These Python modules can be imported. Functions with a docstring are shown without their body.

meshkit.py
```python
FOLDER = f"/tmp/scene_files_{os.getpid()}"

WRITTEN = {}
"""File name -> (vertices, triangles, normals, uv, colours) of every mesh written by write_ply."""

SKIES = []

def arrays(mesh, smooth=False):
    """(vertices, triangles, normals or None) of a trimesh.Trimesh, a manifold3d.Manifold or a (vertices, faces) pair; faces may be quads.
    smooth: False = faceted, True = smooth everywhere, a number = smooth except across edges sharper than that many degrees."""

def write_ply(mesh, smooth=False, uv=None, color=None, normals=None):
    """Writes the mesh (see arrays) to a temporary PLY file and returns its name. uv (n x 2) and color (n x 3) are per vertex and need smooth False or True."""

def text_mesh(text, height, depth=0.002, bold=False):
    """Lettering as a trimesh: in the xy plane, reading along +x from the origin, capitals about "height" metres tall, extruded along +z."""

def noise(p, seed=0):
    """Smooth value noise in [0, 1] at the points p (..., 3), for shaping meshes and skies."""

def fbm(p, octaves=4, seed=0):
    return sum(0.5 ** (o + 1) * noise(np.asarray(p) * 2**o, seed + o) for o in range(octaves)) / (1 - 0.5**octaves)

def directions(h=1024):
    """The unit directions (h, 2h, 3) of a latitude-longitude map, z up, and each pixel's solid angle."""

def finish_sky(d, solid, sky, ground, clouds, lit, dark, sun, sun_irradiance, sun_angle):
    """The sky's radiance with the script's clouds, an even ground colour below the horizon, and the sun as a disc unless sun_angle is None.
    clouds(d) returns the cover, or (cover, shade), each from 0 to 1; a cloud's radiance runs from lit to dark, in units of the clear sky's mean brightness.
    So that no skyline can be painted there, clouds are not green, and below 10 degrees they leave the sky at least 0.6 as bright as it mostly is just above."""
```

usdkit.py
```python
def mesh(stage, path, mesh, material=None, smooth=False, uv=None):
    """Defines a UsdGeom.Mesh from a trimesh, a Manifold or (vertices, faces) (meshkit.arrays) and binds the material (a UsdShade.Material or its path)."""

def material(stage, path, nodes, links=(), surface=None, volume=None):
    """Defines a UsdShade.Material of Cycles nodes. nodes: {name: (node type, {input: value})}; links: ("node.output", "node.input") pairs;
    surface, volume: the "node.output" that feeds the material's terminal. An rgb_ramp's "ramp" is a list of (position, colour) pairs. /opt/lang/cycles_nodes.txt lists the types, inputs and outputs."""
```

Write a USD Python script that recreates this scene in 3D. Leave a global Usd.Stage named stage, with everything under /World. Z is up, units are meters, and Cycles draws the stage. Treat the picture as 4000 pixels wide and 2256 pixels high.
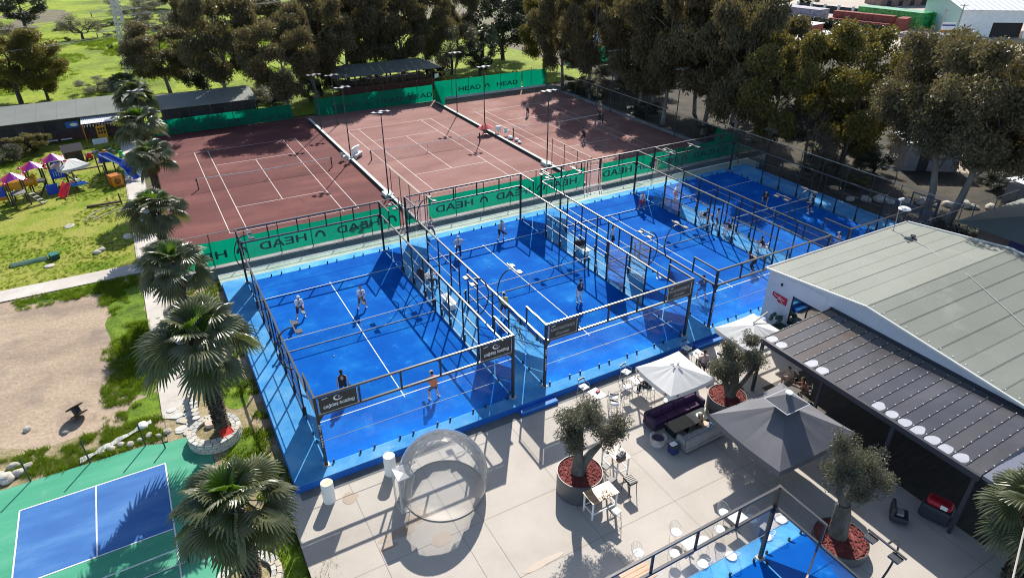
import math, random
import numpy as np, trimesh, manifold3d, shapely.geometry as sg
from pxr import Usd, UsdGeom, UsdLux, UsdShade, Sdf, Gf, Vt
import usdkit, meshkit

stage = Usd.Stage.CreateInMemory()
UsdGeom.SetStageUpAxis(stage, UsdGeom.Tokens.z)
UsdGeom.SetStageMetersPerUnit(stage, 1.0)
UsdGeom.Xform.Define(stage, "/World")
UsdGeom.Scope.Define(stage, "/World/Looks")
PI = math.pi
rng = np.random.default_rng(7)
random.seed(7)

# ------------------------------------------------------------------ camera, sky, sun
CAM = (-3.4833, -23.9277, 22.4587)
YAW, PITCH, FOCAL = 29.298, 29.931, 2569.8 / 4000
cam = UsdGeom.Camera.Define(stage, "/World/camera")
cam.CreateHorizontalApertureAttr(36.0)
cam.CreateVerticalApertureAttr(36.0 * 577 / 1024)
cam.CreateFocalLengthAttr(36.0 * FOCAL)
cam.CreateClippingRangeAttr(Gf.Vec2f(0.1, 2000))
cam.CreateExposureAttr(0.62)
cam.AddTranslateOp().Set(Gf.Vec3d(*CAM))
cam.AddRotateZOp().Set(-YAW)
cam.AddRotateXOp().Set(90 - PITCH)

SUN = np.array([0.72, 1.09, 1.0]); SUN /= np.linalg.norm(SUN)
ELEV, ROT = math.asin(SUN[2]), math.atan2(SUN[0], SUN[1])
dome = UsdLux.DomeLight.Define(stage, "/World/sky")
dome.GetPrim().SetCustomDataByKey("kind", "structure")
skymat = usdkit.material(stage, "/World/Looks/sky", {
    "s": ("sky_texture", {"sky_type": "single_scattering", "sun_disc": False, "sun_elevation": ELEV, "sun_rotation": ROT}),
    "b": ("background_shader", {"strength": 0.1})}, [("s.color", "b.color")], surface="b.background")
UsdShade.MaterialBindingAPI.Apply(dome.GetPrim()).Bind(skymat)
sun = UsdLux.DistantLight.Define(stage, "/World/sun")
sun.CreateNormalizeAttr(True); sun.CreateIntensityAttr(1.2); sun.CreateAngleAttr(0.5)
sun.CreateColorAttr(Gf.Vec3f(1.0, 0.95, 0.87))
sun.AddRotateZOp().Set(math.degrees(math.atan2(SUN[1], SUN[0])) + 90)
sun.AddRotateXOp().Set(90 - math.degrees(ELEV))

# ------------------------------------------------------------------ naming helpers
_used = {}
def path_for(parent, name):
    k = (parent, name); n = _used.get(k, 0); _used[k] = n + 1
    return f"{parent}/{name}" if n == 0 else f"{parent}/{name}_{n:03d}"
def tag(p, label=None, cat=None, group=None, kind=None):
    for k, v in (("label", label), ("category", cat), ("group", group), ("kind", kind)):
        if v: p.SetCustomDataByKey(k, v)
    return p
def pose(x, loc, rotz, scale, tilt=0):
    x.AddTranslateOp().Set(Gf.Vec3d(*[float(c) for c in loc]))
    x.AddRotateZOp().Set(float(math.degrees(rotz)))
    s = (scale,) * 3 if np.ndim(scale) == 0 else scale
    x.AddScaleOp().Set(Gf.Vec3f(*[float(c) for c in s]))
def thing(name, label, cat, loc=(0, 0, 0), rotz=0.0, group=None, scale=1.0):
    x = UsdGeom.Xform.Define(stage, path_for("/World", name)); pose(x, loc, rotz, scale)
    return tag(x.GetPrim(), label, cat, group)
def part(parent, name, mesh, m, label=None, kind=None, smooth=False):
    if isinstance(mesh, MB): mesh = mesh.out()
    o = usdkit.mesh(stage, path_for(str(parent.GetPath()), name), mesh, m, smooth=smooth).GetPrim()
    return tag(o, label, None, None, kind)
def solo(name, mesh, m, label, cat, group=None, smooth=False, kind=None):
    if isinstance(mesh, MB): mesh = mesh.out()
    return tag(usdkit.mesh(stage, path_for("/World", name), mesh, m, smooth=smooth).GetPrim(), label, cat, group, kind)
def struct(name, mesh, m, smooth=False):
    if isinstance(mesh, MB): mesh = mesh.out()
    return tag(usdkit.mesh(stage, path_for("/World", name), mesh, m, smooth=smooth).GetPrim(), kind="structure")
def dup(src, loc, rotz=0.0, scale=1.0, label=None, group=None, cat=None):
    was = src.GetCustomData(); base = src.GetName()
    if base[-4:-3] == "_" and base[-3:].isdigit(): base = base[:-4]
    x = UsdGeom.Xform.Define(stage, path_for("/World", base))
    x.GetPrim().GetReferences().AddInternalReference(src.GetPath())
    x.ClearXformOpOrder()
    x = UsdGeom.Xform(x.GetPrim())
    for op, v in (("translate", Gf.Vec3d(*[float(c) for c in loc])), ("rotateZ", float(math.degrees(rotz))), ("scale", Gf.Vec3f(*([float(scale)] * 3 if np.ndim(scale) == 0 else [float(c) for c in scale])))):
        x.GetPrim().GetAttribute("xformOp:" + op).Set(v)
    x.GetPrim().CreateAttribute("xformOpOrder", Sdf.ValueTypeNames.TokenArray, False).Set(["xformOp:translate", "xformOp:rotateZ", "xformOp:scale"])
    x.GetPrim().SetInstanceable(True)
    return tag(x.GetPrim(), label or was.get("label"), cat or was.get("category"), group or was.get("group"))

# ------------------------------------------------------------------ mesh helpers
class MB:
    """Collects shapes into one mesh of triangles."""
    def __init__(self): self.v, self.f, self.n = [], [], 0
    def add(self, v, f):
        v = np.asarray(v, float); f = np.asarray(f, int)
        if f.shape[1] == 4: f = np.vstack([f[:, [0, 1, 2]], f[:, [0, 2, 3]]])
        self.v.append(v); self.f.append(f + self.n); self.n += len(v); return self
    def mesh(self, m):
        if hasattr(m, "to_mesh"): m = m.to_mesh(); return self.add(m.vert_properties[:, :3], m.tri_verts)
        return self.add(m.vertices, m.faces)
    def box(self, c, s, rot=0.0):
        x, y, z = np.array(s) / 2.0
        v = np.array([[a * x, b * y, d * z] for d in (-1, 1) for b in (-1, 1) for a in (-1, 1)])
        if rot: v[:, :2] = v[:, :2] @ np.array([[math.cos(rot), math.sin(rot)], [-math.sin(rot), math.cos(rot)]])
        return self.add(v + np.array(c, float), [[0, 2, 3, 1], [4, 5, 7, 6], [0, 1, 5, 4], [2, 6, 7, 3], [0, 4, 6, 2], [1, 3, 7, 5]])
    def span(self, lo, hi):
        lo, hi = np.array(lo, float), np.array(hi, float); return self.box((lo + hi) / 2, hi - lo)
    def tube(self, pts, r, n=6, cap=True):
        pts = np.asarray(pts, float); k = len(pts); r = np.full(k, r) if np.ndim(r) == 0 else np.asarray(r)
        t = np.gradient(pts, axis=0) if k > 2 else np.repeat([pts[1] - pts[0]], 2, 0)
        t /= np.linalg.norm(t, axis=1, keepdims=True) + 1e-12
        ref = np.array([0, 0, 1.0]) if abs(t[:, 2]).mean() < 0.9 else np.array([1.0, 0, 0])
        a = np.cross(t, ref); a /= np.linalg.norm(a, axis=1, keepdims=True) + 1e-12; b = np.cross(t, a)
        ang = np.arange(n) / n * 2 * PI + (PI / 4 if n == 4 else 0)
        v = (pts[:, None] + r[:, None, None] * (np.cos(ang)[None, :, None] * a[:, None] + np.sin(ang)[None, :, None] * b[:, None])).reshape(-1, 3)
        f = [[i * n + j, i * n + (j + 1) % n, (i + 1) * n + (j + 1) % n, (i + 1) * n + j] for i in range(k - 1) for j in range(n)]
        self.add(v, f)
        if cap:
            e = self.n - len(v)
            c = np.array([pts[0], pts[-1]]); m = self.n; self.v.append(c); self.n += 2
            self.f.append(np.array([[m, e + (j + 1) % n, e + j] for j in range(n)] + [[m + 1, e + (k - 1) * n + j, e + (k - 1) * n + (j + 1) % n] for j in range(n)]))
        return self
    def bar(self, p, q, w): return self.tube([p, q], w / math.sqrt(2), 4)
    def prism(self, poly, z0, z1):
        g = poly if hasattr(poly, "exterior") else sg.Polygon(poly)
        m = trimesh.creation.extrude_polygon(g, z1 - z0, engine="earcut"); m.apply_translation((0, 0, z0)); return self.mesh(m)
    def sheet(self, poly, z):
        g = poly if hasattr(poly, "exterior") else sg.Polygon(poly)
        v, f = trimesh.creation.triangulate_polygon(g, engine="earcut")
        f = np.asarray(f); v = np.asarray(v)
        cr = np.cross(v[f[:, 1]] - v[f[:, 0]], v[f[:, 2]] - v[f[:, 0]]); f[cr < 0] = f[cr < 0][:, ::-1]
        return self.add(np.column_stack([v, np.full(len(v), z)]), f)
    def rect(self, x0, y0, x1, y1, z): return self.add([[x0, y0, z], [x1, y0, z], [x1, y1, z], [x0, y1, z]], [[0, 1, 2, 3]])
    def quad(self, a, b, c, d): return self.add([a, b, c, d], [[0, 1, 2, 3]])
    def lathe(self, prof, n=20, c=(0, 0, 0), a0=0, a1=2 * PI):
        prof = np.asarray(prof, float); closed = abs(a1 - a0 - 2 * PI) < 1e-6
        m = n if closed else n + 1; ang = a0 + np.arange(m) / n * (a1 - a0); k = len(prof)
        v = np.array([[p[0] * math.cos(t), p[0] * math.sin(t), p[1]] for t in ang for p in prof]) + np.array(c, float)
        f = [[i * k + j, ((i + 1) % m) * k + j, ((i + 1) % m) * k + j + 1, i * k + j + 1] for i in range(n) for j in range(k - 1)]
        return self.add(v, f)
    def ball(self, c, r, sub=1):
        m = trimesh.creation.icosphere(sub); return self.add(m.vertices * np.array(r) + np.array(c), m.faces)
    def move(self, d):
        self.v = [v + np.array(d) for v in self.v]; return self
    def turn(self, a):
        R = np.array([[math.cos(a), math.sin(a), 0], [-math.sin(a), math.cos(a), 0], [0, 0, 1]]); self.v = [v @ R for v in self.v]; return self
    def out(self): return (np.vstack(self.v), np.vstack(self.f))
def boxm(c, s, rot=0.0): return MB().box(c, s, rot)
def spanm(lo, hi): return MB().span(lo, hi)
def barm(p, q, w): return MB().bar(p, q, w)
def tubem(p, r, n=8): return MB().tube(p, r, n)
def grid(x0, y0, x1, y1, step, hfun):
    nx, ny = max(2, int((x1 - x0) / step)), max(2, int((y1 - y0) / step))
    X, Y = np.meshgrid(np.linspace(x0, x1, nx + 1), np.linspace(y0, y1, ny + 1)); Z = hfun(X, Y)
    i = np.arange(ny * (nx + 1)).reshape(ny, nx + 1)[:, :-1].ravel()
    return np.column_stack([X.ravel(), Y.ravel(), Z.ravel()]), np.column_stack([i, i + 1, i + nx + 2, i + nx + 1])
def wires(p0, p1, z0, z1, pitch=0.1, r=0.0016):
    """A woven wire panel standing between two ground points: upright and level three-sided wires."""
    o = MB(); p0, p1 = np.array(p0, float), np.array(p1, float); d = p1 - p0; L = np.linalg.norm(d); d /= L; n = np.array((-d[1], d[0])); V, F = [], []
    def add(a, b, e1, e2):
        k = len(V); 
        for q in (a, b):
            for t in (0, 2.094, 4.189): V.append(q + r * (math.cos(t) * e1 + math.sin(t) * e2))
        F.extend([[k + i, k + (i + 1) % 3, k + 3 + (i + 1) % 3, k + 3 + i] for i in range(3)])
    N3, D3, Z3 = np.append(n, 0), np.append(d, 0), np.array((0, 0, 1.0))
    for s in np.arange(pitch / 2, L, pitch): q = p0 + d * s; add(np.append(q, z0), np.append(q, z1), D3, N3)
    for z in np.arange(z0 + pitch / 2, z1, pitch): add(np.append(p0, z), np.append(p1, z), Z3, N3)
    return o.add(V, F)
def hull(balls, seg=10):
    return manifold3d.Manifold.batch_hull([manifold3d.Manifold.sphere(r, seg).translate(tuple(map(float, c))) for c, r in balls])
def rbox(s, r, c=(0, 0, 0), seg=8):
    x, y, z = [max(q / 2 - r, 1e-3) for q in s]
    return hull([((c[0] + a * x, c[1] + b * y, c[2] + d * z), r) for a in (-1, 1) for b in (-1, 1) for d in (-1, 1)], seg)

# ------------------------------------------------------------------ materials
_mats = {}
def _path(name): return f"/World/Looks/{name}"
def plain(name, col, rough=0.6, metal=0.0, spec=0.5, coat=0.0):
    if name not in _mats:
        _mats[name] = usdkit.material(stage, _path(name), {"p": ("principled_bsdf", {"base_color": col, "roughness": rough, "metallic": metal, "specular_ior_level": spec, "coat_weight": coat})}, surface="p.BSDF")
    return _mats[name]
def mottled(name, stops, scale=1.0, rough=0.7, detail=6, bump=0.0, bscale=20.0, spec=0.4, fine=0.25, fscale=30.0, stretch=(1, 1, 1), transl=0.0, dirt=None, rot=0.0):
    """Base colour from a large noise through a ramp, times a fine noise; optional bump, translucency and a second patchy stain (colour, scale, threshold)."""
    if name in _mats: return _mats[name]
    n = {"g": ("geometry", {}), "m": ("mapping", {"scale": stretch, "rotation": (0, 0, rot)}), "a": ("noise_texture", {"scale": scale, "detail": detail, "roughness": 0.6}), "r": ("rgb_ramp", {"ramp": stops}),
         "b": ("noise_texture", {"scale": fscale, "detail": 3.0}), "br": ("rgb_ramp", {"ramp": [(0.25, (1 - fine,) * 3), (0.75, (1 + fine,) * 3)]}),
         "x": ("mix", {"mix_type": "multiply", "fac": 1.0}), "p": ("principled_bsdf", {"roughness": rough, "specular_ior_level": spec})}
    l = [("g.position", "m.vector"), ("m.vector", "a.vector"), ("g.position", "b.vector"), ("a.fac", "r.fac"), ("b.fac", "br.fac"), ("r.color", "x.color1"), ("br.color", "x.color2")]
    last = "x.color"
    if dirt:
        dc, dscale, thr = dirt
        n["d"] = ("noise_texture", {"scale": dscale, "detail": 5.0, "roughness": 0.65}); n["dr"] = ("rgb_ramp", {"ramp": [(thr, (0, 0, 0)), (min(thr + 0.14, 1), (1, 1, 1))]})
        n["dx"] = ("mix", {"mix_type": "mix", "color2": dc}); l += [("g.position", "d.vector"), ("d.fac", "dr.fac"), ("dr.color", "dx.fac"), (last, "dx.color1")]; last = "dx.color"
    l.append((last, "p.base_color"))
    if bump:
        n["bn"] = ("noise_texture", {"scale": bscale, "detail": 4.0}); n["bu"] = ("bump", {"strength": 0.6, "distance": bump})
        l += [("g.position", "bn.vector"), ("bn.fac", "bu.height"), ("bu.normal", "p.normal")]
    surf = "p.BSDF"
    if transl:
        n["t"] = ("translucent_bsdf", {}); n["mx"] = ("mix_closure", {"fac": transl}); l += [(last, "t.color"), ("p.BSDF", "mx.closure1"), ("t.BSDF", "mx.closure2")]; surf = "mx.closure"
    _mats[name] = usdkit.material(stage, _path(name), n, l, surface=surf)
    return _mats[name]
def leafy(name, stops, rough=0.5, transl=0.35, spec=0.4, tscale=(1.0, 1.1, 0.5)):
    """Leaves: a colour per leaf from random_per_island, larger clumps from noise, light through the leaf."""
    if name in _mats: return _mats[name]
    n = {"g": ("geometry", {}), "a": ("noise_texture", {"scale": 0.5, "detail": 3.0}), "mx0": ("mix", {"mix_type": "mix", "fac": 0.5}), "r": ("rgb_ramp", {"ramp": stops}),
         "p": ("principled_bsdf", {"roughness": rough, "specular_ior_level": spec}), "t": ("translucent_bsdf", {}), "tm": ("mix", {"mix_type": "multiply", "fac": 1.0, "color2": tscale}), "mx": ("mix_closure", {"fac": transl})}
    l = [("g.position", "a.vector"), ("a.fac", "mx0.color1"), ("g.random_per_island", "mx0.color2"), ("mx0.color", "r.fac"), ("r.color", "p.base_color"), ("r.color", "tm.color1"), ("tm.color", "t.color"), ("p.BSDF", "mx.closure1"), ("t.BSDF", "mx.closure2")]
    _mats[name] = usdkit.material(stage, _path(name), n, l, surface="mx.closure"); return _mats[name]
def pane(name, tint, gloss=0.0, dust=None, ior=1.45, rough=0.02):
    """A clear pane: sunlight passes, grazing reflections, and a thin film of dust (colour, amount)."""
    if name in _mats: return _mats[name]
    n = {"t": ("transparent_bsdf", {"color": tint}), "g": ("glossy_bsdf", {"color": (1, 1, 1), "roughness": rough}), "f": ("fresnel", {"IOR": ior}), "m": ("mix_closure", {})}
    l = [("f.fac", "m.fac"), ("t.BSDF", "m.closure1"), ("g.BSDF", "m.closure2")]; surf = "m.closure"
    if dust:
        n["d"] = ("diffuse_bsdf", {"color": dust[0]}); n["tr"] = ("translucent_bsdf", {"color": dust[0]}); n["dm"] = ("mix_closure", {"fac": 0.5}); n["m2"] = ("mix_closure", {"fac": dust[1]})
        l += [("d.BSDF", "dm.closure1"), ("tr.BSDF", "dm.closure2"), ("m.closure", "m2.closure1"), ("dm.closure", "m2.closure2")]; surf = "m2.closure"
    _mats[name] = usdkit.material(stage, _path(name), n, l, surface=surf); return _mats[name]
def screen(name, col, cover):
    """Woven mesh too fine to see thread by thread: a cloth that covers part of what lies behind it."""
    if name in _mats: return _mats[name]
    _mats[name] = usdkit.material(stage, _path(name), {"t": ("transparent_bsdf", {}), "p": ("principled_bsdf", {"base_color": col, "roughness": 0.6}), "m": ("mix_closure", {"fac": cover})}, [("t.BSDF", "m.closure1"), ("p.BSDF", "m.closure2")], surface="m.closure")
    return _mats[name]
# ------------------------------------------------------------------ shared materials
m_black = plain("black_steel", (0.012, 0.013, 0.016), 0.42)
m_black_light = plain("worn_black_steel", (0.05, 0.05, 0.055), 0.38)
m_white = mottled("white_paint", [(0.3, (0.72, 0.72, 0.70)), (0.7, (0.82, 0.82, 0.81))], 1.2, 0.6, fine=0.05)
m_line = mottled("court_line_white", [(0.3, (0.62, 0.64, 0.66)), (0.7, (0.80, 0.81, 0.82))], 2.0, 0.7, fine=0.12)
m_ground = mottled("dry_ground", [(0.3, (0.10, 0.085, 0.055)), (0.5, (0.16, 0.13, 0.085)), (0.62, (0.10, 0.12, 0.03)), (0.75, (0.2, 0.16, 0.11))], 0.25, 0.95, bump=0.06, bscale=3.0)
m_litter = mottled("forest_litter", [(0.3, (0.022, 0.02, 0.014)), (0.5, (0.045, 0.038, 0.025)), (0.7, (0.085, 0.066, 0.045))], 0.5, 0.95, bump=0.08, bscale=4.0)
m_meadow = mottled("meadow_grass", [(0.28, (0.10, 0.145, 0.012)), (0.48, (0.185, 0.25, 0.015)), (0.62, (0.25, 0.31, 0.02)), (0.78, (0.14, 0.18, 0.025))], 0.09, 0.9, bump=0.12, bscale=2.2, fine=0.3, fscale=1.6, spec=0.2)
m_lawn = mottled("lawn_grass", [(0.28, (0.09, 0.16, 0.01)), (0.42, (0.18, 0.235, 0.018)), (0.55, (0.28, 0.28, 0.055)), (0.68, (0.225, 0.255, 0.03)), (0.8, (0.36, 0.30, 0.15))], 0.28, 0.95, bump=0.05, bscale=7.0, fine=0.35, fscale=9.0, spec=0.2)
m_lush = mottled("lush_grass", [(0.3, (0.05, 0.10, 0.01)), (0.6, (0.14, 0.22, 0.018)), (0.8, (0.2, 0.24, 0.04))], 1.2, 0.95, bump=0.08, bscale=7.0, fine=0.4, fscale=8.0, spec=0.2)
m_dirt = mottled("bare_dirt", [(0.25, (0.22, 0.165, 0.12)), (0.5, (0.38, 0.29, 0.21)), (0.75, (0.45, 0.355, 0.265))], 0.22, 0.95, bump=0.05, bscale=5.0, fine=0.2, fscale=6.0, dirt=((0.24, 0.185, 0.145), 0.45, 0.52), rot=0.4, stretch=(0.6, 1.3, 1))
m_scrub = mottled("scrubby_soil", [(0.3, (0.12, 0.13, 0.03)), (0.45, (0.24, 0.2, 0.1)), (0.6, (0.36, 0.29, 0.19)), (0.75, (0.14, 0.16, 0.03))], 0.7, 0.95, bump=0.06, bscale=6.0, fine=0.35, fscale=9.0)
m_conc = mottled("plaza_concrete", [(0.25, (0.37, 0.33, 0.285)), (0.5, (0.44, 0.395, 0.345)), (0.75, (0.485, 0.44, 0.39))], 0.35, 0.75, fine=0.06, fscale=25, dirt=((0.40, 0.335, 0.26), 0.28, 0.60), bump=0.004, bscale=30)
m_path = mottled("path_concrete", [(0.3, (0.46, 0.42, 0.37)), (0.7, (0.58, 0.54, 0.49))], 0.6, 0.85, fine=0.08, fscale=12, dirt=((0.38, 0.34, 0.29), 0.7, 0.58))
m_yard = mottled("yard_ground", [(0.3, (0.36, 0.31, 0.26)), (0.7, (0.5, 0.44, 0.38))], 0.12, 0.95, fine=0.2, fscale=3)
m_blue = mottled("court_blue", [(0.25, (0.0, 0.070, 0.35)), (0.48, (0.0, 0.092, 0.42)), (0.62, (0.004, 0.13, 0.47)), (0.8, (0.03, 0.21, 0.53))], 0.45, 0.95, fine=0.10, fscale=22, detail=8, spec=0.08, dirt=((0.03, 0.23, 0.58), 0.9, 0.62))
m_blue_edge = mottled("slab_blue", [(0.25, (0.02, 0.19, 0.50)), (0.5, (0.07, 0.28, 0.56)), (0.75, (0.16, 0.38, 0.60))], 0.6, 0.9, fine=0.10, fscale=18, detail=8, spec=0.12, dirt=((0.38, 0.46, 0.48), 0.5, 0.66))
m_slab_side = mottled("slab_side_blue", [(0.3, (0.005, 0.09, 0.42)), (0.7, (0.01, 0.13, 0.52))], 1.0, 0.6, fine=0.1)
m_strip = mottled("green_concrete", [(0.3, (0.20, 0.29, 0.23)), (0.5, (0.28, 0.36, 0.30)), (0.7, (0.36, 0.40, 0.35))], 0.7, 0.8, fine=0.15, fscale=14, dirt=((0.36, 0.33, 0.29), 0.6, 0.6))
m_gutter = mottled("gutter_concrete", [(0.3, (0.10, 0.11, 0.11)), (0.7, (0.2, 0.2, 0.2))], 0.8, 0.9, fine=0.2)
m_clay1 = mottled("clay_dark", [(0.28, (0.092, 0.026, 0.025)), (0.5, (0.128, 0.038, 0.035)), (0.68, (0.18, 0.062, 0.054))], 0.22, 0.95, fine=0.14, fscale=9, stretch=(0.6, 1.6, 1), rot=0.2, dirt=((0.075, 0.023, 0.023), 0.16, 0.6))
m_clay2 = mottled("clay_pink", [(0.28, (0.20, 0.088, 0.075)), (0.5, (0.255, 0.125, 0.11)), (0.7, (0.30, 0.165, 0.145))], 0.22, 0.95, fine=0.12, fscale=9, stretch=(0.6, 1.6, 1), dirt=((0.18, 0.075, 0.065), 0.2, 0.62))
m_clay3 = mottled("clay_dusty", [(0.28, (0.20, 0.088, 0.075)), (0.5, (0.255, 0.12, 0.10)), (0.7, (0.36, 0.22, 0.19))], 0.25, 0.95, fine=0.16, fscale=9, dirt=((0.13, 0.05, 0.045), 0.25, 0.58))
m_green = mottled("pickle_green", [(0.25, (0.03, 0.25, 0.14)), (0.5, (0.055, 0.32, 0.19)), (0.75, (0.11, 0.38, 0.25))], 0.35, 0.75, fine=0.08, fscale=20, stretch=(0.5, 3, 1), rot=-0.05, dirt=((0.16, 0.34, 0.26), 0.6, 0.6))
m_pblue = mottled("pickle_blue", [(0.25, (0.02, 0.10, 0.33)), (0.5, (0.035, 0.145, 0.40)), (0.75, (0.09, 0.23, 0.48))], 0.5, 0.75, fine=0.08, fscale=20, stretch=(0.6, 2, 1), rot=0.3)
m_wood = mottled("table_wood", [(0.3, (0.36, 0.19, 0.09)), (0.7, (0.52, 0.31, 0.17))], 2.0, 0.35, stretch=(1, 9, 1), fine=0.1, spec=0.6)
m_darkwood = mottled("dark_wood", [(0.3, (0.055, 0.032, 0.022)), (0.7, (0.11, 0.065, 0.045))], 2.0, 0.8, stretch=(6, 1, 1))
m_stone = mottled("field_stone", [(0.3, (0.27, 0.25, 0.22)), (0.5, (0.42, 0.39, 0.34)), (0.7, (0.55, 0.52, 0.46))], 1.6, 0.9, fine=0.2, fscale=14, bump=0.02, bscale=9)

# ------------------------------------------------------------------ ground sheets, lowest first
struct("ground", MB().rect(-900, -900, 1100, 1100, -0.95), m_ground)
v, f = grid(-220, 64.5, 62, 330, 3.0, lambda X, Y: -0.86 + 0.5 * (meshkit.fbm(np.stack([X / 22, Y / 22, 0 * X], -1), 3, 3) - 0.5) * np.clip((Y - 66) / 20, 0, 1) - 0.0)
struct("meadow", (v, np.vstack([f[:, [0, 1, 2]], f[:, [0, 2, 3]]])), m_meadow, smooth=True)
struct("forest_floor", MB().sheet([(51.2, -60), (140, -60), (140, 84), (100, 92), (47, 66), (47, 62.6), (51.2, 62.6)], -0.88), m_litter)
struct("yard", MB().sheet([(100, 60), (190, 20), (330, 60), (330, 240), (150, 250), (108, 150), (96, 96)], -0.80), m_yard)
struct("lawn", MB().sheet([(-60, 28.1), (-6.55, 28.1), (-6.55, 66), (-60, 66)], -0.62), m_lawn)
struct("dirt_patch", MB().sheet([(-60, 6.2), (-6.4, 6.2), (-6.4, 26.5), (-60, 26.5)], -0.64), m_dirt)
def blotch(cx, cy, rx, ry, n=26, seed=0, rough=0.25):
    r = np.random.default_rng(seed); a = np.arange(n) / n * 2 * PI
    k = 1 + rough * (sum(r.normal() * np.cos(j * a + r.uniform(0, 6)) / j for j in range(1, 6)))
    return sg.Polygon(np.column_stack([cx + rx * k * np.cos(a), cy + ry * k * np.sin(a)])).buffer(0)
# weedy fringes where the dirt meets path and court
for i, (cx, cy, rx, ry) in enumerate([(-7.6, 23.6, 1.1, 2.4), (-7.4, 18.2, 1.5, 3.2), (-7.3, 13.6, 1.0, 2.6), (-7.1, 9.6, 0.9, 1.6), (-10.5, 25.6, 3.0, 0.8), (-20, 24.8, 5.0, 1.5)]):
    g = blotch(cx, cy, rx, ry, seed=i + 3, rough=0.22).intersection(sg.box(-60, 6.3, -6.42, 26.4))
    struct("grass_fringe", MB().sheet(g, -0.632 + 0.0005 * i), m_lush)
struct("scrub_strip", MB().sheet(sg.Polygon([(-60, 6.25), (-6.45, 6.25), (-6.6, 7.4), (-9, 8.9), (-12, 8.6), (-14.5, 10.2), (-18, 9.6), (-60, 12)]), -0.626), m_scrub)
struct("side_soil", MB().sheet([(-6.4, -12), (-1.58, -12), (-1.58, 24.2), (-4.85, 24.2), (-4.85, 62), (-6.4, 62)], -0.60), m_scrub)
for i, (cx, cy, rx, ry) in enumerate([(-3.0, 9.0, 0.9, 1.6), (-3.1, 4.0, 0.8, 1.4), (-2.9, -4.6, 0.9, 1.4), (-3.4, 14, 0.7, 2.0), (-2.4, 0.2, 0.45, 1.0)]):
    struct("grass_fringe", MB().sheet(blotch(cx, cy, rx, ry, seed=i + 40, rough=0.2), -0.594 + 0.0005 * i), m_lush)
struct("footpath", MB().sheet([(-6.48, 8.1), (-5.9, 7.7), (-4.95, 8.6), (-4.85, 62), (-6.5, 62)], -0.57), m_path)
struct("cross_path", MB().sheet([(-60, 26.3), (-6.46, 26.4), (-6.46, 28.15), (-60, 28.3)], -0.575), m_path)
struct("stone_edge", MB().sheet(sg.box(-6.62, 28.2, -6.49, 61), -0.555), m_stone)

# plaza: concrete bays cast side by side, joints showing as dark gaps
m_joint = plain("joint_dark", (0.16, 0.15, 0.135), 0.9)
struct("plaza_base", MB().sheet([(-2.15, -0.6), (-2.15, -5.6), (-1.2, -8.2), (-1.2, -60), (51, -60), (51, -0.6)], -0.42), m_joint)
plaza = sg.Polygon([(-2.15, -0.6), (-2.15, -5.6), (-1.2, -8.2), (-1.2, -60), (51, -60), (51, -0.6)])
xs = [-3, 0.62, 3.9, 5.05, 9.0, 13.0, 17.2, 21.6, 27, 33, 42, 52]; ys = [-62, -40, -31, -24, -18, -13.6, -9.4, -6.2, -0.5]
for i in range(len(xs) - 1):
    for j in range(len(ys) - 1):
        g = sg.box(xs[i] + 0.007, ys[j] + 0.007, xs[i + 1] - 0.007, ys[j + 1] - 0.007).intersection(plaza)
        if not g.is_empty: struct("concrete_bay", MB().sheet(g, -0.39 + 0.0012 * ((i * 5 + j * 3) % 3)), m_conc)
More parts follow.
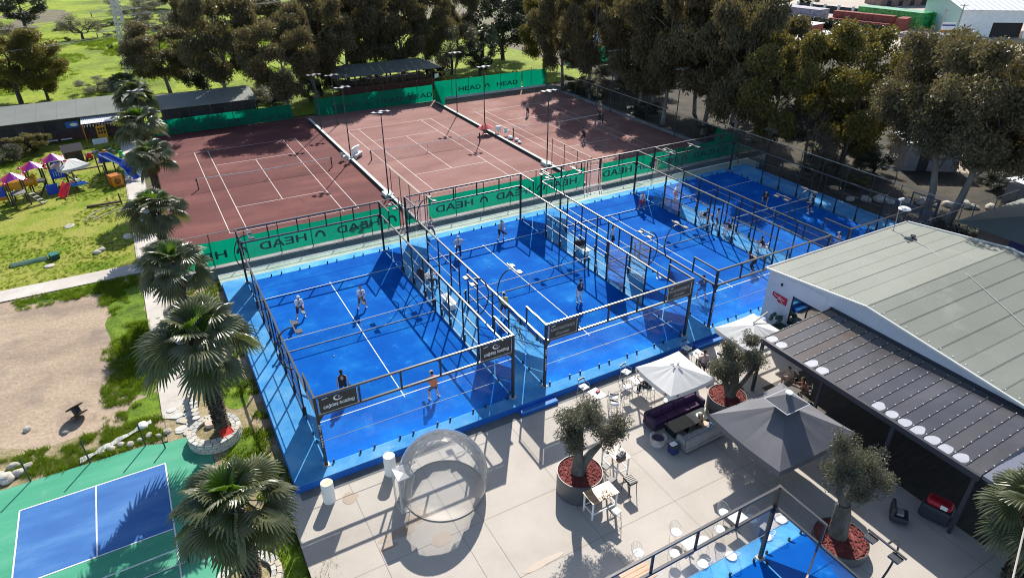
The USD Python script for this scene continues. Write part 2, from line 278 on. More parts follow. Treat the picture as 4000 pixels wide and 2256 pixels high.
m_wet = mottled("damp_concrete", [(0.3, (0.30, 0.225, 0.165)), (0.7, (0.36, 0.28, 0.21))], 1.5, 0.45, fine=0.08)
for i, (cx, cy, rx, ry) in enumerate([(0.47, -2.13, 0.33, 0.36), (1.55, -5.0, 0.75, 0.28), (2.6, -4.55, 0.5, 0.35), (0.95, -5.45, 0.35, 0.2), (6.1, -9.25, 0.9, 0.16), (3.0, -6.2, 0.5, 0.3)]):
    struct("damp_patch", MB().sheet(blotch(cx, cy, rx, ry, seed=i + 60, rough=0.18, n=40), -0.383), m_wet)
struct("drain_strip", MB().rect(-1.5, -1.28, 33.6, -0.745, -0.383), m_gutter)

# padel slab, its painted field of play and lines
struct("padel_slab", spanm((-1.58, -0.73, -0.6), (48.9, 20.75, -0.004)), m_blue_edge)
struct("slab_side", MB().span((-1.6, -0.747, -0.41), (27.0, -0.733, -0.035)), m_slab_side)
struct("slab_side", MB().span((-1.6, -0.733, -0.6), (-1.583, 20.75, -0.035)), m_slab_side)
PX = [0.0, 11.97, 23.95, 35.93]
for x0 in PX:
    struct("court_surface", MB().rect(x0 + 0.05, 0.05, x0 + 9.95, 19.95, 0.0), m_blue)
    for (a, b, c, d) in ((x0 + 0.06, 3.025, x0 + 9.94, 3.075), (x0 + 0.06, 16.925, x0 + 9.94, 16.975), (x0 + 4.975, 2.85, x0 + 5.025, 3.025), (x0 + 4.975, 3.075, x0 + 5.025, 16.925), (x0 + 4.975, 16.975, x0 + 5.025, 17.15)):
        struct("court_line", MB().rect(a, b, c, d, 0.0045), m_line)
struct("court_step", spanm((9.9, -1.2, -0.41), (12.1, -0.75, -0.2)), m_slab_side)
struct("court_step", spanm((22.0, -1.2, -0.41), (24.2, -0.75, -0.2)), m_slab_side)
struct("court_step_nosing", spanm((9.95, -1.19, -0.2), (12.05, -1.1, -0.194)), m_blue_edge)
struct("court_step_nosing", spanm((22.05, -1.19, -0.2), (24.15, -1.1, -0.194)), m_blue_edge)
# front right court
struct("padel_slab", spanm((2.9, -35.5, -0.6), (14.5, -12.82, -0.004)), m_blue_edge)
struct("slab_side", spanm((14.5, -35.5, -0.41), (14.516, -12.80, -0.035)), m_slab_side)
struct("court_surface", MB().rect(3.78, -33.5, 13.68, -13.6, 0.0), m_blue)
# strip behind the padel courts
struct("service_strip", spanm((-1.65, 20.76, -0.7), (51, 22.25, -0.22)), m_strip)
struct("strip_kerb", spanm((-1.65, 22.26, -0.7), (51, 22.42, -0.19)), m_white)
struct("drain_channel", MB().rect(-4, 22.43, 51, 24.2, -0.53), m_gutter)
struct("fence_kerb", spanm((-4.2, 24.05, -0.8), (51, 24.55, -0.45)), mottled("kerb_grey", [(0.3, (0.2, 0.19, 0.18)), (0.7, (0.34, 0.33, 0.32))], 0.9, 0.9))

# tennis courts
TX = [0.336, 17.45, 34.75]; TY0, TY1 = 30.35, 54.12; TZ = -0.62
edges = [-4.2, 14.55, 31.95, 50.6]
for k, m in enumerate((m_clay1, m_clay2, m_clay3)):
    struct("tennis_surface", MB().rect(edges[k], 24.56, edges[k + 1], 62.6, TZ), m)
m_tape_y = mottled("line_tape_worn", [(0.35, (0.74, 0.70, 0.68)), (0.6, (0.62, 0.56, 0.52)), (0.75, (0.66, 0.58, 0.30))], 0.5, 0.8, fine=0.15, fscale=5)
for x0 in TX:
    x1, w, z = x0 + 10.97, 0.055, TZ + 0.005
    for (a, b, c, d) in ((x0, TY0, x0 + w, TY1), (x1 - w, TY0, x1, TY1), (x0 + 1.37, TY0 + w, x0 + 1.37 + w, TY1 - w), (x1 - 1.37 - w, TY0 + w, x1 - 1.37, TY1 - w),
                         (x0 + w, TY0, x1 - w, TY0 + w), (x0 + w, TY1 - w, x1 - w, TY1), (x0 + 1.37 + w, TY0 + 5.49, x1 - 1.37 - w, TY0 + 5.49 + w), (x0 + 1.37 + w, TY1 - 5.49 - w, x1 - 1.37 - w, TY1 - 5.49), (x0 + 5.485 - w / 2, TY0 + 5.49 + w, x0 + 5.485 + w / 2, TY1 - 5.49 - w)):
        struct("tennis_line", MB().rect(a, b, c, d, z), m_tape_y)
# pickleball court
struct("pickleball_surface", MB().sheet(sg.Polygon([(-60, -30), (-4.6, -30), (-4.6, 4.2), (-5.2, 5.9), (-6.6, 6.0), (-7.4, 6.27), (-60, 6.27)]), -0.56), m_green)
PB = (-12.5, 0.1, -6.68, 4.44)
struct("pickleball_court", MB().rect(PB[0], PB[1], PB[2], PB[3], -0.556), m_pblue)
for (a, b, c, d) in ((PB[0] - 0.05, PB[3], PB[2] + 0.05, PB[3] + 0.06), (PB[0] - 0.06, -20, PB[0], PB[3]), (PB[2], -20, PB[2] + 0.06, PB[3]), (PB[0], PB[1] - 0.06, PB[2], PB[1]), (-9.6, PB[1], -9.54, PB[3])):
    struct("pickleball_line", MB().rect(a, b, c, d, -0.551), m_line)
# ------------------------------------------------------------------ padel court enclosures
m_glass = pane("court_glass", (0.97, 0.985, 0.985), dust=((0.6, 0.75, 0.85), 0.010), ior=1.28)
m_sheetglass = pane("dusty_glass", (0.8, 0.88, 0.92), dust=((0.7, 0.74, 0.8), 0.14))
m_mesh = plain("wire_mesh", (0.015, 0.017, 0.025), 0.5)
m_rail = plain("rail_black", (0.035, 0.035, 0.038), 0.30, spec=0.7)
m_clamp = plain("clamp_black", (0.01, 0.011, 0.014), 0.5)
m_letter = plain("sign_lettering", (0.72, 0.72, 0.74), 0.5)
m_sign = plain("sign_black", (0.022, 0.021, 0.021), 0.55)
m_plate = mottled("foot_plate", [(0.3, (0.35, 0.33, 0.3)), (0.7, (0.55, 0.54, 0.52))], 3.0, 0.7)

def enclosure(x0, y0, label, near=True, letters=False, L=20.0, W=10.0, dusty=()):
    t = thing("padel_enclosure", label, "court enclosure", (x0, y0, 0), group="padel court enclosures in a row")
    H, T = 3.0, 4.0
    for cx in (0, W):
        for cy in (0, L):
            p = part(t, "corner_post", MB().box((cx, cy, T / 2), (0.13, 0.13, T)), m_black)
            sx, sy = (1 if cx == 0 else -1), (1 if cy == 0 else -1)
            g = MB()
            g.prism([(0, 0), (0.28, 0), (0, -0.34)], -0.03, 0.03)
            v, f = g.out(); v = v[:, [0, 2, 1]]; v[:, 0] = v[:, 0] * sx + sx * 0.065
            v2 = v.copy(); v2[:, [0, 1]] = v[:, [1, 0]]; v2[:, 0] *= 1; v2[:, 1] *= sx * sy
            part(p, "gusset", MB().add(v + (cx, cy, H - 0.05), f).add(v2 + (cx, cy, H - 0.05), f), m_black)
            part(p, "foot_plate", MB().box((cx, cy, 0.012), (0.3, 0.3, 0.02)), m_plate)
    for cy in (0, L):
        for zz, w in ((H, 0.10), (T, 0.09)):
            part(t, "rail", MB().box((W / 2, cy, zz - w / 2), (W - 0.132, w, w)), m_rail)
        for k in range(1, 5):
            part(t, "short_post", MB().box((k * 2.0, cy, (H + T) / 2 - 0.045), (0.08, 0.07, T - H - 0.092)), m_black)
        for k in range(5):
            a, b = k * 2.0 + (0.066 if k == 0 else 0.042), (k + 1) * 2.0 - (0.066 if k == 4 else 0.042)
            part(t, "mesh_panel", wires((a, cy), (b, cy), H + 0.002, T - 0.092, 0.07), m_mesh)
            a, b = k * 2.0 + (0.07 if k == 0 else 0.006), (k + 1) * 2.0 - (0.07 if k == 4 else 0.006)
            part(t, "glass_pane", MB().quad((a, cy, 0.03), (b, cy, 0.03), (b, cy, 1.41), (a, cy, 1.41)), m_glass)
            part(t, "glass_pane", MB().quad((a, cy, 1.425), (b, cy, 1.425), (b, cy, H - 0.105), (a, cy, H - 0.105)), m_glass)
        part(t, "glass_joint", MB().box((W / 2, cy, 1.4175), (W - 0.14, 0.02, 0.016)), plain("joint_seal", (0.10, 0.12, 0.14), 0.5))
    cl = MB()
    for cy in (0, L):
        for k in range(5):
            for q in (0.35, 1.65): cl.box((k * 2 + q, cy, 0.09), (0.075, 0.07, 0.17))
    for cx in (0, W):
        for (a, b) in ((0, 4), (L - 4, L)):
            for k in range(2):
                for q in (0.35, 1.65): cl.box((cx, a + k * 2 + q, 0.09), (0.07, 0.075, 0.17))
    part(t, "glass_clamps", cl, m_clamp, kind="stuff")
    for cx in (0, W):
        side = 0 if cx == 0 else 1
        for (a, b, c, s) in ((0, 2.0, 2.0, 1), (L - 2.0, L, L - 2.0, -1)):
            part(t, "rail", MB().span((cx - 0.04, a + 0.066, T - 0.08), (cx + 0.04, b - 0.066 if s < 0 else b + 0.04, T)) if s > 0 else MB().span((cx - 0.04, a - 0.04, T - 0.08), (cx + 0.04, b - 0.066, T)), m_rail)
            part(t, "short_post", MB().box((cx, c, (H + T) / 2 - 0.04), (0.07, 0.075, T - H - 0.082)), m_black)
            part(t, "mesh_panel", wires((cx, a + 0.08), (cx, b - 0.08), H + 0.002, T - 0.082, 0.07), m_mesh)
        part(t, "rail", MB().box((cx, L / 2, H - 0.045), (0.09, L - 0.132, 0.09)), m_rail)
        for (a, b) in ((0, 2), (2, 4), (L - 4, L - 2), (L - 2, L)):
            part(t, "glass_pane", MB().quad((cx, a + 0.07, 0.03), (cx, b - 0.01, 0.03), (cx, b - 0.01, H - 0.095), (cx, a + 0.07, H - 0.095)), m_glass)
        py = [4.0, 6.0, 8.0, 9.35, 10.65, 12.0, 14.0, 16.0]
        for yy in py:
            part(t, "side_post", MB().box((cx, yy, (H - 0.09) / 2), (0.075, 0.075, H - 0.092)), m_black)
            part(t, "post_sleeve", MB().box((cx + (0.055 if side else -0.055), yy, 0.25), (0.10, 0.11, 0.5)), m_black)
        for a, b in zip(py[:-1], py[1:]):
            if abs((a + b) / 2 - 10) < 0.2: continue
            for zz in (0.06, 1.02, 2.0):
                part(t, "mid_rail", MB().span((cx - 0.018, a + 0.04, zz - 0.018), (cx + 0.018, b - 0.04, zz + 0.018)), m_black_light)
            dd = (side, a) in dusty
            part(t, "mesh_panel" if not dd else "windbreak_sheet", MB().quad((cx + 0.03, a + 0.04, 0.09), (cx + 0.03, b - 0.04, 0.09), (cx + 0.03, b - 0.04, H - 0.1), (cx + 0.03, a + 0.04, H - 0.1)) if dd else wires((cx, a + 0.04), (cx, b - 0.04), 0.09, H - 0.1), m_sheetglass if dd else m_mesh)
    if letters:
        # upright lettering down the near corner post
        for cx in (0,):
            s = "MNY PADEL"
            for i, ch in enumerate(s):
                if ch == " ": continue
                m = meshkit.text_mesh(ch, 0.105, 0.004, bold=True); m.apply_translation(-m.bounds.mean(0) * [1, 1, 0])
                vv = m.vertices[:, [0, 2, 1]] * [1, -1, 1]
                part(t, "lettering", trimesh.Trimesh(vv + (cx, -0.067, 2.42 - i * 0.155), m.faces[:, ::-1], process=False), m_letter)
    return t
enc = []
names = ["black framed glass enclosure of the leftmost padel court", "black framed glass enclosure of the second padel court from the left", "black framed glass enclosure of the third padel court, in front of the white building's corner", "black framed glass enclosure of the far right padel court in tree shade"]
for i, x0 in enumerate(PX):
    enc.append(enclosure(x0, 0, names[i], letters=True, dusty={1: ((1, 6.0),), 2: ((0, 6.0), (1, 14.0))}.get(i, ())))
enclosure(3.73, -33.55, "black framed glass enclosure at the lower right, wire chairs beyond its glass")

# nets
m_net = plain("net_weave", (0.015, 0.018, 0.03), 0.8)
m_tape = mottled("net_tape", [(0.3, (0.40, 0.42, 0.46)), (0.7, (0.62, 0.64, 0.68))], 3.0, 0.8)
def net(x0, x1, y, z, hmid, hend, label, post_r=0.045, low=True, group=None):
    t = thing("court_net", label, "net", ((x0 + x1) / 2, y, z), group=group); w = (x1 - x0) / 2
    xs = np.linspace(-w, w, 17); hh = hmid + (hend - hmid) * (np.abs(xs) / w) ** 1.3
    part(t, "net_weave", wires((-w, 0), (w, 0), 0.03, hmid - 0.05, 0.075, 0.0022), m_net)
    tp = MB()
    for i in range(16):
        a, b = (xs[i], hh[i]), (xs[i + 1], hh[i + 1]); o = [[a[0], -0.012, a[1] - 0.06], [b[0], -0.012, b[1] - 0.06], [b[0], -0.012, b[1]], [a[0], -0.012, a[1]]]
        tp.quad(*o); q = [[p[0], 0.012, p[2]] for p in o]; tp.quad(q[1], q[0], q[3], q[2]); tp.quad(o[3], o[2], q[2], q[3])
    part(t, "top_tape", tp, m_tape)
    if low: part(t, "bottom_tape", MB().box((0, 0, 0.03), (2 * w, 0.02, 0.05)), m_tape)
    part(t, "centre_strap", MB().box((0, 0, hmid / 2 - 0.04), (0.05, 0.03, hmid - 0.09)), m_tape)
    for s in (-1, 1):
        p = part(t, "net_post", MB().box((s * (w + 0.05), 0, (hend + 0.03) / 2), (post_r * 2, post_r * 2, hend + 0.03)), m_black)
        part(p, "winder", MB().box((s * (w + 0.12), 0, hend * 0.85), (0.06, 0.1, 0.12)), m_black)
    return t
pn = ["across the leftmost blue court", "across the second blue court", "across the third blue court", "across the shaded far right blue court"]
for i, x0 in enumerate(PX): net(x0 + 0.15, x0 + 9.85, 10.0, 0.0, 0.88, 0.92, "low padel net with pale tape " + pn[i], group="padel nets")
tn = ["across the dark red clay court on the left", "across the middle pinkish clay court", "across the right clay court in tree shade"]
for i, x0 in enumerate(TX): net(x0 - 0.9, x0 + 11.87, 42.2, TZ, 0.914, 1.07, "tennis net " + tn[i], low=False, group="tennis nets")
net(-13.2, -6.35, -2.0, -0.56, 0.86, 0.92, "pickleball net with white tape at the lower left")

# curved floodlights over the padel courts
m_lamp = plain("lamp_housing", (0.05, 0.05, 0.055), 0.35); m_lens = plain("lamp_lens", (0.55, 0.57, 0.6), 0.2)
def arm_light(x, y, s, label):
    """s: direction towards the court the lamp lights (+1 = +x)."""
    t = thing("court_floodlight", label, "floodlight", (x, y, 2.95), group="curved floodlights over the padel courts")
    a = np.linspace(-0.42 * PI, 0.55 * PI, 13); pts = np.column_stack([-s * (0.80 * np.cos(a) - 0.80 * math.cos(a[0])), 0 * a, 1.2 * np.sin(a) - 1.2 * math.sin(a[0])])
    part(t, "arm", MB().tube(pts, 0.035, 6), m_black, smooth=40)
    e = pts[-1]
    part(t, "crossbar", MB().box(e + (s * 0.04, 0, 0.03), (0.06, 1.3, 0.05)), m_black_light)
    for k in (-1, 1):
        l = part(t, "lamp_head", MB().box(e + (s * 0.2, k * 0.42, -0.06), (0.30, 0.34, 0.07)), m_lamp)
        part(l, "lens", MB().box(e + (s * 0.2, k * 0.42, -0.10), (0.24, 0.28, 0.012)), m_lens)
ordn = ["leftmost", "second", "third", "far right"]
for i, x0 in enumerate(PX):
    for y, w in ((4.0, "near"), (15.7, "far")):
        arm_light(x0 - 0.10, y, 1, f"curved floodlight at the {w} end of the {ordn[i]} padel court's left fence")
        arm_light(x0 + 10.10, y, -1, f"curved floodlight at the {w} end of the {ordn[i]} padel court's right fence")
arm_light(3.73 + 10.12, -17.6, -1, "dark bent floodlight with long crossbar at the bottom right edge, above pale concrete")
# ------------------------------------------------------------------ tennis fences, banners, poles
m_banner = mottled("banner_green", [(0.3, (0.0, 0.21, 0.115)), (0.7, (0.0, 0.27, 0.155))], 0.5, 0.7, transl=0.55, fine=0.06, fscale=6)
m_print = plain("banner_print", (0.0, 0.035, 0.035), 0.7)
m_post = plain("fence_post_dark", (0.03, 0.035, 0.035), 0.5)
m_galv = mottled("galvanised_rail", [(0.3, (0.22, 0.21, 0.19)), (0.7, (0.36, 0.34, 0.31))], 2.0, 0.4, spec=0.6)
m_chain = plain("chain_link", (0.03, 0.033, 0.035), 0.5)
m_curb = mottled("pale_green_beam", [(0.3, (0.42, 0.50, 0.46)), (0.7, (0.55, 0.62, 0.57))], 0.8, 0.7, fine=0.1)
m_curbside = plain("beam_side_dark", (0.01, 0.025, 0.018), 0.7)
def word(x, z, y, mirror=False, w=3.5, h=0.62):
    """The banner word and its arch mark, facing -y."""
    m = meshkit.text_mesh("HEAD", 0.5, 0.004, bold=True); m.apply_translation(-m.bounds.mean(0)); e = m.extents
    v = m.vertices * [w / e[0], h / e[1], 1]; v = v[:, [0, 2, 1]] * [1, -1, 1]; f = m.faces
    if mirror: v[:, 0] *= -1
    else: f = f[:, ::-1]
    f = f[:, ::-1] if mirror else f
    return trimesh.Trimesh(v + (x + w / 2, y, z), f, process=False)
def arch(x, z, y):
    a = np.linspace(-0.15, PI * 0.98, 9); o = MB()
    for k in range(8):
        for (r0, r1) in ((0.24, 0.36),):
            p = [(r1 * 1.15 * math.cos(a[k]), r1 * 1.5 * math.sin(a[k])), (r1 * 1.15 * math.cos(a[k + 1]), r1 * 1.5 * math.sin(a[k + 1])), (r0 * math.cos(a[k + 1]), r0 * 1.5 * math.sin(a[k + 1])), (r0 * math.cos(a[k]), r0 * 1.5 * math.sin(a[k]))]
            o.quad(*[(x + q[0], y, z + q[1]) for q in p])
    return o
def wavy(x0, x1, y, z0, z1, seed):
    """A cloth stretched along x with slight ripples and a scalloped top edge."""
    n = max(4, int((x1 - x0) / 0.35)); xs = np.linspace(x0, x1, n + 1); zs = np.linspace(0, 1, 4)
    v, f = [], []
    for x in xs:
        for q in zs:
            v.append((x, y + 0.05 * (meshkit.noise([x * 0.9, q * 2, seed]) - 0.5), z0 + (z1 - z0) * q + (q * 0.05 * (meshkit.noise([x * 1.1, 7, seed]) - 0.5))))
    for i in range(n):
        for k in range(3): f.append([i * 4 + k, (i + 1) * 4 + k, (i + 1) * 4 + k + 1, i * 4 + k + 1])
    return MB().add(v, f)
def court_fence(x0, x1, y, zb, zt, label, banners, words, posts=2.5, mirror=True, bz=(-0.29, 1.6), wz=0.5, side=-1, group=None, rail=True):
    t = thing("banner_fence", label, "fence", (0, 0, 0), group=group)
    n = max(1, round((x1 - x0) / posts)); px = np.linspace(x0, x1, n + 1)
    for x in px: part(t, "post", MB().tube([(x, y, zb), (x, y, zt)], 0.035, 6), m_post)
    if rail: part(t, "top_rail", MB().tube([(x0, y, zt), (x1, y, zt)], 0.03, 6), m_galv)
    part(t, "chain_link", wires((x0, y), (x1, y), bz[1] + 0.02, zt, 0.12, 0.002), m_chain)
    for i, (a, b) in enumerate(banners):
        c = part(t, "banner_cloth", wavy(a, b, y + side * 0.06, bz[0], bz[1], i + x0), m_banner)
    for x, full in words:
        part(t, "lettering", word(x, wz, y + side * 0.10, mirror), m_print)
    for x, full in words:
        xx = x + 4.55
        if any(a + 0.4 < xx < b - 0.4 for a, b in banners): part(t, "arch_mark", arch(xx, wz - 0.22, y + side * 0.10), m_print)
    return t
g = "green windscreen fences round the clay courts"
court_fence(-4.0, 12.95, 24.3, -0.45, 2.2, "green banner fence with mirrored lettering behind the leftmost padel court", [(-3.95, 12.9)], [(-4.1, 1), (1.75, 1), (7.66, 1)], group=g)
court_fence(15.4, 31.4, 24.3, -0.45, 2.2, "green banner fence with mirrored lettering behind the second padel court", [(15.5, 31.35)], [(16.15, 1), (21.95, 1), (27.0, 1)], group=g)
court_fence(33.3, 51.2, 24.3, -0.45, 2.2, "green banner fence with mirrored lettering behind the third and fourth padel courts", [(33.4, 51.1)], [(33.0 + 0.5, 1), (39.2, 1), (45.0, 1)], group=g)
court_fence(-3.4, 13.1, 62.2, -0.62, 2.4, "green banner fence at the far end of the left clay court", [(-3.4, 13.0)], [(-2.9, 1), (3.25, 1), (9.15, 1)], mirror=False, bz=(-0.45, 1.3), wz=0.0, group=g, rail=False)
court_fence(15.9, 32.3, 62.2, -0.62, 2.4, "green banner fence at the far end of the middle clay court, red pavilion behind", [(15.9, 32.2)], [(18.1, 1), (24.15, 1), (28.6, 1)], mirror=False, bz=(-0.6, 1.6), wz=0.3, group=g, rail=False)
court_fence(32.6, 50.7, 62.2, -0.62, 2.4, "green banner fence at the far end of the right clay court", [(32.6, 46.4), (46.6, 50.6)], [(36.15, 1), (42.25, 1)], mirror=False, bz=(-0.3, 1.95), wz=0.55, group=g, rail=False)
struct("back_kerb", spanm((32.7, 62.05, -0.7), (50.6, 62.4, -0.28)), m_curb)
# corner return of the middle banner and the loose cloth at the fence's far right end
def cloth_y(name, x, y0, y1, z0, z1, label):
    v, f = wavy(y0, y1, 0, z0, z1, x).out(); v = v[:, [1, 0, 2]] + (x, 0, 0); solo(name, (v, f[:, ::-1]), m_banner, label, "windscreen")
cloth_y("windscreen_cloth", 32.45, 58.6, 62.0, -0.5, 1.9, "short green windscreen cloth turning the corner beside the pale beam")
cloth_y("windscreen_cloth", 51.3, 24.6, 27.6, -0.5, 1.7, "green windscreen cloth on the shaded side fence beside the far right padel court")
court_fence(62.6, 72.5, 74.5, -0.9, 1.6, "distant green screen fence under the dark trees", [(62.6, 72.5)], [], bz=(-0.9, 1.5), mirror=False, rail=False)
# translucent gates in the front fence
m_gate = pane("frosted_sheet", (0.86, 0.76, 0.78), dust=((0.7, 0.62, 0.64), 0.25))
for x0, x1, lb in ((13.2, 15.2, "pinkish translucent sheet gate between the first two green banners"), (31.7, 33.1, "pinkish translucent sheet gate between the second and third green banners")):
    t = thing("sheet_gate", lb, "gate", (x0, 24.3, -0.4)); w = x1 - x0
    part(t, "gate_sheet", MB().quad((0.05, 0, 0.05), (w - 0.05, 0, 0.05), (w - 0.05, 0, 1.9), (0.05, 0, 1.9)), m_gate)
    for x in (0, w): part(t, "gate_post", MB().box((x, 0, 1.3), (0.06, 0.06, 2.6)), m_post)
    part(t, "gate_frame", MB().box((w / 2, 0, 1.94), (w - 0.07, 0.05, 0.05)), m_post)
# low beams between the courts
for k, (x, lb) in enumerate(((14.62, "low pale beam dividing the left and middle clay courts"), (32.02, "low pale beam dividing the middle and right clay courts"))):
    t = thing("divider_beam", lb, "beam", (x, 0, TZ), group="low beams dividing the clay courts")
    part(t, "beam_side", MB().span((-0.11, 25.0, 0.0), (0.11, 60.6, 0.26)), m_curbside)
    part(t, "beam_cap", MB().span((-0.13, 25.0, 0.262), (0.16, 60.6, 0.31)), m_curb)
    part(t, "beam_pad", MB().span((-0.45, 31.2, 0.0), (0.35, 32.4, 0.33)), m_curb)
# tall floodlight poles
def light_pole(x, y, h, label, rot=0.0):
    t = thing("floodlight_pole", label, "floodlight pole", (x, y, TZ), rot, group="floodlight poles of the clay courts")
    part(t, "pole", MB().tube([(0, 0, 0), (0, 0, h * 0.5), (0, 0, h)], [0.07, 0.055, 0.045], 8), m_post)
    part(t, "crossbar", MB().box((0, 0, h + 0.02), (1.5, 0.06, 0.06)), m_galv)
    for k in (-0.6, -0.2, 0.2, 0.6):
        l = part(t, "lamp_head", MB().box((k, 0.22 if k in (-0.6, 0.2) else -0.22, h - 0.02), (0.34, 0.42, 0.1)), m_lamp)
        part(l, "lens", MB().box((k, 0.22 if k in (-0.6, 0.2) else -0.22, h + 0.035), (0.28, 0.34, 0.01)), plain("lamp_back", (0.45, 0.46, 0.5), 0.3))
for x, y, h, lb in ((14.62, 31.75, 7.8, "tall floodlight pole beside the middle clay court's near left corner"), (14.62, 43.3, 7.6, "tall floodlight pole beside the white bench between left and middle clay courts"), (14.75, 55.3, 6.6, "floodlight pole at the far left corner of the middle clay court"),
                    (32.02, 31.9, 7.6, "tall floodlight pole on the right beam's near end, before the tree-shaded clay"), (32.3, 46.6, 7.3, "tall floodlight pole beside the red parasol on the right beam"), (32.1, 54.0, 7.7, "floodlight pole on the far half of the right beam"),
                    (50.3, 33.0, 7.7, "floodlight pole against dark trees, right of the right clay court's near end"), (50.3, 45.5, 7.7, "floodlight pole on the right clay court's shaded side, mid court"), (17.2, 57.0, 6.0, "short floodlight pole before the middle court's far banner"), (-3.6, 57.5, 6.5, "floodlight pole behind the palms at the left clay court's far corner")):
    light_pole(x, y, h, lb, 0.3)
# plain mesh fences along the sides
def side_fence(name, pts, zb, h, label, n_posts, m=None, col=None, rail=None):
    t = thing(name, label, "fence"); p0, p1 = np.array(pts[0], float), np.array(pts[1], float)
    for i in range(n_posts + 1):
        q = p0 + (p1 - p0) * i / n_posts; part(t, "post", MB().tube([(q[0], q[1], zb), (q[0], q[1], zb + h)], 0.035, 6), col or m_post)
    part(t, "top_rail", MB().tube([(p0[0], p0[1], zb + h), (p1[0], p1[1], zb + h)], 0.03, 6), rail or m_galv)
    part(t, "chain_link", wires(p0[:2], p1[:2], zb + 0.05, zb + h, 0.12, 0.002), m or m_chain)
    return t
side_fence("side_fence", ((14.9, 24.6), (14.9, 31.6)), TZ, 2.7, "short mesh fence with yellowish rail between the first two clay courts", 3, rail=mottled("yellow_rail", [(0.3, (0.5, 0.42, 0.16)), (0.7, (0.55, 0.52, 0.45))], 0.8, 0.5))
side_fence("side_fence", ((32.3, 24.6), (32.3, 31.4)), TZ, 2.9, "short mesh fence with pale rail at the near end of the right beam", 3)
side_fence("side_fence", ((-4.15, 24.8), (-4.15, 62)), TZ, 1.1, "low dark green mesh fence between the palms and the left clay court", 15, rail=plain("green_rail", (0.05, 0.16, 0.13), 0.5))
side_fence("side_fence", ((50.75, 26), (50.75, 62)), TZ, 2.6, "dark mesh fence along the shaded side of the right clay court", 14)
side_fence("side_fence", ((48.7, -0.4), (48.7, 24.0)), -0.2, 3.4, "tall dark mesh fence beside the far right padel court under the trees", 10)
side_fence("side_fence", ((43.5, -0.85), (55.5, -0.85)), -0.3, 3.6, "rusty railed mesh fence behind the white building's roof", 4, rail=mottled("rusty_rail", [(0.3, (0.25, 0.2, 0.17)), (0.7, (0.38, 0.34, 0.3))], 2.0, 0.5))
struct("side_kerb", spanm((50.65, 24.6, -0.8), (51.1, 62, -0.35)), m_gutter)
# posts of the missing fence beside the pickleball court
for x, lb in ((-12.21, "thin dark fence post at the left of the pickleball court's far edge"), (-9.79, "thin dark fence post at the middle of the pickleball court's far edge"), (-7.39, "thin dark fence post near the stones at the pickleball court's far edge"), (-6.55, "short grey-green fence post by the ring planter")):
    solo("fence_post", MB().tube([(x, 6.27 if x < -7 else 5.6, -0.6), (x - 0.02, 6.3 if x < -7 else 5.6, 0.85 if x < -7 else 0.2)], 0.035, 6), m_post, lb, "post", "posts along the pickleball court")
# ------------------------------------------------------------------ printed panels on the padel courts' near walls
def sign_text(t, parent_loc, s, h, cx, cz, m, shear=0.0, name="lettering", wmax=None, bold=False):
    q = meshkit.text_mesh(s, h, 0.003, bold=bold); q.apply_translation(-q.bounds.mean(0)); v = q.vertices.copy(); v[:, 0] += shear * v[:, 1]
    if wmax: v[:, 0] *= wmax / (v[:, 0].max() - v[:, 0].min())
    v = v[:, [0, 2, 1]] * [1, -1, 1]
    return part(t, name, trimesh.Trimesh(v + np.array((cx, parent_loc, cz)), q.faces[:, ::-1], process=False), m)
def frame(t, w, h):
    fr = MB()
    for (a, b) in (((-w / 2, -h / 2), (w / 2, -h / 2)), ((w / 2, -h / 2), (w / 2, h / 2)), ((-w / 2, h / 2), (-w / 2, -h / 2))): fr.bar((a[0], -0.012, a[1]), (b[0], -0.012, b[1]), 0.025)
    part(t, "trim", fr, mottled("sign_trim", [(0.3, (0.3, 0.31, 0.36)), (0.7, (0.62, 0.63, 0.68))], 4.0, 0.5))
def holding_sign(x, label):
    t = thing("court_sign", label, "sign", (x, -0.055, 3.455), group=None)
    part(t, "panel", MB().box((0, 0, 0), (1.78, 0.02, 0.88)), m_sign); frame(t, 1.74, 0.84)
    sign_text(t, -0.012, "çağdaş holding", 0.165, 0.02, -0.13, m_letter, 0.15, wmax=1.42, bold=True)
    o = MB(); a = np.linspace(PI * 0.5, PI * 1.95, 15)
    for k in range(14):
        def p(i, r): w_ = math.sin(i / 14 * PI) * 0.05 + 0.006; return (0.15 * math.cos(a[i]) * (1 + (r * w_) / 0.15) * 1.25 + 0.02, -0.013, 0.22 + 0.13 * math.sin(a[i]) * (1 + r * w_ / 0.13))
        o.quad(p(k, -0.6), p(k + 1, -0.6), p(k + 1, 0.6), p(k, 0.6))
    part(t, "crescent_mark", o, m_letter)
    part(t, "round_mark", MB().ball((0.06, -0.012, 0.25), (0.055, 0.004, 0.055)), plain("mark_blue", (0.25, 0.27, 0.5), 0.5))
    part(t, "brand_streak", MB().bar((-0.72, -0.013, 0.34), (-0.45, -0.013, 0.37), 0.03), m_letter)
def marble_sign(x, label):
    t = thing("court_sign", label, "sign", (x, -0.055, 3.455))
    part(t, "panel", MB().box((0, 0, 0), (1.78, 0.02, 0.88)), m_sign); frame(t, 1.74, 0.84)
    gl = plain("sign_grey", (0.30, 0.30, 0.33), 0.5)
    sign_text(t, -0.012, "MAR/MERMER", 0.19, 0.0, 0.1, gl, 0.1, wmax=1.5)
    sign_text(t, -0.012, "Granite", 0.17, 0.0, -0.2, gl, 0.35, wmax=0.85)
    part(t, "brand_streak", MB().bar((-0.72, -0.013, 0.33), (-0.5, -0.013, 0.34), 0.03), m_letter)
holding_sign(1.0, "black holding sign on the near left corner of the leftmost padel court")
holding_sign(9.0, "black holding sign on the near right corner of the leftmost padel court")
marble_sign(PX[1] + 1.0, "black marble company sign on the near left corner of the second padel court")
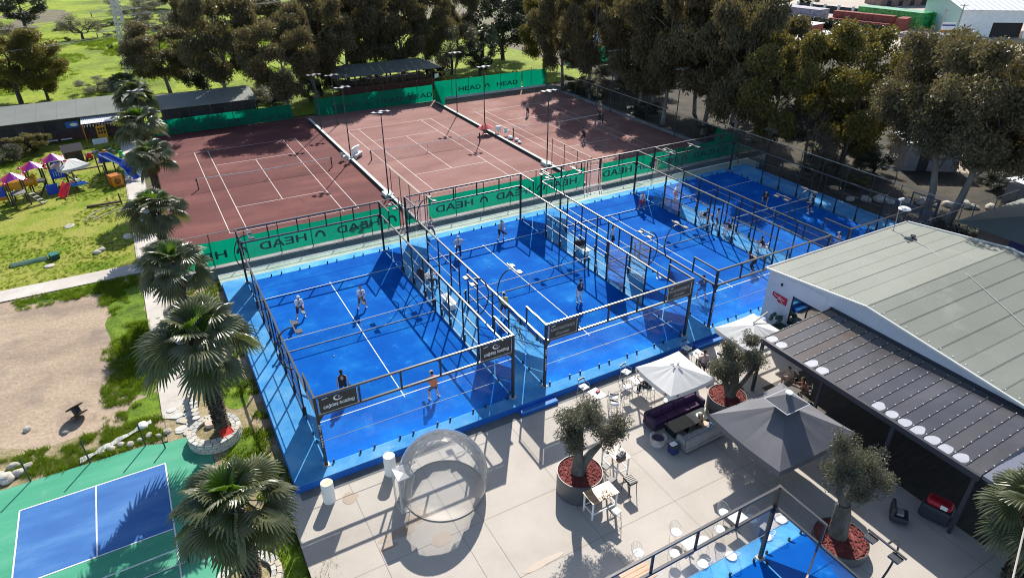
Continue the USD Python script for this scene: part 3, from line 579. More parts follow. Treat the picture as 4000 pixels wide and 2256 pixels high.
marble_sign(PX[1] + 9.0, "black marble company sign on the near right corner of the second padel court")
# small white stickers on the glass of the second court
for k in range(4): solo("glass_sticker", MB().box((PX[1] + 2.05 + k * 2.0, -0.02, 1.42), (0.22, 0.006, 0.09)), m_white, "small white sticker on the second padel court's near glass wall", "sticker", "white stickers on the near glass")
# benches, carts and chairs beside the clay courts
def plastic_chair(x, y, z, rot, m, label, group=None):
    t = thing("court_chair", label, "chair", (x, y, z), rot, group=group)
    part(t, "seat", MB().box((0, 0, 0.44), (0.46, 0.44, 0.03)), m)
    b = MB().box((0, 0.22, 0.66), (0.46, 0.03, 0.42)); part(t, "backrest", b, m)
    for sx in (-1, 1):
        for sy in (-1, 1): part(t, "leg", MB().bar((sx * 0.2, sy * 0.18, 0.43), (sx * 0.23, sy * 0.22, 0), 0.035), m)
        part(t, "armrest", MB().bar((sx * 0.23, -0.2, 0.64), (sx * 0.23, 0.22, 0.66), 0.035), m)
    return t
m_pl = plain("white_plastic", (0.72, 0.72, 0.70), 0.4); m_bk = plain("black_plastic", (0.02, 0.02, 0.022), 0.5)
t = thing("court_bench", "white bench under a white sheet beside the left clay court's net post", "bench", (15.55, 43.9, TZ), 0.75)
part(t, "seat", MB().box((0, 0, 0.45), (1.5, 0.5, 0.05)), m_pl); part(t, "backrest", MB().box((0, 0.27, 0.72), (1.5, 0.05, 0.5)), m_pl)
for s in (-0.6, 0.6): part(t, "leg", MB().box((s, 0, 0.21), (0.06, 0.45, 0.42)), m_pl)
part(t, "sheet_roll", MB().tube([(-0.75, 0.2, 1.02), (0, 0.24, 1.06), (0.8, 0.22, 1.02)], [0.12, 0.16, 0.13], 8), m_white, smooth=True)
for k, (x, y) in enumerate(((14.0, 43.75), (14.2, 42.6))): plastic_chair(x, y, TZ, PI / 2 + 0.3, plain("grey_plastic", (0.4, 0.42, 0.42), 0.5), "grey court chair beside the low beam, " + ("farther" if k == 0 else "nearer") + " of the pair left of the white bench")
def cart(x, y, label):
    t = thing("ball_cart", label, "cart", (x, y, TZ), 0.4)
    part(t, "basket", MB().box((0, 0, 0.75), (0.5, 0.5, 0.4)), m_pl)
    part(t, "cover", MB().ball((0, 0, 0.98), (0.34, 0.34, 0.14)), m_white, smooth=True)
    for sx in (-1, 1):
        for sy in (-1, 1): part(t, "leg", MB().bar((sx * 0.2, sy * 0.2, 0.56), (sx * 0.24, sy * 0.24, 0), 0.03), m_galv)
cart(32.6, 43.7, "white covered ball cart on the right beam under the floodlight")
t = thing("court_parasol", "red parasol leaning on the right beam beside the ball cart", "parasol", (31.4, 44.6, TZ))
m_red = plain("parasol_red", (0.52, 0.03, 0.05), 0.6)
cv = MB()
for k in range(8):
    a, b = k * PI / 4, (k + 1) * PI / 4; cv.add([(0, 0, 1.3), (1.0 * math.cos(a), 0.8 * math.sin(a), 0.8), (1.0 * math.cos(b), 0.8 * math.sin(b), 0.8)], [[0, 1, 2]])
part(t, "canopy", cv, m_red); part(t, "pole", MB().tube([(0, 0, 0), (0, 0, 1.4)], 0.03, 6), m_galv); part(t, "base", MB().lathe([(0, 0), (0.25, 0), (0.25, 0.06), (0, 0.08)], 12), m_bk)
plastic_chair(33.2, 42.9, TZ, -0.5, m_pl, "white plastic chair right of the ball cart on the clay court edge")
plastic_chair(31.9, 45.6, TZ, 0.9, plain("chair_red", (0.5, 0.04, 0.06), 0.5), "red plastic chair behind the red parasol on the clay court edge")
for k, (x, y, r) in enumerate(((33.1, 41.6, 0.3), (33.35, 40.6, 0.25), (33.2, 39.7, 0.2))): solo("white_bag", MB().ball((x, y, TZ + r * 0.6), (r, r * 1.4, r * 0.7)), m_white, "white ball bag on the clay beside the right beam", "bag", "white bags along the right beam", smooth=True)
# ------------------------------------------------------------------ white club building and its glass pergola
P = -0.39
m_wall = mottled("shade_tinted_render", [(0.3, (0.46, 0.48, 0.56)), (0.7, (0.54, 0.56, 0.64))], 0.5, 0.85, fine=0.05)  # white wall, with bluish shade mixed into its base colour
m_roof = [mottled(f"roof_membrane_{k}", [(0.25, tuple(c * q for c in (0.165, 0.18, 0.152))), (0.7, tuple(c * q for c in (0.2, 0.215, 0.184)))], 0.3, 0.7, fine=0.08, fscale=10, dirt=((0.22, 0.235, 0.20), 0.35, 0.58)) for k, q in ((0, 0.96), (1, 1.0), (2, 1.05))]
m_fascia = mottled("pale_trim", [(0.3, (0.5, 0.5, 0.49)), (0.7, (0.62, 0.62, 0.6))], 1.0, 0.5)
m_dark_in = plain("dark_interior", (0.02, 0.02, 0.022), 0.8)
bd = thing("club_building", "white club building with grey-green strip roof, right of the padel courts", "building", (0, 0, 0))
def rz(y): return 4.40 - 0.108 * (-7.3 - y if y < -7.3 else 0) - 0.113 * (y + 7.3 if y > -7.3 else 0)
BX0, BX1, BY0, BY1 = 27.25, 41.0, -0.82, -17.4
ys = np.linspace(BY0, BY1, 17)
ys = np.sort(np.append(ys[np.abs(ys + 7.3) > 0.3], -7.3))[::-1]
for i in range(len(ys) - 1):
    a, b = ys[i], ys[i + 1] + 0.02; r_ = MB()
    za, zb = rz(a), rz(b); lift = 0.012 * (i % 2)
    vv = [[x, y, z + d] for x in (BX0, BX1) for y, z in ((a, za), (b, zb)) for d in (-0.08, lift)]
    r_.add(vv, [[1, 5, 7, 3], [0, 2, 6, 4], [0, 1, 3, 2], [4, 6, 7, 5], [0, 4, 5, 1], [2, 3, 7, 6]])
    # raised weld seam along the strip's edge
    r_.bar((BX0 + 0.02, a - 0.03, za + lift + 0.003), (BX1 - 0.02, a - 0.03, za + lift + 0.003), 0.014)
    part(bd, "roof_strip", r_, m_roof[int(rng.integers(3))])
W0 = 27.38
def wallx(y0, y1, z0, z1): return spanm((W0, min(y0, y1), z0), (W0 + 0.2, max(y0, y1), z1))
# left wall with a window opening
WY0, WY1, WZ0, WZ1 = -2.86, -5.0, 0.75, 2.7
part(bd, "wall", wallx(-0.95, WY0, P - 0.2, 3.62), m_wall)
part(bd, "wall", wallx(WY1, -17.3, P - 0.2, 3.25), m_wall)
part(bd, "wall", wallx(WY0, WY1, WZ1, 3.7), m_wall); part(bd, "wall", wallx(WY0, WY1, P - 0.2, WZ0), m_wall)
g = MB(); g.quad((W0 + 0.02, -0.95, 3.62), (W0 + 0.02, WY0, 3.62), (W0 + 0.02, WY0, rz(WY0) - 0.1), (W0 + 0.02, -0.95, rz(-0.95) - 0.1))
g.quad((W0 + 0.02, WY0, 3.7), (W0 + 0.02, WY1, 3.7), (W0 + 0.02, WY1, rz(WY1) - 0.1), (W0 + 0.02, WY0, rz(WY0) - 0.1))
g.quad((W0 + 0.02, WY1, 3.25), (W0 + 0.02, -7.3, 3.25), (W0 + 0.02, -7.3, rz(-7.3) - 0.1), (W0 + 0.02, WY1, rz(WY1) - 0.1))
g.quad((W0 + 0.02, -7.3, 3.25), (W0 + 0.02, -17.3, 3.25), (W0 + 0.02, -17.3, rz(-17.3) - 0.1), (W0 + 0.02, -7.3, rz(-7.3) - 0.1))
part(bd, "gable", g, m_wall)
part(bd, "wall", spanm((W0 + 0.21, -1.15, P - 0.2), (40.9, -0.95, 3.62)), m_wall)
part(bd, "wall", spanm((W0 + 0.21, -17.3, P - 0.2), (40.9, -17.1, 3.2)), m_wall)
part(bd, "wall", spanm((40.7, -17.08, P - 0.2), (40.9, -1.17, 3.2)), m_wall)
w = part(bd, "window", MB().quad((W0 + 0.06, WY1 + 0.05, WZ0 + 0.05), (W0 + 0.06, WY0 - 0.05, WZ0 + 0.05), (W0 + 0.06, WY0 - 0.05, WZ1 - 0.05), (W0 + 0.06, WY1 + 0.05, WZ1 - 0.05)), pane("window_glass", (0.75, 0.8, 0.82)))
fr = MB()
for y in (WY0 - 0.03, (WY0 + WY1) / 2, WY1 + 0.03): fr.box((W0 + 0.06, y, (WZ0 + WZ1) / 2), (0.07, 0.06, WZ1 - WZ0 - 0.01))
for z_ in (WZ0 + 0.03, WZ1 - 0.03): fr.box((W0 + 0.06, (WY0 + WY1) / 2, z_), (0.065, abs(WY1 - WY0) - 0.13, 0.05))
part(w, "frame", fr, m_clamp)
struct("pergola_shade_sheet", MB().rect(22.6, -17.5, 27.35, -5.6, P + 0.012), mottled("painted_shade_floor", [(0.3, (0.05, 0.04, 0.033)), (0.7, (0.09, 0.075, 0.06))], 1.0, 0.7, stretch=(1, 7, 1)))  # dark sheet over the plaza; its colour paints the deep shade under the pergola
part(bd, "room_floor", spanm((W0 + 0.21, -17.0, P - 0.1), (40.6, -1.2, P + 0.02)), m_path)
eave = MB()
for (x, y0, y1) in ((BX0 - 0.03, BY0, -7.3), (BX0 - 0.03, -7.3, BY1)):
    eave.bar((x, y0, rz(y0) - 0.02), (x, y1, rz(y1) - 0.02), 0.11)
part(bd, "edge_trim", eave, m_fascia)
part(bd, "gutter", MB().bar((BX0 - 0.1, BY0 + 0.07, rz(BY0) - 0.02), (BX1, BY0 + 0.07, rz(BY0) - 0.02), 0.12), mottled("gutter_grey", [(0.3, (0.28, 0.27, 0.26)), (0.7, (0.42, 0.41, 0.4))], 1.0, 0.5))
part(bd, "edge_trim", MB().bar((BX1 + 0.03, BY0, rz(BY0) + 0.02), (BX1 + 0.03, -7.3, rz(-7.3) + 0.02), 0.12).bar((BX1 + 0.03, -7.3, rz(-7.3) + 0.02), (BX1 + 0.03, BY1, rz(BY1) + 0.02), 0.12), m_fascia)
part(bd, "edge_bolts", (lambda o: [o.box((BX0 + 0.28, y, rz(y) + 0.02), (0.05, 0.05, 0.03)) for y in np.arange(-1.3, -16, -0.62)] and o)(MB()), m_white, kind="stuff")
part(bd, "wall_lamp", MB().box((W0 - 0.05, -2.0, 3.05), (0.1, 0.08, 0.16)), m_clamp)
part(bd, "roof_cable", MB().tube([(BX1 - 2.2, BY0 - 0.2, rz(BY0) + 0.05), (37.5, -4.2, rz(-4.2) + 0.04), (35.4, -8, rz(-8) + 0.04), (33.2, -12.5, rz(-12.5) + 0.05), (31, -17, rz(-17) + 0.05)], 0.022, 5), plain("pale_cable", (0.5, 0.5, 0.48), 0.6))
# red emblem panel
t = thing("wall_emblem", "red panel with a white leaping figure on the white building's side wall", "sign", (W0 - 0.02, -2.03, 2.1))
o = MB(); o.prism([(0.54, 0.24), (-0.54, 0.24), (-0.53, -0.25), (0.05, -0.26), (0.2, -0.12), (0.56, 0.02)], -0.012, 0.012); v, f = o.out(); part(t, "panel", (v[:, [2, 0, 1]], f), plain("emblem_red", (0.42, 0.012, 0.03), 0.6))
fg = MB()
for st in ([(0.42, 0.18), (0.3, 0.1), (0.1, 0.06), (-0.08, 0.02)], [(-0.02, 0.05), (-0.12, -0.06), (-0.3, -0.2)], [(-0.05, 0.0), (0.1, -0.1), (0.22, -0.12)], [(-0.05, 0.03), (-0.2, 0.04), (-0.36, 0.0)]): fg.tube([(-0.02, a, b) for a, b in st], 0.018, 5)
fg.ball((-0.02, -0.02, 0.12), (0.01, 0.04, 0.04)); part(t, "figure_mark", fg, m_letter)
# satellite dish with floodlights on a mast
t = thing("satellite_dish", "white satellite dish with two small lamps on a mast above the roof corner", "satellite dish", (39.0, -1.1, 3.7))
part(t, "mast", MB().tube([(-0.35, -0.2, 0), (0, 0, 0.6), (0.05, 0.1, 2.0)], 0.03, 6), m_galv)
part(t, "dish", MB().lathe([(0.0, 0.10), (0.2, 0.08), (0.34, 0.02), (0.40, -0.04), (0.40, -0.06), (0.2, 0.06), (0, 0.085)], 16).move((0.1, -0.25, 1.6)), m_white, smooth=30)
for k in (-0.18, 0.12): part(t, "lamp", MB().ball((0.05 + k, 0.1, 2.15), (0.13, 0.1, 0.08)), m_white, smooth=True)
t = thing("satellite_dish", "small white satellite dish on the roof at the right edge of the picture", "satellite dish", (39.9, -9.6, rz(-9.6)))
part(t, "mast", MB().tube([(0, 0, 0), (0, 0, 0.6)], 0.03, 6), m_bk); part(t, "dish", MB().lathe([(0, 0.06), (0.2, 0.04), (0.28, -0.02), (0.2, 0.02), (0, 0.04)], 14).move((0, -0.1, 0.7)), m_white, smooth=30)
t = thing("vent_pipe", "small dark vent cap on the white building's roof near the top corner", "vent", (38.2, -2.9, rz(-2.9)))
part(t, "pipe", MB().tube([(0, 0, 0), (0, 0, 0.22)], 0.07, 8), m_bk); part(t, "cap", MB().lathe([(0, 0.3), (0.16, 0.26), (0.17, 0.2), (0, 0.2)], 10), m_bk)

# pergola
pg = thing("pergola", "dark glass-roofed pergola attached to the white building", "pergola", (0, 0, 0))
GX0, GX1, GY0, GY1 = 21.95, 27.2, -5.35, -16.55
def gz(x): return 2.98 + (x - GX0) * 0.045
m_pan = [mottled(f"roof_pane_{k}", [(0.3, tuple(c * 0.7 for c in q)), (0.55, q), (0.75, tuple(c * 1.35 for c in q))], 0.35, 0.22, fine=0.06, spec=0.7) for k, q in enumerate(((0.085, 0.078, 0.078), (0.075, 0.072, 0.078), (0.10, 0.078, 0.066), (0.06, 0.06, 0.07)))]
m_opaque = mottled("opaque_film", [(0.3, (0.34, 0.35, 0.40)), (0.7, (0.42, 0.43, 0.47))], 1.5, 0.5, fine=0.08)  # pale opaque patches on the outer ends of the roof panes
N = 18; py = np.linspace(GY0 - 0.05, GY1 + 0.05, N + 1)
for k in range(N):
    a, b = py[k] - 0.03, py[k + 1] + 0.03
    part(pg, "roof_pane", MB().add([[x, y, gz(x) + d] for x in (GX0 + 0.1, GX1) for y in (a, b) for d in (0.0, 0.016)], [[1, 5, 7, 3], [0, 2, 6, 4], [0, 1, 3, 2], [4, 6, 7, 5], [0, 4, 5, 1], [2, 3, 7, 6]]), m_pan[[2, 1, 0, 2, 0, 1, 0, 0, 1, 3, 3, 1, 3, 3, 1, 0, 1, 0][k]])
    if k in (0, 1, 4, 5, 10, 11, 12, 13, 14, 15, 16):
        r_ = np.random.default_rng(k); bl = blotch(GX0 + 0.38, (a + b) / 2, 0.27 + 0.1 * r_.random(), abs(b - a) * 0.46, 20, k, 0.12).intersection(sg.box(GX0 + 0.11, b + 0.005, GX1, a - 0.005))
        v, f = MB().sheet(bl, 0).out(); v[:, 2] = gz(v[:, 0]) + 0.019; part(pg, "pale_patch", (v, f), m_opaque)
    bl = MB(); bl.add([[x, y, gz(x) + 0.02] for x in (GX1 - 0.62, GX1 - 0.02) for y in (a - 0.002, b + 0.002)], [[0, 1, 3, 2]])
for k in range(N + 1):
    y = py[k]
    part(pg, "rib", MB().bar((GX0 + 0.1, y, gz(GX0 + 0.1) + 0.02), (GX1, y, gz(GX1) + 0.02), 0.045), m_black_light)
sc = MB()
for k in range(N + 1):
    for x in np.arange(GX0 + 0.45, GX1, 0.56): sc.box((x + 0.05 * (k % 2), py[k], gz(x) + 0.05), (0.05, 0.05, 0.02))
part(pg, "screw_caps", sc, plain("screw_white", (0.6, 0.6, 0.58), 0.4), kind="stuff")
m_navy = plain("pergola_frame", (0.022, 0.025, 0.035), 0.45)
part(pg, "fascia_beam", MB().span((GX0 - 0.06, GY1, gz(GX0) - 0.22), (GX0 + 0.09, GY0, gz(GX0) + 0.05)), m_navy)
part(pg, "end_beam", MB().span((GX0 + 0.1, GY0 - 0.02, gz(GX0) - 0.18), (GX1, GY0 + 0.08, gz(GX0) - 0.02)), m_navy)
part(pg, "end_beam", MB().span((GX0 + 0.1, GY1 - 0.55, gz(GX0) - 0.1), (GX1, GY1 - 0.02, gz(GX0) + 0.06)), plain("awning_box", (0.16, 0.17, 0.22), 0.4))
part(pg, "wall_beam", MB().span((GX1 + 0.01, GY1, gz(GX1) - 0.12), (W0 - 0.01, GY0, gz(GX1) + 0.08)), m_navy)
for y in (-5.5, -9.2, -12.9, -16.4): part(pg, "post", MB().box((GX0 + 0.03, y, (gz(GX0) - 0.22 + P) / 2), (0.14, 0.14, gz(GX0) - 0.225 - P)), m_navy)
# service corner between pergola and wall: bin, cabinet, blower
t = thing("litter_bin", "dark bin with a pale blue domed lid beside the white building's corner", "bin", (26.6, -1.65, P))
part(t, "body", MB().lathe([(0.0, 0), (0.28, 0), (0.31, 1.0), (0, 1.0)], 12), m_bk); part(t, "lid", MB().lathe([(0.34, 1.0), (0.34, 1.06), (0.22, 1.14), (0, 1.18)], 8), plain("lid_blue", (0.45, 0.52, 0.72), 0.4))
t = thing("service_cabinet", "dark green service cabinet under the red emblem", "cabinet", (26.75, -3.1, P))
part(t, "body", MB().box((0, 0, 0.6), (0.8, 1.1, 1.2)), plain("cabinet_green", (0.02, 0.05, 0.05), 0.5)); part(t, "door", MB().box((-0.41, 0, 0.62), (0.02, 0.9, 1.0)), plain("cabinet_door", (0.03, 0.07, 0.07), 0.5))
solo("potted_shrub", (lambda o: [o.ball((26.9 + 0.2 * math.cos(i * 2.4), -2.5 + 0.3 * math.sin(i * 1.9), P + 1.35 + 0.1 * (i % 4)), (0.12, 0.12, 0.1)) for i in range(16)] and o)(MB()), plain("dark_teal_leaf", (0.02, 0.07, 0.06), 0.6), "small teal shrub below the red emblem on the white wall", "plant")
# ------------------------------------------------------------------ plaza: parasols, furniture, planters, dome
m_cv_w = mottled("canvas_white", [(0.3, (0.70, 0.70, 0.68)), (0.7, (0.80, 0.80, 0.78))], 1.0, 0.8, fine=0.03, transl=0.25)
m_cv_g = mottled("canvas_grey", [(0.3, (0.125, 0.125, 0.14)), (0.7, (0.165, 0.165, 0.18))], 0.7, 0.8, fine=0.06, transl=0.06)
m_chrome = plain("chrome_tube", (0.30, 0.30, 0.31), 0.28, metal=0.7)
m_seatw = plain("seat_white", (0.74, 0.74, 0.73), 0.5)
m_top = mottled("white_top", [(0.3, (0.74, 0.72, 0.69)), (0.7, (0.8, 0.79, 0.77))], 2, 0.35, fine=0.03)
m_purple = mottled("purple_cloth", [(0.3, (0.035, 0.02, 0.045)), (0.7, (0.06, 0.035, 0.07))], 2.0, 0.85)
m_greycl = mottled("grey_cloth", [(0.3, (0.20, 0.195, 0.195)), (0.7, (0.30, 0.29, 0.29))], 3.0, 0.85)
def canopy(t, c, hx, hy, zp, zv, m, nseg=8, sag=0.10, vent=None, valance=0.26):
    """A square canopy of four sagging cloth panels with hips, and a valance skirt; c centre, zp peak, zv edge."""
    cs = [np.array((c[0] + sx * hx, c[1] + sy * hy, zv)) for sx, sy in ((-1, -1), (1, -1), (1, 1), (-1, 1))]; pk = np.array((c[0], c[1], zp))
    for k in range(4):
        a, b = cs[k], cs[(k + 1) % 4]; v, f = [], []
        for i in range(nseg + 1):
            for j in range(nseg + 1):
                s, q = i / nseg, j / nseg; e = a + (b - a) * q; p = pk + (e - pk) * s
                d = sag * math.sin(PI * q) * s ** 1.2; p = p - np.array((0, 0, d * 0.8)) + 0.012 * np.array((0, 0, math.sin(q * 23 + k * 2) * math.sin(PI * q) * (1 - s) * s * 4))
                v.append(p)
        for i in range(nseg):
            for j in range(nseg): o = i * (nseg + 1) + j; f.append([o, o + nseg + 1, o + nseg + 2, o + 1])
        part(t, "canopy_panel", (np.array(v), np.array(f)), m)
        vv, ff = [], []
        for j in range(nseg + 1):
            q = j / nseg; e = a + (b - a) * q; d = sag * math.sin(PI * q) * 0.8
            vv += [e - (0, 0, d + 0.001), e - (0, 0, d + valance * (1 + 0.05 * math.sin(q * 19 + k)))]
        for j in range(nseg): ff.append([2 * j, 2 * j + 1, 2 * j + 3, 2 * j + 2])
        part(t, "valance", (np.array(vv), np.array(ff)), m)
def parasol(name, label, cx, cy, hx, hy, zp, zv, m, pole_m, vent=None, base=True, rot=0.0, off=None):
    t = thing(name, label, "parasol", (cx, cy, P), rot)
    canopy(t, (0, 0), hx, hy, zp - P, zv - P, m)
    part(t, "pole", MB().tube([(0, 0, 0), (0, 0, zp - P - 0.03)], 0.035, 8), pole_m)
    for k in range(4):
        sx, sy = ((-1, -1), (1, -1), (1, 1), (-1, 1))[k]; part(t, "rib", MB().bar((0, 0, zp - P - 0.06), (sx * hx * 0.98, sy * hy * 0.98, zv - P - 0.05), 0.025), pole_m)
    if base: part(t, "base", MB().lathe([(0, 0), (0.42, 0), (0.42, 0.06), (0.12, 0.1), (0, 0.1)], 14), plain("base_pale", (0.5, 0.5, 0.5), 0.6))
    return t
m_logo = plain("parasol_roundel", (0.36, 0.16, 0.07), 0.6)
t = parasol("cafe_parasol", "white square parasol above the white table, nearer of the two", 17.0, -4.45, 1.46, 1.36, 2.45, 1.98, m_cv_w, m_galv, base=False)
part(t, "base", MB().lathe([(0, 0), (0.42, 0), (0.42, 0.06), (0, 0.1)], 14).move((0.48, 0.4, 0)), plain("base_pale", (0.5, 0.5, 0.5), 0.6))
for k in range(4):
    a = k * PI / 2 + 0.4; part(t, "vent_strap", MB().bar((0.12 * math.cos(a), 0.12 * math.sin(a), 2.86), (0.34 * math.cos(a), 0.34 * math.sin(a), 2.80), 0.05), plain("strap_grey", (0.45, 0.45, 0.43), 0.7))
for (x, y, w_) in ((-1.465, -1.0, "x"), (-1.465, 1.15, "x"), (-1.0, -1.366, "y")): part(t, "roundel", MB().ball((x, y, 2.24), (0.008, 0.085, 0.085) if w_ == "x" else (0.085, 0.008, 0.085)), m_logo)
t = parasol("cafe_parasol", "white square parasol against the white building, partly hidden by pergola and olive tree", 23.3, -3.75, 1.55, 1.4, 2.5, 2.0, m_cv_w, m_galv)
part(t, "cover_bar", MB().bar((0.0, 0.1, 2.95), (1.9, 0.75, 2.72), 0.07), m_galv)
t = thing("cafe_parasol", "large grey square parasol with a vented top, beside the pergola", "parasol", (18.4, -9.95, P))
canopy(t, (0, 0), 2.42, 2.05, 3.15 - P + 0.15, 2.22 - P, m_cv_g, nseg=10, sag=0.16, valance=0.30)
part(t, "pole", MB().tube([(0, 0, 0), (0, 0, 3.3 - P)], 0.05, 8), m_navy)
for sx, sy in ((-1, -1), (1, -1), (1, 1), (-1, 1)): part(t, "rib", MB().bar((0, 0, 3.15 - P), (sx * 2.38, sy * 2.0, 2.16 - P), 0.03), m_navy)
vt = MB(); q = [(-0.72, -0.64), (0.72, -0.64), (0.72, 0.64), (-0.72, 0.64)]
for k in range(4): a, b = q[k], q[(k + 1) % 4]; vt.add([(0, 0, 3.95 - P), (a[0], a[1], 3.5 - P), (b[0], b[1], 3.5 - P)], [[0, 1, 2]])
vp = part(t, "vent_cap", vt, m_cv_g)
tr = MB(); [tr.bar((q[k][0], q[k][1], 3.5 - P), (q[(k + 1) % 4][0], q[(k + 1) % 4][1], 3.5 - P), 0.03) for k in range(4)]
part(vp, "trim", tr, plain("trim_pale", (0.45, 0.45, 0.48), 0.6))
part(vp, "finial", MB().lathe([(0, 0.06), (0.16, 0.05), (0.17, 0), (0.08, -0.06), (0, -0.06)], 14).move((0, 0, 3.99 - P)), m_white)

def bar_chair(x, y, rot, label, high=True, arms=True):
    """Tubular chair with white seat, dark back band."""
    h = 0.72 if high else 0.46
    t = thing("cafe_chair", label, "chair", (x, y, P), rot, group="tubular cafe chairs")
    part(t, "seat", rbox((0.44, 0.44, 0.05), 0.02, (0, 0, h)), m_seatw)
    for sx in (-1, 1):
        part(t, "leg", MB().tube([(sx * 0.2, -0.2, h), (sx * 0.25, -0.25, 0)], 0.014, 5), m_chrome)
        part(t, "leg", MB().tube([(sx * 0.25, 0.27, 0), (sx * 0.21, 0.21, h), (sx * 0.21, 0.26, h + 0.42)], 0.014, 5), m_chrome)
        if arms: part(t, "arm", MB().tube([(sx * 0.21, 0.23, h + 0.22), (sx * 0.24, -0.16, h + 0.22), (sx * 0.22, -0.2, h)], 0.013, 5), m_chrome)
    fr_ = MB(); z_ = h * 0.35
    fr_.tube([(-0.23, -0.23, z_), (0.23, -0.23, z_), (0.23, 0.24, z_), (-0.23, 0.24, z_), (-0.23, -0.23, z_)], 0.011, 5); part(t, "footrest", fr_, m_chrome)
    part(t, "back_band", MB().tube([(-0.21, 0.24, h + 0.36), (-0.12, 0.29, h + 0.36), (0.12, 0.29, h + 0.36), (0.21, 0.24, h + 0.36)], [0.05] * 4, 6), m_bk, smooth=40)
    return t
bar_chair(13.55, -1.45, 0.1, "tubular chair with black back behind the table with the red box")
bar_chair(14.45, -2.85, 2.6, "white seated tubular chair right of the table with the red box")
bar_chair(16.35, -1.5, 0.3, "tubular chair with black back behind the white table by the parasol")
bar_chair(15.6, -2.6, 1.3, "white seated tubular chair left of the white table by the parasol")
bar_chair(16.55, -3.25, 2.9, "dark tubular chair where the woman sits, below the parasol's left corner")
bar_chair(14.2, -3.35, 2.2, "tubular chair half hidden behind the front olive tree's crown")
bar_chair(20.85, -1.4, 0.2, "tubular chair with black back beyond the white parasol, by the drain")
bar_chair(21.9, -3.0, 2.3, "tubular chair under the building-side white parasol, behind the olive tree")
def cafe_table(x, y, w, d, label, rot=0.0, h=0.75, top=None):
    t = thing("cafe_table", label, "table", (x, y, P), rot)
    part(t, "tabletop", rbox((w, d, 0.04), 0.012, (0, 0, h)), top or m_top)
    part(t, "pedestal", MB().tube([(0, 0, 0.03), (0, 0, h - 0.02)], 0.035, 8), m_bk); part(t, "foot", MB().lathe([(0, 0), (0.26, 0), (0.26, 0.03), (0, 0.05)], 14), m_bk)
    return t
cafe_table(13.8, -2.3, 0.62, 0.85, "white cafe table with a red box, behind the front olive tree", 0.15)
cafe_table(16.5, -2.4, 0.85, 0.7, "white cafe table by the parasol where the woman sits", 0.05)
cafe_table(20.95, -2.2, 0.75, 0.7, "white cafe table with dishes beyond the parasol", 0.1)
cafe_table(23.4, -4.0, 0.7, 0.7, "white cafe table under the building-side parasol")
solo("table_box", MB().box((13.9, -2.2, P + 0.82), (0.22, 0.16, 0.1), 0.4), m_red, "red box on the white table behind the front olive tree", "box")
t = thing("bottle", "dark glass bottle on the woman's white table", "bottle", (16.35, -2.25, P + 0.772)); part(t, "glass", MB().lathe([(0, 0), (0.035, 0), (0.035, 0.16), (0.013, 0.22), (0.013, 0.28), (0, 0.28)], 10), plain("bottle_brown", (0.03, 0.015, 0.01), 0.15)); part(t, "cap", MB().lathe([(0.015, 0.27), (0.015, 0.30), (0, 0.30)], 8), m_red)
for k, (x, y) in enumerate(((16.6, -2.2), (16.75, -2.55), (20.9, -2.1), (21.1, -2.35))):
    t = thing("plate", ("plate of food on the woman's white table, " + ("far side" if k == 0 else "near side")) if k < 2 else "plate on the dished table beyond the parasol, " + ("far side" if k == 2 else "near side"), "plate", (x, y, P + 0.772)); part(t, "dish", MB().lathe([(0, 0.004), (0.08, 0.004), (0.12, 0.02), (0.12, 0.012), (0, 0.0)], 14), m_seatw); part(t, "food", MB().ball((0, 0, 0.02), (0.06, 0.05, 0.02)), plain("food_brown", (0.25, 0.12, 0.05), 0.7))
# wooden tables beside the big planter
def wood_table(x, y, w, d, label, rot=0.0, h=1.05):
    t = thing("wooden_table", label, "table", (x, y, P), rot)
    n = 5 if d > 0.9 else 4
    if w >= d:
        for k in range(n): part(t, "slat", MB().box((0, -d / 2 + d / n * (k + 0.5), h), (w, d / n - 0.012, 0.035)), m_wood)
    else:
        for k in range(4): part(t, "slat", MB().box((-w / 2 + w / 4 * (k + 0.5), 0, h), (w / 4 - 0.012, d, 0.035)), m_wood)
    for sx in (-1, 1):
        for sy in (-1, 1): part(t, "leg", MB().box((sx * (w / 2 - 0.08), sy * (d / 2 - 0.08), h / 2 - 0.015), (0.06, 0.06, h - 0.04)), m_white)
        part(t, "stretcher", MB().box((sx * (w / 2 - 0.08), 0, 0.35), (0.045, d - 0.23, 0.05)), m_white)
    for sy in (-1, 1): part(t, "stretcher", MB().box((0, sy * (d / 2 - 0.08), 0.33), (w - 0.23, 0.045, 0.05)), m_white)
    part(t, "apron", MB().box((0, 0, h - 0.055), (w - 0.24, d - 0.24, 0.06)), m_white)
    return t
wood_table(11.85, -6.48, 0.78, 1.3, "tall wooden slat table right of the front planter, grey bag on it")
wood_table(9.78, -8.15, 1.4, 0.8, "tall wooden slat table in front of the front planter, olive shade on its top")
wood_table(8.6, -12.15, 1.3, 0.75, "orange wooden table beyond the lower right court's glass, with reeded grass beside")
t = thing("carry_bag", "grey bag on the farther wooden table beside the front planter", "bag", (11.85, -6.85, P + 1.068), 0.3); part(t, "body", rbox((0.5, 0.28, 0.2), 0.06, (0, 0, 0.1)), plain("bag_grey", (0.1, 0.1, 0.105), 0.6), smooth=40); part(t, "handle", MB().tube([(-0.12, 0, 0.2), (0, 0, 0.3), (0.12, 0, 0.2)], 0.02, 6), m_bk)
t = thing("grill_stand", "dark metal grill on thin legs beside the wooden table", "grill", (11.57, -7.95, P), 0.0)
part(t, "tray", MB().box((0, 0, 0.72), (0.42, 0.52, 0.12)), m_clamp)
for k in range(5): part(t, "grate_bar", MB().bar((-0.19, -0.2 + k * 0.1, 0.79), (0.19, -0.2 + k * 0.1, 0.79), 0.02), plain("grate", (0.12, 0.11, 0.11), 0.4, metal=0.5))
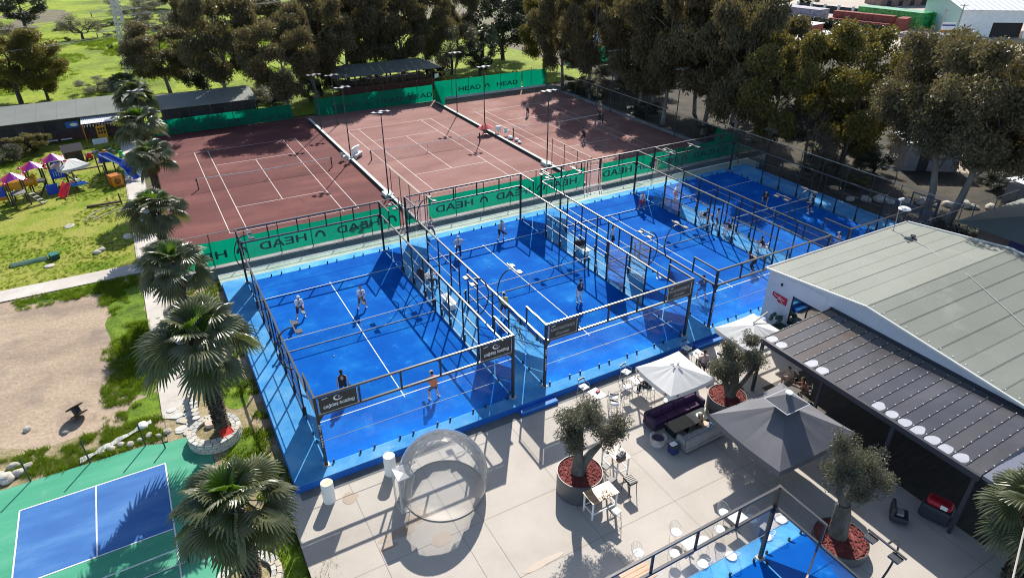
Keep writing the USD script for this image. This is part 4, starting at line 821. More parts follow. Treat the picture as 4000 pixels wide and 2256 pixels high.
for sx in (-1, 1):
    for sy in (-1, 1): part(t, "leg", MB().bar((sx * 0.18, sy * 0.23, 0.66), (sx * 0.22, sy * 0.27, 0), 0.025), m_clamp)
def stool(x, y, label, seat=None):
    t = thing("bar_stool", label, "stool", (x, y, P), 0.2); part(t, "seat", rbox((0.34, 0.34, 0.05), 0.02, (0, 0, 0.72)), seat or m_bk)
    for sx in (-1, 1):
        for sy in (-1, 1): part(t, "leg", MB().bar((sx * 0.13, sy * 0.13, 0.7), (sx * 0.19, sy * 0.19, 0), 0.022), m_chrome)
    part(t, "footrest", MB().tube([(-0.17, -0.17, 0.25), (0.17, -0.17, 0.25), (0.17, 0.17, 0.25), (-0.17, 0.17, 0.25), (-0.17, -0.17, 0.25)], 0.01, 5), m_chrome)
stool(11.1, -6.75, "black stool between the front planter and the farther wooden table", m_bk); stool(10.85, -7.5, "black stool tucked behind the nearer wooden table"); stool(9.95, -9.05, "white seated stool under the nearer wooden table", m_seatw)
# planters with red bark mulch
m_pot = mottled("planter_steel", [(0.3, (0.055, 0.055, 0.058)), (0.7, (0.085, 0.085, 0.088))], 1.0, 0.45, spec=0.6)
m_mulch = mottled("red_mulch", [(0.25, (0.10, 0.022, 0.018)), (0.5, (0.20, 0.045, 0.04)), (0.72, (0.30, 0.10, 0.085))], 3.0, 0.95, fine=0.5, fscale=22, bump=0.03, bscale=18)
m_chip = leafy("mulch_chips", [(0.0, (0.10, 0.02, 0.018)), (0.5, (0.25, 0.06, 0.05)), (0.85, (0.34, 0.12, 0.10)), (1.0, (0.5, 0.4, 0.36))], 0.9, 0.0)
def planter(x, y, r, h, label, seed, z=P):
    t = thing("planter", label, "planter", (x, y, z))
    part(t, "pot", MB().lathe([(0, 0), (r, 0), (r, h), (r - 0.03, h), (r - 0.035, h - 0.1), (r - 0.035, 0.2)], 36), m_pot, smooth=40)
    g = np.random.default_rng(seed); v = [(0, 0, h - 0.05)]; f = []
    for j in range(1, 6):
        for k in range(24): q = j / 5 * (r - 0.04); v.append((q * math.cos(k * PI / 12), q * math.sin(k * PI / 12), h - 0.08 + 0.03 * g.random() + 0.05 * (1 - j / 5)))
    for k in range(24): f.append([0, 1 + k, 1 + (k + 1) % 24])
    for j in range(4):
        for k in range(24): a, b = 1 + j * 24 + k, 1 + j * 24 + (k + 1) % 24; f += [[a, a + 24, b + 24], [a, b + 24, b]]
    part(t, "mulch", (np.array(v), np.array(f)), m_mulch)
    ch = MB()
    for k in range(420):
        q, a = (r - 0.07) * math.sqrt(g.random()), g.random() * 6.283; ch.box((q * math.cos(a), q * math.sin(a), h - 0.03 + 0.05 * (1 - q / r) + 0.01 * g.random()), (0.05 + 0.05 * g.random(), 0.03, 0.018), g.random() * 3)
    part(t, "bark_chips", ch, m_chip, kind="stuff")
    return t
planter(9.67, -6.7, 1.03, 1.1, "large round dark planter with red mulch, the front olive tree in it", 1)
planter(19.4, -6.0, 0.98, 1.05, "round dark planter with red mulch behind the white parasol", 2)
planter(17.3, -14.55, 1.08, 0.5, "low round bed of red mulch beside the lower right court", 3)
t = thing("flower_pot", "small terracotta pot at the foot of the middle olive tree", "pot", (20.75, -5.6, P + 0.3)); part(t, "pot", MB().lathe([(0, 0), (0.18, 0), (0.26, 0.36), (0.22, 0.36), (0.2, 0.3), (0, 0.3)], 14), plain("terracotta", (0.38, 0.10, 0.045), 0.8), smooth=40); part(t, "soil", MB().lathe([(0.21, 0.31), (0, 0.33)], 12), m_litter)
# lounge group between the parasols
def sofa(x, y, w, d, rot, label, m, m2, n):
    t = thing("lounge_sofa", label, "sofa", (x, y, P), rot)
    part(t, "base", rbox((w, d, 0.22), 0.04, (0, 0, 0.2)), m); part(t, "backrest", rbox((w, 0.18, 0.5), 0.06, (0, d / 2 - 0.09, 0.55)), m, smooth=40)
    for s in (-1, 1): part(t, "armrest", rbox((0.18, d - 0.2, 0.4), 0.05, (s * (w / 2 - 0.09), -0.1, 0.5)), m, smooth=40)
    for k in range(n): part(t, "cushion", rbox(((w - 0.4) / n - 0.02, d - 0.28, 0.14), 0.05, (-w / 2 + 0.2 + (w - 0.4) / n * (k + 0.5), -0.08, 0.39)), m2, smooth=40)
    for k in range(n): part(t, "back_cushion", rbox(((w - 0.4) / n - 0.04, 0.16, 0.4), 0.06, (-w / 2 + 0.2 + (w - 0.4) / n * (k + 0.5), d / 2 - 0.26, 0.62)), m2, smooth=40)
    return t
sofa(16.75, -5.05, 3.5, 0.85, 0.02, "long purple sofa below the white parasol", m_purple, plain("purple_seat", (0.045, 0.012, 0.06), 0.8), 4)
sofa(16.65, -7.05, 2.5, 0.8, PI + 0.03, "grey cushioned sofa in the grey parasol's shade, back to the viewer", m_greycl, m_greycl, 3)
t = thing("lounge_table", "long dark glass-topped table between the two sofas", "table", (16.95, -5.98, P))
m_gtop = plain("dark_glass_top", (0.03, 0.035, 0.03), 0.06, spec=0.6)
for k in range(3): part(t, "glass_top", MB().box((-0.9 + k * 0.9, 0, 0.44), (0.885, 0.8, 0.02)), m_gtop)
for sx in (-1.25, -0.4, 0.4, 1.25): part(t, "leg_frame", MB().box((sx, 0, 0.21), (0.05, 0.74, 0.42)), m_clamp)
t = thing("ice_bucket", "shiny lidded bowl on the dark glass table", "bowl", (17.6, -6.0, P + 0.452)); part(t, "tray", MB().lathe([(0, 0), (0.2, 0), (0.21, 0.02), (0, 0.015)], 16), m_chrome); part(t, "bowl", MB().ball((0, 0, 0.1), (0.12, 0.12, 0.1), 2), plain("shiny_cream", (0.75, 0.72, 0.55), 0.15), smooth=True)
t = thing("wooden_chair", "light wooden chair in shade between glass table and grey sofa", "chair", (17.4, -6.55, P), 0.4); part(t, "seat", MB().box((0, 0, 0.42), (0.42, 0.42, 0.03)), m_wood); part(t, "backrest", MB().box((0, 0.2, 0.68), (0.42, 0.03, 0.4)), m_wood)
for sx in (-1, 1):
    for sy in (-1, 1): part(t, "leg", MB().box((sx * 0.18, sy * 0.18, 0.2), (0.04, 0.04, 0.4)), m_wood)
solo("folded_towel", rbox((0.75, 0.45, 0.1), 0.04, (17.85, -6.95, P + 0.55)), mottled("blue_towel", [(0.4, (0.02, 0.09, 0.3)), (0.6, (0.06, 0.2, 0.45))], 6, 0.9), "blue patterned towel on the grey sofa's right end", "towel", smooth=40)
solo("white_towel", rbox((0.4, 0.3, 0.16), 0.07, (18.2, -6.85, P + 0.68)), m_white, "crumpled white towel beside the blue towel on the grey sofa", "towel", smooth=40)
t = thing("side_table", "small dark side table left of the grey sofa", "table", (15.0, -7.0, P)); part(t, "tabletop", MB().box((0, 0, 0.45), (0.5, 0.5, 0.03)), m_bk); part(t, "body", MB().box((0, 0, 0.215), (0.4, 0.4, 0.43)), plain("navy_box", (0.015, 0.03, 0.12), 0.6))
solo("napkin_pile", rbox((0.34, 0.26, 0.07), 0.03, (14.98, -6.97, P + 0.505)), m_white, "pale cloth heap on the small dark side table", "cloth", smooth=40)
t = thing("tub_chair", "round tub seat with pale rim left of the long purple sofa", "chair", (14.75, -6.15, P)); part(t, "shell", MB().lathe([(0.0, 0), (0.36, 0), (0.42, 0.42), (0.36, 0.44), (0.32, 0.3), (0, 0.3)], 20, a0=PI * 0.45, a1=PI * 2.05), mottled("tub_rim", [(0.4, (0.35, 0.3, 0.29)), (0.6, (0.6, 0.58, 0.56))], 3, 0.6), smooth=40); part(t, "seat_cushion", MB().lathe([(0, 0.33), (0.3, 0.32), (0.32, 0.22), (0, 0.22)], 18), m_purple, smooth=40)
# white cylinders
for x, y, lb, top in ((-0.42, -1.82, "white cylinder drum with a yellowed top, nearer the palm", (0.62, 0.52, 0.36)), (2.54, -1.6, "white cylinder drum with a pinkish top beside the clear dome", (0.62, 0.46, 0.42))):
    t = thing("white_drum", lb, "drum", (x, y, P), group=None)
    part(t, "barrel", MB().lathe([(0, 0), (0.27, 0), (0.275, 0.02), (0.275, 1.08), (0.25, 1.1)], 28), m_white, smooth=40)
    part(t, "lid", MB().lathe([(0.26, 1.1), (0.0, 1.095)], 28), mottled("drum_top_%d" % int(x + 1), [(0.4, top), (0.6, (0.74, 0.72, 0.70))], 3.0, 0.6))
# clear geodesic dome with a porch
m_dome = pane("dome_film", (0.93, 0.94, 0.95), dust=((0.8, 0.81, 0.84), 0.075), ior=1.38, rough=0.08)
t = thing("bubble_dome", "clear faceted bubble dome on the plaza in front of the blue court", "dome", (4.30, -3.75, P))
R_, zc = 2.02, 0.92
ico = trimesh.creation.icosphere(3, radius=R_); vv = ico.vertices + (0, 0, zc)
cut = trimesh.intersections.slice_mesh_plane(trimesh.Trimesh(vv, ico.faces, process=False), (0, 0, 1), (0, 0, 0.03))
fc = cut.triangles_center; a_ = np.arctan2(fc[:, 1], fc[:, 0]); door = (np.abs(np.angle(np.exp(1j * (a_ - math.radians(182))))) < 0.24) & (fc[:, 2] < 1.9)
part(t, "clear_shell", trimesh.Trimesh(cut.vertices, cut.faces[~door], process=False), m_dome)
rb = math.sqrt(R_ ** 2 - (zc - 0.03) ** 2)
part(t, "base_ring", MB().tube([(rb * math.cos(k * PI / 24), rb * math.sin(k * PI / 24), 0.03) for k in range(49)], 0.025, 6, cap=False), m_galv)
part(t, "vent_ring", MB().tube([(R_ * 1.003 * math.cos(-1.2 + 0.1 * math.cos(k * PI / 8)), R_ * 1.003 * math.sin(-1.2 + 0.1 * math.cos(k * PI / 8)), zc - 0.3 + 0.17 * math.sin(k * PI / 8)) for k in range(17)], 0.012, 5, cap=False), m_galv)
m_ds = plain("door_tube", (0.5, 0.5, 0.5), 0.3)
px0, px1, w_, hh = -2.18, -1.45, 0.40, 1.98
pp = MB()
for s in (-1, 1):
    pp.tube([(px0, s * w_, 0.02), (px0, s * w_, hh)], 0.022, 6).tube([(px0 + 0.05, s * w_, 0.02), (px0 + 0.05, s * w_, hh)], 0.015, 5).tube([(px0, s * w_, hh), (px1, s * w_, hh + 0.02)], 0.02, 6).tube([(px0, s * w_, 0.02), (px0 + 0.35, s * w_, 0.02)], 0.02, 6)
    pp.tube([(px1, s * w_, hh), (px1 - 0.2, s * w_, 1.3), (px1 - 0.28, s * w_, 0.6), (px0 + 0.36, s * w_, 0.03)], 0.015, 5)
pp.tube([(px0, -w_, hh), (px0, w_, hh)], 0.022, 6).tube([(px0, -w_, 0.02), (px0, w_, 0.02)], 0.022, 6).tube([(px1, -w_, hh), (px1, w_, hh)], 0.02, 6)
part(t, "porch_frame", pp, m_ds)
part(t, "porch_roof", MB().add([(px0, -w_, hh + 0.02), (px1, -w_, hh + 0.04), (px1, w_, hh + 0.04), (px0, w_, hh + 0.02), ((px0 + px1) / 2, 0, hh - 0.03)], [[0, 1, 4], [1, 2, 4], [2, 3, 4], [3, 0, 4]]), pane("porch_film", (0.72, 0.76, 0.8), dust=((0.85, 0.87, 0.9), 0.5), rough=0.15))
for s in (-1, 1): part(t, "porch_side", MB().quad((px0, s * w_, 0.03), (px0 + 0.36, s * w_, 0.03), (px1, s * w_, hh), (px0, s * w_, hh)), m_dome)
# wire chairs and white slat tables beyond the lower right court
m_wire = plain("white_wire", (0.62, 0.61, 0.58), 0.4)
wc = None
def wire_chair(x, y, rot, label):
    global wc
    if wc is not None: return dup(wc, (x, y, P), rot, label=label)
    t = thing("wire_chair", label, "chair", (x, y, P), rot, group="white wire chairs beyond the lower right court")
    w = MB(); r_ = 0.27
    for k in range(17):
        a = math.radians(-20 + k * 13.75); c_, s_ = math.cos(a), math.sin(a); hgt = 0.44 + 0.36 * max(0, s_) ** 0.8
        w.tube([(r_ * 0.8 * c_, r_ * 0.75 * s_, 0.43), (r_ * c_, r_ * s_, 0.5), (r_ * 1.15 * c_, r_ * 1.12 * s_, hgt + 0.06)], 0.005, 4, cap=False)
    a = np.radians(np.linspace(-20, 200, 19)); hg = 0.50 + 0.36 * np.maximum(0, np.sin(a)) ** 0.8
    part(t, "back_wires", w, m_wire); part(t, "rim", MB().tube(np.column_stack([r_ * 1.15 * np.cos(a), r_ * 1.12 * np.sin(a), hg]), 0.009, 5), m_wire)
    part(t, "seat", MB().lathe([(0, 0.45), (0.22, 0.45), (0.23, 0.43), (0.22, 0.41), (0, 0.41)], 20), m_seatw, smooth=40)
    for k in range(4):
        a = PI / 4 + k * PI / 2; part(t, "leg", MB().tube([(0.16 * math.cos(a), 0.16 * math.sin(a), 0.42), (0.27 * math.cos(a), 0.27 * math.sin(a), 0.22), (0.22 * math.cos(a), 0.22 * math.sin(a), 0)], 0.008, 4), m_wire)
    wc = t; return t
for x, y, r_, lb in ((11.62, -10.98, 0.2, "white wire chair alone in the sun above the court's top rail"), (14.1, -11.2, 0.1, "white wire chair at the edge of the grey parasol's shadow"), (12.35, -11.85, -0.9, "white wire chair right of the left white slat table"), (13.3, -11.75, 1.2, "white wire chair left of the right white slat table"),
                    (11.5, -12.65, 3.0, "white wire chair seen through the glass in front of the left slat table"), (12.75, -12.95, 2.9, "white wire chair seen through the glass, farthest down between the two slat tables"), (10.85, -11.75, 1.3, "white wire chair left of the left white slat table"), (14.9, -12.0, -1.2, "white wire chair in shade behind the corner post of the lower right court"), (9.6, -11.0, 0.4, "white wire chair beside the orange wooden table")): wire_chair(x, y, r_, lb)
for x, y, lb in ((11.6, -11.85, "white slat table between wire chairs, on the left"), (14.2, -11.85, "white slat table half in the parasol's shadow, on the right")):
    t = thing("slat_table", lb, "table", (x, y, P), 0.08)
    for k in range(9): part(t, "slat", MB().box((-0.32 + k * 0.08, 0, 0.71), (0.066, 0.72, 0.02)), m_seatw)
    part(t, "frame", MB().box((0, 0, 0.685), (0.66, 0.66, 0.02)), m_wire)
    part(t, "pedestal", MB().tube([(0, 0, 0.02), (0, 0, 0.68)], 0.03, 8), m_bk); part(t, "foot", MB().box((0, 0, 0.015), (0.5, 0.08, 0.03)).box((0, 0, 0.012), (0.08, 0.5, 0.024)), m_bk)
# round white table and dark rider seat in the shade right
t = thing("round_table", "small white round table in shade behind the leaning olive trunk", "table", (18.55, -13.6, P)); part(t, "tabletop", MB().lathe([(0, 0.72), (0.3, 0.72), (0.3, 0.69), (0, 0.69)], 20), m_seatw); part(t, "pedestal", MB().tube([(0, 0, 0.02), (0, 0, 0.69)], 0.03, 8), m_bk); part(t, "foot", MB().lathe([(0, 0), (0.2, 0), (0.2, 0.03), (0, 0.04)], 14), m_bk)
t = thing("service_counter", "pale grey counter at the corner post of the lower right court, in shade", "counter", (14.95, -12.95, P), 0.1); part(t, "counter_top", MB().box((0, 0, 0.9), (0.9, 0.6, 0.04)), m_greycl); part(t, "body", MB().box((0, 0, 0.44), (0.8, 0.5, 0.88)), m_navy)
t = thing("game_machine", "dark machine with a red hood and white badge under the pergola's near end", "machine", (22.2, -15.6, P), 0.3); part(t, "body", rbox((0.8, 1.2, 0.75), 0.12, (0, 0, 0.42)), m_navy, smooth=40); part(t, "hood", rbox((0.6, 1.0, 0.3), 0.14, (0, 0, 0.9)), plain("hood_red", (0.4, 0.01, 0.02), 0.4), smooth=40); part(t, "badge", MB().box((-0.31, -0.2, 0.95), (0.02, 0.26, 0.2)), m_white)
t = thing("lounge_chair", "dark lounge chair under the pergola's near end, pale cushion", "chair", (20.7, -14.9, P), 0.6); part(t, "seat", rbox((0.7, 0.7, 0.3), 0.06, (0, 0, 0.25)), m_navy); part(t, "backrest", rbox((0.7, 0.15, 0.5), 0.05, (0, 0.3, 0.6)), m_navy); part(t, "cushion", rbox((0.4, 0.3, 0.12), 0.05, (0, 0, 0.46)), m_greycl)
for k, (x, y, lb) in enumerate(((23.2, -7.0, "dark dining table under the pergola, behind the seated pair"), (23.4, -9.7, "dark dining table under the pergola opposite its second post"), (23.4, -12.3, "dark dining table deep under the pergola beside its third post"))):
    cafe_table(x, y, 0.9, 0.9, lb, 0.1, top=plain("dark_top", (0.06, 0.05, 0.045), 0.4))
# ------------------------------------------------------------------ left side: planters, playground, sheds
LZ = -0.62
m_mortar = mottled("ring_mortar", [(0.3, (0.22, 0.2, 0.17)), (0.7, (0.34, 0.31, 0.27))], 2.0, 0.9)
m_st = [mottled(f"cap_stone_{k}", [(0.3, tuple(c * 0.8 for c in q)), (0.7, q)], 2.5, 0.85, fine=0.15, fscale=20) for k, q in enumerate(((0.62, 0.6, 0.56), (0.52, 0.49, 0.43), (0.56, 0.5, 0.4), (0.46, 0.45, 0.43)))]
def ring_planter(x, y, r0, r1, h, label, seed, stones=True):
    g = np.random.default_rng(seed)
    t = thing("stone_planter", label, "planter", (x, y, -0.6))
    part(t, "ring_wall", MB().lathe([(r1, 0), (r1, h - 0.05), (r0, h - 0.05), (r0, 0)], 32), m_mortar, smooth=40)
    part(t, "soil", MB().lathe([(r0, h - 0.14), (0, h - 0.08)], 24), m_scrub)
    if stones:
        n = int(2 * PI * r1 / 0.36)
        for row in range(2):
            a0 = g.random()
            k = 0
            while k < n:
                a, b = (k + 0.06 + a0) / n * 2 * PI, (k + 0.94 + a0) / n * 2 * PI; ra, rb_ = (r0 + (r1 - r0) * (0.02 + row * 0.5), r0 + (r1 - r0) * (0.47 + row * 0.53))
                j = lambda: 1 + g.normal() * 0.012
                poly = sg.Polygon([(ra * j() * math.cos(a), ra * j() * math.sin(a)), (rb_ * j() * math.cos(a), rb_ * j() * math.sin(a)), (rb_ * j() * math.cos((a + b) / 2), rb_ * j() * math.sin((a + b) / 2)), (rb_ * j() * math.cos(b), rb_ * j() * math.sin(b)), (ra * j() * math.cos(b), ra * j() * math.sin(b))]).buffer(0)
                part(t, "cap_stone", MB().prism(poly, h - 0.05, h + 0.01 + 0.02 * g.random()), m_st[int(g.integers(4))]); k += 1
        for row in range(3):
            for k in range(n):
                a, b = (k + 0.05 + row * 0.5) / n * 2 * PI, (k + 0.95 + row * 0.5) / n * 2 * PI; z0, z1 = 0.02 + row * (h - 0.08) / 3, (row + 1) * (h - 0.08) / 3 - 0.01
                o = MB(); rr = r1 + 0.012 + 0.02 * g.random()
                o.add([[q * math.cos(w), q * math.sin(w), z_] for w in (a, b) for q in (r1 - 0.02, rr) for z_ in (z0, z1)], [[0, 2, 3, 1], [4, 5, 7, 6], [2, 6, 7, 3], [1, 3, 7, 5], [0, 4, 6, 2]])
                part(t, "wall_stone", o, m_st[int(g.integers(4))])
    return t
ring_planter(-4.25, 5.25, 0.82, 1.25, 0.55, "round stone planter with pale cap stones, by the pickleball court's corner", 5)
ring_planter(-4.3, -4.4, 0.85, 1.25, 0.5, "round dark stone planter at the lower left palm's foot", 6)
for k, (x, y, lb) in enumerate(((-4.5, 18.6, "round stone planter hidden under the palm left of the mirrored banner's end"), (-4.85, 29.6, "round stone planter on the path beside the left clay court's near corner"), (-4.4, 39.0, "round stone planter on the path halfway along the left clay court"), (-4.3, 53.9, "round stone planter at the path's far end below the playground's height"))):
    ring_planter(x, y, 0.7, 1.0, 0.55, lb, 10 + k, stones=k < 2)
t = thing("stone_wall", "short straight stone wall with pale cap stones running up to the ring planter", "wall", (0, 0, 0)); part(t, "core", spanm((-5.05, 6.45, -0.62), (-4.75, 9.6, -0.1)), m_mortar)
for k in range(9): part(t, "cap_stone", MB().prism(blotch(-4.9, 6.62 + k * 0.34, 0.19, 0.155, 9, k, 0.1), -0.1, -0.06), m_st[k % 4])
# broken paving slabs where path meets court
gp = np.random.default_rng(3)
for k in range(22):
    x, y = -5.95 + gp.random() * 1.0, 6.0 + gp.random() * 2.6; x += (8 - y) * 0.1
    struct("paving_stone", MB().prism(blotch(x, y, 0.22 + 0.14 * gp.random(), 0.16 + 0.1 * gp.random(), 7, 100 + k, 0.15), -0.6, -0.555 + 0.02 * gp.random()), m_st[k % 4])
def rock(x, y, r, label, z=-0.62, m=None, flat=0.6, seed=0, group=None):
    s = trimesh.creation.icosphere(2); v = s.vertices * (1 + 0.5 * (meshkit.fbm(s.vertices * 1.3 + seed * 3.1, 3, seed)[:, None] - 0.5)); v = v * (r, r * (0.7 + 0.3 * ((seed * 7) % 5) / 5), r * flat)
    a = seed * 1.3; R = np.array([[math.cos(a), math.sin(a), 0], [-math.sin(a), math.cos(a), 0], [0, 0, 1]])
    return solo("rock", trimesh.Trimesh(v @ R + (x, y, z + r * flat * 0.4), s.faces, process=False), m or m_stone, label, "rock", group)
rl = [(-12.74, 7.16, .32), (-13.2, 7.0, .4), (-13.6, 7.35, .35), (-12.4, 7.5, .25), (-14.1, 7.1, .4), (-13.0, 7.8, .28), (-14.6, 7.6, .33)]
for k, (x, y, r) in enumerate(rl): rock(x, y, r, "pale rubble rock in the heap at the left edge beside the pickleball court", seed=k, group="rubble heap at the left edge")
rock(-7.4, 7.9, 0.32, "white rounded stone beside the fence post near the ring planter", seed=11, m=m_white)
rock(-10.9, 9.4, 0.16, "small grey stone on scrub below the cable drum", seed=12); rock(-12.6, 10.6, 0.22, "grey stone on bare dirt left of the cable drum", seed=13)
rock(-9.22, 31.66, 0.30, "pale stone on the lawn, left of the pair near the path", seed=14); rock(-8.9, 31.98, 0.32, "grey stone on the lawn, right of the pair near the path", seed=15); rock(-7.0, 33.6, 0.4, "whitish lump of stone on the lawn edge beside the path", seed=16); rock(-12.36, 30.9, 0.35, "flat pale stone below the green folded tarp", flat=0.25, seed=17); rock(-11.2, 38.5, 0.5, "flat bare stone showing through the middle of the lawn", flat=0.12, seed=18)
# stone row along the court edge
for k in range(8): rock(-9.3 + k * 0.42, 6.75 + 0.12 * (k % 3), 0.17 + 0.05 * (k % 2), "pale edging stone between scrub and the pickleball court", seed=20 + k, group="edging stones by the pickleball court")
t = thing("fallen_sheet", "crumpled grey plastic strip lying across the scrub", "plastic sheet", (-8.6, 7.3, -0.62)); gq = np.random.default_rng(8); v, f = grid(-1.6, -0.16, 1.6, 0.16, 0.08, lambda X, Y: 0.05 + 0.14 * meshkit.noise(np.stack([X * 4, Y * 5, 0 * X], -1), 2)); v[:, 1] += v[:, 0] * 0.45; part(t, "strip", (v, f), mottled("grey_plastic_sheet", [(0.3, (0.4, 0.41, 0.4)), (0.7, (0.58, 0.58, 0.56))], 3, 0.5), smooth=True)
# cable drum
t = thing("cable_drum", "rusty brown cable drum tipped on the bare dirt", "cable drum", (-10.3, 10.4, -0.62), 0.5)
m_rust = mottled("rusty_wood", [(0.3, (0.02, 0.015, 0.01)), (0.55, (0.06, 0.035, 0.015)), (0.75, (0.13, 0.075, 0.025))], 3.0, 0.8)
for s, nm in ((-0.22, "flange"), (0.22, "flange")):
    v, f = MB().lathe([(0.05, -0.03), (0.42, -0.03), (0.44, 0), (0.42, 0.03), (0.05, 0.03)], 24).out(); v = v[:, [0, 2, 1]]; v[:, 1] += s; c, s2 = math.cos(0.9), math.sin(0.9); v = np.column_stack([v[:, 0], c * v[:, 1] - s2 * v[:, 2] * 1.0, s2 * v[:, 1] + c * v[:, 2]]); part(t, nm, (v + (0, 0, 0.44), f), m_rust)
part(t, "core", MB().tube([(0, -0.137, 0.27), (0, 0.137, 0.61)], 0.2, 12), m_clamp)
t = thing("red_seat", "bright red plastic seat shell lying in the ring planter under the palm", "seat", (-3.75, 4.55, -0.12), 0.5)
o = MB().add([(-0.3, -0.2, 0.05), (0.3, -0.22, 0.1), (0.34, 0.2, 0.28), (-0.1, 0.25, 0.3), (-0.3, 0.1, 0.2)], [[0, 1, 2], [0, 2, 3], [0, 3, 4]]); o.add([(-0.3, -0.2, 0.05), (0.3, -0.22, 0.1), (0.25, -0.28, -0.08), (-0.22, -0.25, -0.1)], [[0, 3, 2, 1]]); part(t, "shell", o, plain("bright_red_plastic", (0.62, 0.035, 0.02), 0.4)); part(t, "rim", MB().bar((0.3, -0.22, 0.1), (0.34, 0.2, 0.28), 0.03), m_red)
solo("stump", MB().lathe([(0.0, 0.18), (0.24, 0.18), (0.27, 0.0)], 14).move((-4.35, 5.75, -0.15)), mottled("cut_wood", [(0.3, (0.5, 0.38, 0.3)), (0.7, (0.62, 0.5, 0.42))], 4, 0.8), "pale cut stump disc in the stone ring planter", "stump")
t = thing("folded_tarp", "long folded green tarpaulin lying on the lawn", "tarpaulin", (-13.7, 32.4, LZ), 0.08); v, f = grid(-1.2, -0.4, 1.2, 0.4, 0.1, lambda X, Y: 0.16 * (1 - (Y / 0.42) ** 2) + 0.06 * meshkit.noise(np.stack([X * 3, Y * 6, 0 * X], -1), 4)); part(t, "cloth", (v, f), mottled("tarp_green", [(0.3, (0.02, 0.07, 0.05)), (0.7, (0.05, 0.13, 0.09))], 2, 0.8), smooth=True)
t = thing("green_crate", "ribbed green plastic crate beside the folded tarpaulin", "crate", (-12.05, 32.2, LZ), 0.4)
for k in range(5): part(t, "slat", MB().box((-0.24 + k * 0.12, 0, 0.4), (0.09, 0.7, 0.05)), plain("crate_green", (0.03, 0.2, 0.16), 0.5))
part(t, "body", MB().box((0, 0, 0.18), (0.55, 0.6, 0.36)), plain("crate_dark", (0.01, 0.05, 0.04), 0.6))
t = thing("slide_ladder", "long pale curved ladder frame lying on the grass beside the path", "ladder", (0, 0, LZ)); mt = mottled("bamboo", [(0.3, (0.28, 0.25, 0.2)), (0.7, (0.45, 0.42, 0.36))], 3, 0.7)
part(t, "rail", MB().tube([(-10.1, 38.9, 0.1), (-9.2, 39.9, 0.3), (-8.4, 40.6, 0.35), (-7.7, 40.9, 0.25)], 0.05, 6), mt); part(t, "rail", MB().tube([(-9.3, 38.7, 0.1), (-8.2, 39.3, 0.25), (-7.4, 39.8, 0.3), (-6.7, 40.0, 0.2)], 0.05, 6), mt); part(t, "end_loop", MB().tube([(-9.2, 39.9, 0.32), (-9.5, 39.3, 0.4), (-9.2, 38.8, 0.2)], 0.05, 6), mt)
t = thing("beam_post", "dark timber beam lying on the lawn with an upright post, below the playground", "beam", (0, 0, LZ)); part(t, "beam", MB().bar((-9.9, 42.3, 0.1), (-7.2, 41.9, 0.2), 0.16), m_darkwood); part(t, "post", MB().bar((-7.15, 41.85, 0), (-7.2, 41.9, 1.0), 0.12), m_darkwood)
# ---- playground
m_pink = mottled("play_pink", [(0.3, (0.50, 0.01, 0.075)), (0.7, (0.56, 0.03, 0.12))], 1, 0.25, fine=0.03, spec=0.7); m_violet = plain("play_violet", (0.22, 0.01, 0.24), 0.25, spec=0.7)
m_pblu = plain("play_blue", (0.004, 0.05, 0.42), 0.3, spec=0.6); m_pyel = plain("play_yellow", (0.55, 0.25, 0.01), 0.35); m_por = plain("play_orange", (0.5, 0.16, 0.01), 0.35); m_prd = plain("play_red", (0.42, 0.004, 0.01), 0.25, spec=0.7); m_pw = plain("play_timber", (0.045, 0.03, 0.022), 0.7); m_deck = mottled("play_deck", [(0.3, (0.16, 0.155, 0.15)), (0.7, (0.24, 0.235, 0.23))], 3, 0.8)
def tower(x, y, w, h, zr, label, parts_=(), rot=0.0):
    t = thing("play_tower", label, "play tower", (x, y, LZ), rot)
    for sx in (-1, 1):
        for sy in (-1, 1): part(t, "post", MB().box((sx * w / 2, sy * w / 2, zr / 2), (0.11, 0.11, zr)), m_pw)
    part(t, "deck", MB().box((0, 0, h), (w + 0.05, w + 0.05, 0.07)), m_deck)
    for k in range(4):
        a = k * PI / 2; ra = MB(); ca, sa = math.cos(a), math.sin(a); R = lambda p: (ca * p[0] - sa * p[1], sa * p[0] + ca * p[1], p[2]); e = w * 0.72
        pts = [(-e, -e, zr), (-e * 0.5, -e * 1.04, zr + 0.16), (0, -e * 1.08, zr + 0.22), (e * 0.5, -e * 1.04, zr + 0.16), (e, -e, zr)]
        for i in range(4): ra.add([R((0, 0, zr + 0.72)), R(pts[i]), R(pts[i + 1])], [[0, 1, 2]])
        rp = part(t, "roof_panel", ra, m_pink if k % 2 else m_violet)
        part(rp, "roof_lobe", MB().ball(R((e, -e, zr + 0.02)), (0.16, 0.16, 0.12)), m_pink, smooth=True)
    return t
def ladder(t, p, q, w, n, m=None):
    p, q = np.array(p, float), np.array(q, float); d = (q - p); s = np.array([-d[1], d[0], 0]); s = s / (np.linalg.norm(s) + 1e-9) * w / 2
    for k in (-1, 1): part(t, "ladder_rail", MB().bar(p + k * s, q + k * s, 0.08), m_pw)
    for k in range(n): c = p + d * (k + 0.5) / n; part(t, "step", MB().box(c, (w * 0.9, 0.16, 0.04)), m_fascia)
t1 = tower(-15.0, 46.0, 1.15, 1.15, 2.35, "leftmost play tower with pink and violet star roof and yellow tunnel behind", rot=0.3)
ladder(t1, (0.75, -0.5, 1.1), (1.5, -1.2, 0.0), 0.6, 4)
part(t1, "side_panel", MB().box((0.3, 0.62, 1.55), (0.7, 0.05, 0.7)), m_pyel)
